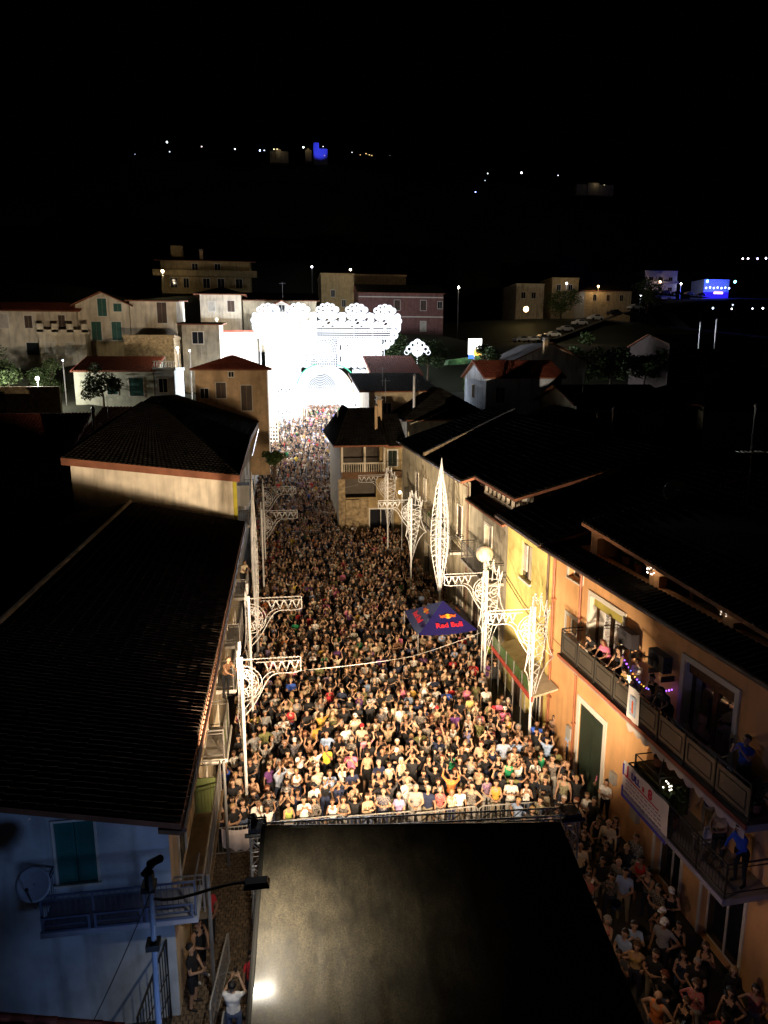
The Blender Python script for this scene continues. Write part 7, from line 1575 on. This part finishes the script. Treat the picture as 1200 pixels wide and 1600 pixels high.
def hair_mesh(style, lean):
    k = ('hair', style, lean)
    if k in VARI: return VARI[k]
    mb = MB()
    S, hands, ln = body('down', 'down', False, lean, False)
    nu, nv = 14, 10; c = (0, .022, 1.668)
    if style == 'bald': return None
    r = {'short': (.094, .104, .092), 'long': (.100, .108, .097), 'bob': (.104, .112, .100), 'bun': (.096, .104, .094), 'curly': (.125, .125, .115), 'cap': (.098, .106, .092)}[style]
    for j in range(nv + 1):
        ph = math.pi / 2 - math.pi * .60 * j / nv
        for i in range(nu):
            t = 2 * math.pi * i / nu; front = max(0, -math.sin(t)); cut = ph
            lim = .55 if style != 'cap' else .25
            if front > .2: cut = max(ph, lim * min(1, front * 1.4) * 1.0)
            wob = 1 + (.05 if style != 'curly' else .12) * math.sin(i * 5.3 + j * 2.1)
            mb.v.append((c[0] + r[0] * math.cos(cut) * math.cos(t) * wob, c[1] + r[1] * math.cos(cut) * math.sin(t) * wob, c[2] + r[2] * math.sin(cut) * wob))
    for j in range(nv):
        for i in range(nu): mb.f.append([j * nu + i, j * nu + (i + 1) % nu, (j + 1) * nu + (i + 1) % nu, (j + 1) * nu + i]); mb.mi.append(-1)
    if style in ('long', 'bob', 'curly'):
        L = {'long': 1.30, 'bob': 1.50, 'curly': 1.42}[style]; k0 = len(mb.v); n = 12; rows = 5
        for j in range(rows + 1):
            z = 1.67 + (L - 1.67) * j / rows; rr = .100 + (.025 if style == 'curly' else .012) * math.sin(j * 1.3)
            for i in range(n):
                t = R(-28 + 236 * i / (n - 1)); mb.v.append((rr * math.cos(t) * (1 - .25 * max(0, j - 3) / 2), .02 + rr * 1.05 * math.sin(t), z + .012 * math.sin(i * 2.3)))
        for j in range(rows):
            for i in range(n - 1): a = k0 + j * n + i; mb.f.append([a, a + 1, a + n + 1, a + n]); mb.mi.append(-1)
    if style == 'bun': mb.ball((0, .10, 1.74), .042, nu=8, nv=6)
    if style == 'cap': mb.hexa([(-.07, -.16, 1.685), (.07, -.16, 1.685), (.085, -.06, 1.70), (-.085, -.06, 1.70), (-.07, -.16, 1.695), (.07, -.16, 1.695), (.085, -.06, 1.715), (-.085, -.06, 1.715)])
    mb.v = [ln(v) for v in mb.v]
    me = bpy.data.meshes.new('hair'); me.from_pydata(mb.v, [], mb.f); me.materials.append(HAIRM); me.polygons.foreach_set('use_smooth', [True] * len(me.polygons)); VARI[k] = me; return me
COLS = {'black': (.012, .012, .014), 'navy': (.018, .025, .06), 'white': (.80, .78, .74), 'cream': (.66, .56, .40), 'beige': (.42, .32, .20), 'olive': (.16, .16, .06), 'grey': (.26, .26, .26), 'light blue': (.28, .38, .58), 'red': (.52, .03, .04), 'pink': (.62, .16, .28), 'yellow': (.72, .55, .06), 'lime': (.45, .62, .06), 'royal blue': (.04, .12, .60), 'brown': (.16, .08, .04), 'mustard': (.50, .30, .05), 'purple': (.12, .04, .16), 'green': (.02, .30, .12), 'orange': (.66, .20, .05), 'charcoal': (.05, .05, .055), 'lilac': (.38, .30, .52)}
HAIRC = {'black': (.008, .007, .007), 'dark': (.025, .014, .008), 'brown': (.07, .035, .016), 'blond': (.34, .22, .09), 'grey': (.28, .27, .26), 'white': (.55, .53, .5), 'reddish': (.13, .035, .015)}
POSET = {('down', 'down'): 'arms at the sides', ('up', 'up'): 'both arms raised', ('film', 'film'): 'filming with raised hands', ('clap', 'clap'): 'clapping overhead', ('cross', 'cross'): 'arms folded', ('hips', 'hips'): 'hands on hips', ('hold', 'hold'): 'hands clasped at waist', ('up', 'down'): 'left arm raised', ('down', 'up'): 'right arm raised', ('point', 'hold'): 'one arm stretched high', ('clapfront', 'clapfront'): 'clapping at chest height', ('chin', 'hips'): 'one hand at the chin', ('lean', 'lean'): 'leaning on the rail', ('film', 'hips'): 'one hand up filming', ('hips', 'down'): 'one hand on the hip', ('sit', 'sit'): 'seated'}
POSES = list(POSET)
CUTN = {'tee': 't-shirt', 'tank': 'sleeveless top', 'long': 'long-sleeved shirt'}
USED = set()
GRP = 'people in the street crowd'
def mkperson(x, y, z, rz, top, cut, pose, fem, hair, hcol, bot, where, scale=1., lean=0., group=GRP, seated=False, label=None):
    me = person_mesh((pose[0], pose[1], fem, cut, bot, lean, seated), 0)
    o = bpy.data.objects.new('person', me); COL.objects.link(o); o.location = (x, y, z); o.rotation_euler = (0, 0, rz); o.scale = (scale, scale, scale); o.color = (*COLS[top], 1)
    hm = hair_mesh(hair, lean)
    if hm:
        h = bpy.data.objects.new('cap' if hair == 'cap' else 'hair', hm); COL.objects.link(h); h.parent = o; h.color = (*(HAIRC[hcol] if hair != 'cap' else COLS.get(hcol, (.6, .6, .6))), 1)
    if label is None:
        hn = 'bald' if hair == 'bald' else ('a %s cap' % hcol if hair == 'cap' else '%s %s hair' % ({'short': 'short', 'long': 'long', 'bob': 'bobbed', 'bun': 'tied-up', 'curly': 'curly'}[hair], hcol))
        label = '%s %s, %s, %s, %s' % (top, CUTN[cut], hn, POSET[pose], where)
    tag(o, label, 'person', group); USED.add(label.lower()); return o
RP = random.Random(21)
TOPS = ['black'] * 58 + ['navy'] * 8 + ['white'] * 15 + ['cream'] * 8 + ['beige'] * 7 + ['olive'] * 5 + ['grey'] * 5 + ['light blue'] * 4 + ['red'] * 2 + ['pink'] * 2 + ['yellow'] * 1 + ['royal blue'] * 1 + ['brown'] * 5 + ['mustard'] * 2 + ['purple'] * 2 + ['green'] + ['orange'] + ['charcoal'] * 6 + ['lilac']
PW = {('down', 'down'): 14, ('up', 'up'): 10, ('film', 'film'): 17, ('clap', 'clap'): 8, ('cross', 'cross'): 10, ('hips', 'hips'): 4, ('hold', 'hold'): 12, ('up', 'down'): 5, ('down', 'up'): 5, ('point', 'hold'): 5, ('clapfront', 'clapfront'): 12, ('chin', 'hips'): 4, ('film', 'hips'): 4, ('hips', 'down'): 4}
PL = [p for p, w in PW.items() for _ in range(w)]
def rand_attr(calm=False):
    fem = RP.random() < .52; top = RP.choice(TOPS); cut = RP.choice(['tee', 'tank', 'tank', 'long']) if fem else RP.choice(['tee', 'tee', 'tee', 'long', 'tank'])
    pose = RP.choice(PL if not calm else [('down', 'down'), ('hold', 'hold'), ('cross', 'cross'), ('hips', 'down'), ('hips', 'hips'), ('film', 'film'), ('chin', 'hips')])
    hair = RP.choice(['long', 'long', 'bun', 'bob', 'curly']) if fem else RP.choice(['short', 'short', 'short', 'short', 'bald', 'cap'])
    hcol = RP.choice(['black', 'dark', 'dark', 'brown', 'brown', 'blond', 'reddish', 'black', 'black', 'dark'] if RP.random() < .88 else ['white', 'grey', 'grey'])
    if hair == 'cap': hcol = RP.choice(['black', 'white', 'red', 'grey'])
    bot = RP.choice(['long', 'long', 'knee', 'skirt'] if fem else ['long', 'long', 'knee']); return top, cut, pose, fem, hair, hcol, bot
RANKS = ['front row', 'second row', 'third row', 'fourth row', 'fifth row', 'sixth row', 'seventh row', 'eighth row', 'back rows']
def where(x, y):
    r = RANKS[min(8, max(0, int((y - 20.8) / .66)))]
    s = 'by left wall' if x < -.9 else 'left of centre' if x < 2.4 else 'near middle' if x < 5.6 else 'right of centre' if x < 8.6 else 'by right wall'
    return r + ' ' + s
OBST = [(9.19, 30.27, .35), (9.5, 24.92, .35), (-1.5, 22.45, .35), (-1.45, 27.6, .3), (8.75, 38, .3), (-1.4, 33.6, .3), (-.3, 20, .9)] + [(c[0], c[1], .2) for c in cor]
# people one can pick out in the photograph: (x, z-plane head pixel -> world), colour, cut, pose, woman, hair, hair colour, bottom
NOTE = [
 (450, 1250, 'lime', 'tank', ('hold', 'hold'), 1, 'bun', 'brown', 'skirt'), (475, 1256, 'white', 'tee', ('film', 'film'), 0, 'short', 'black', 'long'), (492, 1262, 'black', 'long', ('hold', 'hold'), 1, 'long', 'black', 'long'),
 (520, 1252, 'white', 'tank', ('up', 'down'), 1, 'bun', 'brown', 'skirt'), (538, 1255, 'black', 'tank', ('cross', 'cross'), 1, 'long', 'brown', 'long'), (556, 1250, 'black', 'long', ('up', 'up'), 1, 'bun', 'dark', 'long'), (577, 1258, 'beige', 'tank', ('clapfront', 'clapfront'), 1, 'long', 'brown', 'long'),
 (601, 1242, 'navy', 'tee', ('cross', 'cross'), 0, 'bald', 'grey', 'long'), (629, 1258, 'lilac', 'tee', ('hold', 'hold'), 1, 'bob', 'grey', 'long'), (650, 1231, 'grey', 'tee', ('hold', 'hold'), 0, 'short', 'grey', 'long'), (671, 1238, 'navy', 'tee', ('down', 'down'), 0, 'short', 'grey', 'long'), (693, 1243, 'red', 'tee', ('hold', 'hold'), 1, 'bob', 'grey', 'long'),
 (706, 1232, 'cream', 'tank', ('down', 'down'), 1, 'long', 'blond', 'knee'), (725, 1243, 'white', 'tee', ('down', 'down'), 0, 'short', 'brown', 'knee'), (742, 1236, 'black', 'tank', ('hips', 'hips'), 0, 'short', 'black', 'long'), (790, 1250, 'mustard', 'tank', ('hold', 'hold'), 1, 'long', 'dark', 'long'), (812, 1240, 'white', 'tee', ('clapfront', 'clapfront'), 0, 'short', 'black', 'long'), (836, 1244, 'white', 'tank', ('film', 'film'), 1, 'bun', 'brown', 'long'),
 (490, 1222, 'white', 'tee', ('cross', 'cross'), 0, 'cap', 'black', 'long'), (508, 1217, 'black', 'tank', ('down', 'down'), 1, 'short', 'white', 'long'), (529, 1222, 'navy', 'tee', ('clap', 'clap'), 0, 'bald', 'grey', 'long'), (553, 1222, 'cream', 'tank', ('down', 'down'), 1, 'bun', 'brown', 'skirt'), (579, 1228, 'black', 'tank', ('hold', 'hold'), 1, 'bun', 'black', 'long'),
 (398, 1111, 'yellow', 'tee', ('down', 'down'), 0, 'short', 'black', 'long'), (413, 1139, 'olive', 'tee', ('hips', 'down'), 0, 'bald', 'grey', 'long'), (432, 1133, 'grey', 'tee', ('down', 'down'), 0, 'short', 'grey', 'long'), (443, 1120, 'white', 'tee', ('film', 'film'), 0, 'short', 'brown', 'long'), (414, 1112, 'grey', 'long', ('down', 'down'), 0, 'short', 'grey', 'long'), (478, 1108, 'pink', 'tank', ('down', 'down'), 1, 'long', 'black', 'long'),
 (500, 1082, 'white', 'tee', ('cross', 'cross'), 0, 'short', 'black', 'long'), (537, 1108, 'black', 'tee', ('hips', 'down'), 0, 'short', 'black', 'long'), (510, 1145, 'light blue', 'tee', ('hips', 'down'), 0, 'bald', 'grey', 'long'), (596, 1105, 'navy', 'tee', ('down', 'down'), 0, 'short', 'grey', 'long'), (555, 1118, 'cream', 'tee', ('down', 'down'), 0, 'cap', 'white', 'knee'),
 (597, 1170, 'black', 'tee', ('up', 'up'), 0, 'bald', 'grey', 'long'), (592, 1190, 'navy', 'tee', ('down', 'down'), 0, 'short', 'grey', 'long'), (515, 1208, 'light blue', 'long', ('film', 'film'), 0, 'short', 'brown', 'long'), (496, 1203, 'cream', 'tee', ('down', 'down'), 0, 'bald', 'grey', 'knee'), (550, 1202, 'navy', 'tee', ('cross', 'cross'), 0, 'short', 'brown', 'long'),
 (839, 1128, 'royal blue', 'tee', ('down', 'down'), 0, 'bald', 'grey', 'long'), (767, 1133, 'red', 'tee', ('hold', 'hold'), 1, 'long', 'dark', 'long'), (730, 1133, 'royal blue', 'tank', ('up', 'down'), 1, 'bun', 'black', 'long'), (737, 1088, 'yellow', 'tee', ('cross', 'cross'), 0, 'short', 'brown', 'long'), (760, 1073, 'white', 'tee', ('down', 'down'), 0, 'short', 'black', 'long'), (784, 1084, 'white', 'tee', ('down', 'down'), 0, 'short', 'brown', 'long'), (708, 1130, 'white', 'tank', ('up', 'up'), 1, 'long', 'blond', 'long'), (766, 1002, 'lime', 'tee', ('down', 'down'), 0, 'short', 'black', 'long'), (680, 1072, 'white', 'tee', ('hips', 'down'), 0, 'short', 'black', 'long'), (718, 1095, 'black', 'tee', ('down', 'down'), 0, 'short', 'black', 'long'), (652, 1092, 'navy', 'tee', ('down', 'down'), 0, 'short', 'grey', 'long'),
 (706, 1175, 'green', 'tank', ('up', 'up'), 1, 'bun', 'dark', 'long'), (846, 1170, 'green', 'tank', ('hips', 'down'), 1, 'long', 'brown', 'long'), (722, 1170, 'black', 'tee', ('down', 'down'), 0, 'bald', 'grey', 'long'),
 (375, 1198, 'black', 'tank', ('hold', 'hold'), 1, 'long', 'black', 'skirt'), (352, 1192, 'royal blue', 'tank', ('hips', 'hips'), 1, 'bun', 'blond', 'knee'), (379, 1252, 'black', 'tank', ('down', 'up'), 1, 'bun', 'dark', 'knee'), (402, 1250, 'white', 'tee', ('hold', 'hold'), 0, 'short', 'black', 'long'), (395, 1215, 'brown', 'tank', ('chin', 'hips'), 1, 'curly', 'black', 'long'), (338, 1252, 'charcoal', 'tee', ('hold', 'hold'), 0, 'short', 'grey', 'long'), (365, 1170, 'white', 'long', ('hips', 'hips'), 1, 'bob', 'brown', 'long'), (420, 1195, 'purple', 'tee', ('down', 'down'), 1, 'bun', 'brown', 'long'),
 (866, 1118, 'brown', 'tank', ('cross', 'cross'), 1, 'long', 'black', 'long'), (893, 1140, 'light blue', 'tee', ('down', 'down'), 0, 'bald', 'grey', 'long'), (945, 1194, 'pink', 'long', ('down', 'down'), 0, 'short', 'grey', 'long'), (948, 1216, 'white', 'tee', ('cross', 'cross'), 0, 'short', 'black', 'long'), (966, 1222, 'navy', 'tank', ('hips', 'down'), 1, 'long', 'dark', 'long'), (918, 1236, 'white', 'tee', ('cross', 'cross'), 1, 'bob', 'brown', 'long'), (881, 1246, 'white', 'tee', ('down', 'down'), 0, 'short', 'white', 'long')]
def un(px, py, z): 
    q = hillpt(px, py, 100.); d = (q - Vector((0, 0, HC))); t = (z - HC) / d.z; return Vector((0, 0, HC)) + d * t
placed = []
def put(x, y, attrs, wh, z=0., rz=None, scale=None, group=GRP, tries=40):
    top, cut, pose, fem, hair, hcol, bot = attrs
    hn = 'x'
    sc = scale or RP.uniform(.89, 1.0) * (.95 if fem else 1.02)
    o = mkperson(x, y, z, rz if rz is not None else math.atan2(x - 3, y - 13) * -1 * .9 + RP.uniform(-.35, .35), top, cut, pose, fem, hair, hcol, bot, wh, sc, group=group)
    return o
def lab_of(a, wh):
    top, cut, pose, fem, hair, hcol, bot = a
    hn = 'bald' if hair == 'bald' else ('a %s cap' % hcol if hair == 'cap' else '%s %s hair' % ({'short': 'short', 'long': 'long', 'bob': 'bobbed', 'bun': 'tied-up', 'curly': 'curly'}[hair], hcol))
    return ('%s %s, %s, %s, %s' % (top, CUTN[cut], hn, POSET[pose], wh)).lower()
for (px, py, top, cut, pose, fem, hair, hcol, bot) in NOTE:
    q = un(px, py, 1.58 if fem else 1.66)
    if q.y < 20.95 and q.x < 8: q.y = 20.95 + RP.uniform(0, .2)
    a = (top, cut, pose, bool(fem), hair, hcol, bot); wh = where(q.x, q.y) if not (q.x > 8.2 and q.y < 20.6) else 'by the orange wall'
    while lab_of(a, wh) in USED: a = (top, cut, RP.choice(PL), bool(fem), hair, RP.choice(['brown', 'black', 'grey']), bot)
    put(q.x, q.y, a, wh); placed.append((q.x, q.y))
def lbound(y): return np.interp(y, [20, 30, 46, 62, 80, 90, 111, 112, 128], [-2.0, -2.1, -2.0, -2.2, -2.8, -2.2, -.6, 3.6, 3.8])
def rbound(y): return np.interp(y, [20, 24, 60, 61.5, 74, 90, 111, 112, 128], [10.2, 10.1, 10.0, 4.7, 5.6, 9.5, 11.5, 11, 11])
pos = []; y = 21.0; yr = 21.0
while y < 127:
    dy = .64 + .002 * (y - 21); dx = .53 + .0015 * (y - 21); x = lbound(y) + RP.uniform(0, .3)
    while x < rbound(y):
        if RP.random() > (.06 if y < 40 else .10): pos.append((x + RP.uniform(-.13, .13), y + RP.uniform(-.16, .16)))
        x += dx
    y += dy
def free(x, y):
    for (a, b, r) in OBST:
        if (x - a) ** 2 + (y - b) ** 2 < r * r: return False
    for (a, b) in placed:
        if (x - a) ** 2 + (y - b) ** 2 < .16: return False
    if 9.3 < x and 24.6 < y < 30.4: return False
    return True
pos = [p for p in pos if free(*p)]
pos.sort(key=lambda p: p[1])
# side street crowd beside the stage (loose, dim) : singles as well
SIDE = []
y = 8.6
while y < 20.4:
    x = 7.35 + RP.uniform(0, .3)
    while x < min(10.9, 10.2 + (20 - y) * .06):
        dens = .80 if y > 12.0 else .36
        if x < 8.6 and y < 12: dens *= .5
        if RP.random() < dens + .25 * (y > 16): SIDE.append((x + RP.uniform(-.15, .15), y + RP.uniform(-.2, .2)))
        x += .56
    y += .64
SIDE = [p for p in SIDE if free(*p)]
n_single = 300 - 22 - len(NOTE) - len(SIDE)
STOPS = ['black'] * 12 + ['red'] * 4 + ['white'] * 5 + ['olive', 'grey', 'light blue', 'navy', 'orange', 'beige', 'charcoal', 'cream', 'brown', 'mustard']
def where_s(x, y):
    s = 'by stage' if x < 8.4 else 'mid crowd' if x < 9.7 else 'under balconies'
    return ('beside stage corner, ' if y > 17.5 else 'beside stage roof, ' if y > 14 else 'lower right lane, ' if y > 11 else 'bottom right corner, ') + s
for (x, y) in SIDE:
    for _ in range(200):
        a = rand_attr(calm=True); a = (RP.choice(STOPS), *a[1:]); wh = where_s(x, y)
        if lab_of(a, wh) not in USED: break
    put(x, y, a, wh, rz=RP.uniform(-.9, -.1) - .3)
for (x, y) in pos[:n_single]:
    for _ in range(200):
        a = rand_attr(); wh = where(x, y)
        if lab_of(a, wh) not in USED: break
    put(x, y, a, wh)
# the rest of the crowd as one mass
rest = pos[n_single:]
FV = {}
CV, CF, CC = [], [], []; base_i = 0
skc = [(.44, .26, .16), (.38, .22, .135), (.48, .31, .20), (.33, .19, .115)]; btc = [(.015, .016, .02), (.03, .04, .085), (.012, .012, .012), (.09, .12, .2), (.28, .24, .17)]
def far_variant(pose, fem, hair, cut):
    k = (pose, fem, hair, cut)
    if k in FV: return FV[k]
    me = person_mesh((pose[0], pose[1], fem, cut, 'long', 0., False), 1); n = len(me.vertices); V = np.zeros(n * 3); me.vertices.foreach_get('co', V); V = V.reshape(-1, 3)
    F = [list(p.vertices) for p in me.polygons]; M_ = [p.material_index for p in me.polygons]
    hm = hair_mesh(hair, 0.)
    if hm:
        hv = np.zeros(len(hm.vertices) * 3); hm.vertices.foreach_get('co', hv); hv = hv.reshape(-1, 3)
        keep = list(hm.polygons)[::1]
        F += [[i + n for i in p.vertices] for p in keep]; M_ += [9] * len(keep); V = np.vstack([V, hv])
    FV[k] = (V, F, np.array(M_)); return FV[k]
FP = [('down', 'down'), ('up', 'up'), ('film', 'film'), ('cross', 'cross'), ('clapfront', 'clapfront'), ('clap', 'clap')]; FPW = [0, 0, 0, 1, 2, 2, 2, 3, 3, 4, 4, 5]
allV, allF, allC = [], [], []; off = 0
for (x, y) in rest:
    fem = RP.random() < .5; p = FP[RP.choice(FPW)]; hair = RP.choice(['long', 'bun']) if fem else 'short'; cut = 'tank' if fem and RP.random() < .6 else 'tee'
    V, F, M_ = far_variant(p, fem, hair, cut)
    s = RP.uniform(.88, 1.0); rz = math.atan2(x - 3, y - 13) * -.9 + RP.uniform(-.4, .4); c, sn = math.cos(rz) * s, math.sin(rz) * s
    W_ = np.empty_like(V); W_[:, 0] = V[:, 0] * c - V[:, 1] * sn + x; W_[:, 1] = V[:, 0] * sn + V[:, 1] * c + y; W_[:, 2] = V[:, 2] * s + float(street(y)) + .03
    allV.append(W_); allF += [[i + off for i in f] for f in F]; off += len(V)
    tc = np.array(COLS[RP.choice(TOPS)] + (1,)); pal = {0: RP.choice(skc) + (1,), 1: tc, 2: RP.choice(btc) + (1,), 3: (.03, .03, .03, 1), 9: HAIRC[RP.choice(['black', 'dark', 'brown', 'brown', 'blond', 'grey'])] + (1,)}
    allC.append(np.array([pal.get(int(m_), pal[0]) for m_ in M_]))
me = bpy.data.meshes.new('crowd'); me.from_pydata(np.vstack(allV).tolist(), [], allF)
at = me.attributes.new('cloth', 'FLOAT_COLOR', 'FACE'); at.data.foreach_set('color', np.vstack(allC).astype(np.float32).ravel())
cm = bpy.data.materials.new('crowd_cloth'); n, N, L = nodes(cm); an = N.new('ShaderNodeAttribute'); an.attribute_name = 'cloth'; L.new(an.outputs['Color'], N['Principled BSDF'].inputs['Base Color']); N['Principled BSDF'].inputs['Roughness'].default_value = .8
me.materials.append(cm); me.polygons.foreach_set('use_smooth', [True] * len(me.polygons))
co = bpy.data.objects.new('crowd', me); COL.objects.link(co); tag(co, 'dense crowd filling the street from mid distance up to the light portal', 'crowd', kind='stuff')
print('people singles', len(USED), 'crowd rest', len(rest), 'faces', len(allF))
# spectators on the upper balcony, the lower balcony and in the left lane
def bperson(a, z, o_, top, cut, fem, hair, hcol, label, pose=('lean', 'lean'), lean=.45, rz=-1.25, sc=.97, bot='long', seated=False, dz=0.):
    q = FR.p(a, z, o_); return mkperson(q[0], q[1], q[2] + dz, rz, top, cut, pose, fem, hair, hcol, bot, '', sc, lean, 'spectators on the balconies', seated, label)
bperson(4.75, 5.16, .42, 'black', 'tee', True, 'long', 'black', 'woman in black leaning far over the rail at the left end of the balcony', lean=.7, rz=-1.2)
bperson(5.5, 5.16, .40, 'pink', 'tee', True, 'long', 'reddish', 'woman in a dusky pink top leaning on the balcony rail, second from its left end')
bperson(6.35, 5.16, .40, 'black', 'tank', True, 'curly', 'dark', 'woman with curly hair and black sleeveless top, third along the balcony rail', lean=.3)
bperson(7.0, 5.16, .25, 'white', 'tee', False, 'short', 'brown', 'boy in white standing by the black post on the balcony', ('hold', 'hold'), 0., sc=.86)
bperson(7.15, 5.16, .52, 'mustard', 'tee', False, 'short', 'brown', 'child bending at the rail just left of the glowing star', lean=.6, sc=.82)
bperson(8.35, 5.16, .42, 'black', 'tank', True, 'bun', 'black', 'woman in a dark sleeveless top resting on the rail right of the hanging banner', lean=.35)
bperson(9.0, 5.16, .45, 'charcoal', 'tee', True, 'bob', 'black', 'barely lit person in dark clothes at the rail before the chairs', lean=.5)
o_ = bperson(12.05, 5.16, .35, 'royal blue', 'tee', False, 'short', 'dark', 'man in blue holding up a glowing phone at the right end of the upper balcony', ('film', 'film'), 0.)
bperson(11.9, 3.27, .7, 'beige', 'tee', True, 'bun', 'dark', 'person with hands before the chest on the lower balcony beside the folding chair', ('hold', 'hold'), .0)
bperson(12.6, 3.27, .6, 'royal blue', 'long', True, 'long', 'black', 'dim figure in blue at the far corner of the lower balcony', ('lean', 'lean'), .3)
bperson(10.9, 3.27, .3, 'navy', 'tee', False, 'short', 'black', 'dim figure by the wall of the lower balcony', ('down', 'down'), 0.)
def phone(p, label, s=6):
    x, y, z = p; e = empty('mobile_phone', (x, y, z), label, 'phone', 'glowing phones'); mb = MB(); mb.box(x - .04, x + .04, y - .006, y + .002, z - .075, z + .075); mb.build('case', BLACKP, e)
    mb = MB(); mb.box(x - .034, x + .034, y + .0025, y + .006, z - .065, z + .065); mb.build('screen', emit('phone_screen', (.7, .8, 1), s), e); return e
q = FR.p(12.0, 6.72, .72); phone(q, 'glowing phone held up by the man in blue on the upper balcony')
LG = 'people standing in the lane by the stage'
mkperson(-2.30, 17.1, .07, .5, 'red', 'tee', ('hold', 'hold'), False, 'short', 'dark', 'long', '', 1.0, 0, LG, False, 'man in a red t-shirt farthest up the cobbled lane')
mkperson(-2.42, 16.0, .07, .9, 'black', 'tank', ('hold', 'hold'), False, 'short', 'black', 'knee', '', 1.0, 0, LG, False, 'person in black sleeveless top in the lane between the red shirt and the bearded man')
mkperson(-2.50, 15.2, .07, 1.3, 'black', 'tee', ('hold', 'hold'), False, 'short', 'black', 'knee', '', 1.02, 0, LG, False, 'dark haired man in black t-shirt and shorts near the end of the lane wall')
mkperson(-1.42, 13.75, .3, 3.0, 'white', 'tee', ('film', 'film'), False, 'short', 'black', 'knee', '', 1.02, 0, LG, False, 'man in white t-shirt and shorts filming with raised hands beside the stage')
mkperson(-1.05, 14.9, .07, .6, 'red', 'tee', ('down', 'down'), False, 'short', 'black', 'long', '', .95, 0, LG, False, 'person in dark red partly hidden behind the man in white')
phone((-1.38, 14.2, 1.92), 'phone held up by the man in white beside the stage', 2)
mb = MB(); mb.box(-2.2, -.7, 12.9, 14.4, .05, .3); tag(mb.build('platform', mat('platform_wood', (.12, .06, .04))), 'low brown platform under the man in white', 'platform')
q = un(1014, 1357, 1.15); phone((q.x, q.y, q.z), 'bright phone screen glowing low in the side crowd', 12)
for (px, py, z, lab) in ((443, 1109, 1.55, 'small phone screen above the left part of the crowd'), (575, 1084, 1.7, 'small phone screen above the middle of the crowd'), (680, 1100, 1.7, 'small phone held up right of the middle')):
    q = un(px, py, z + .1); phone((q.x, q.y, z + .1), lab, 1.5)
mkperson(-2.35, 39.5, 3.06, .9, 'cream', 'tee', ('lean', 'lean'), False, 'short', 'brown', 'long', '', 1.0, .3, 'spectators on the balconies', False, 'man in a pale shirt on the far left balcony above the crowd')
mkperson(-2.35, 26.0, 3.0, .9, 'brown', 'tee', ('lean', 'lean'), False, 'short', 'brown', 'long', '', 1.0, .3, 'spectators on the balconies', False, 'person in brown at the rail of the middle left balcony')
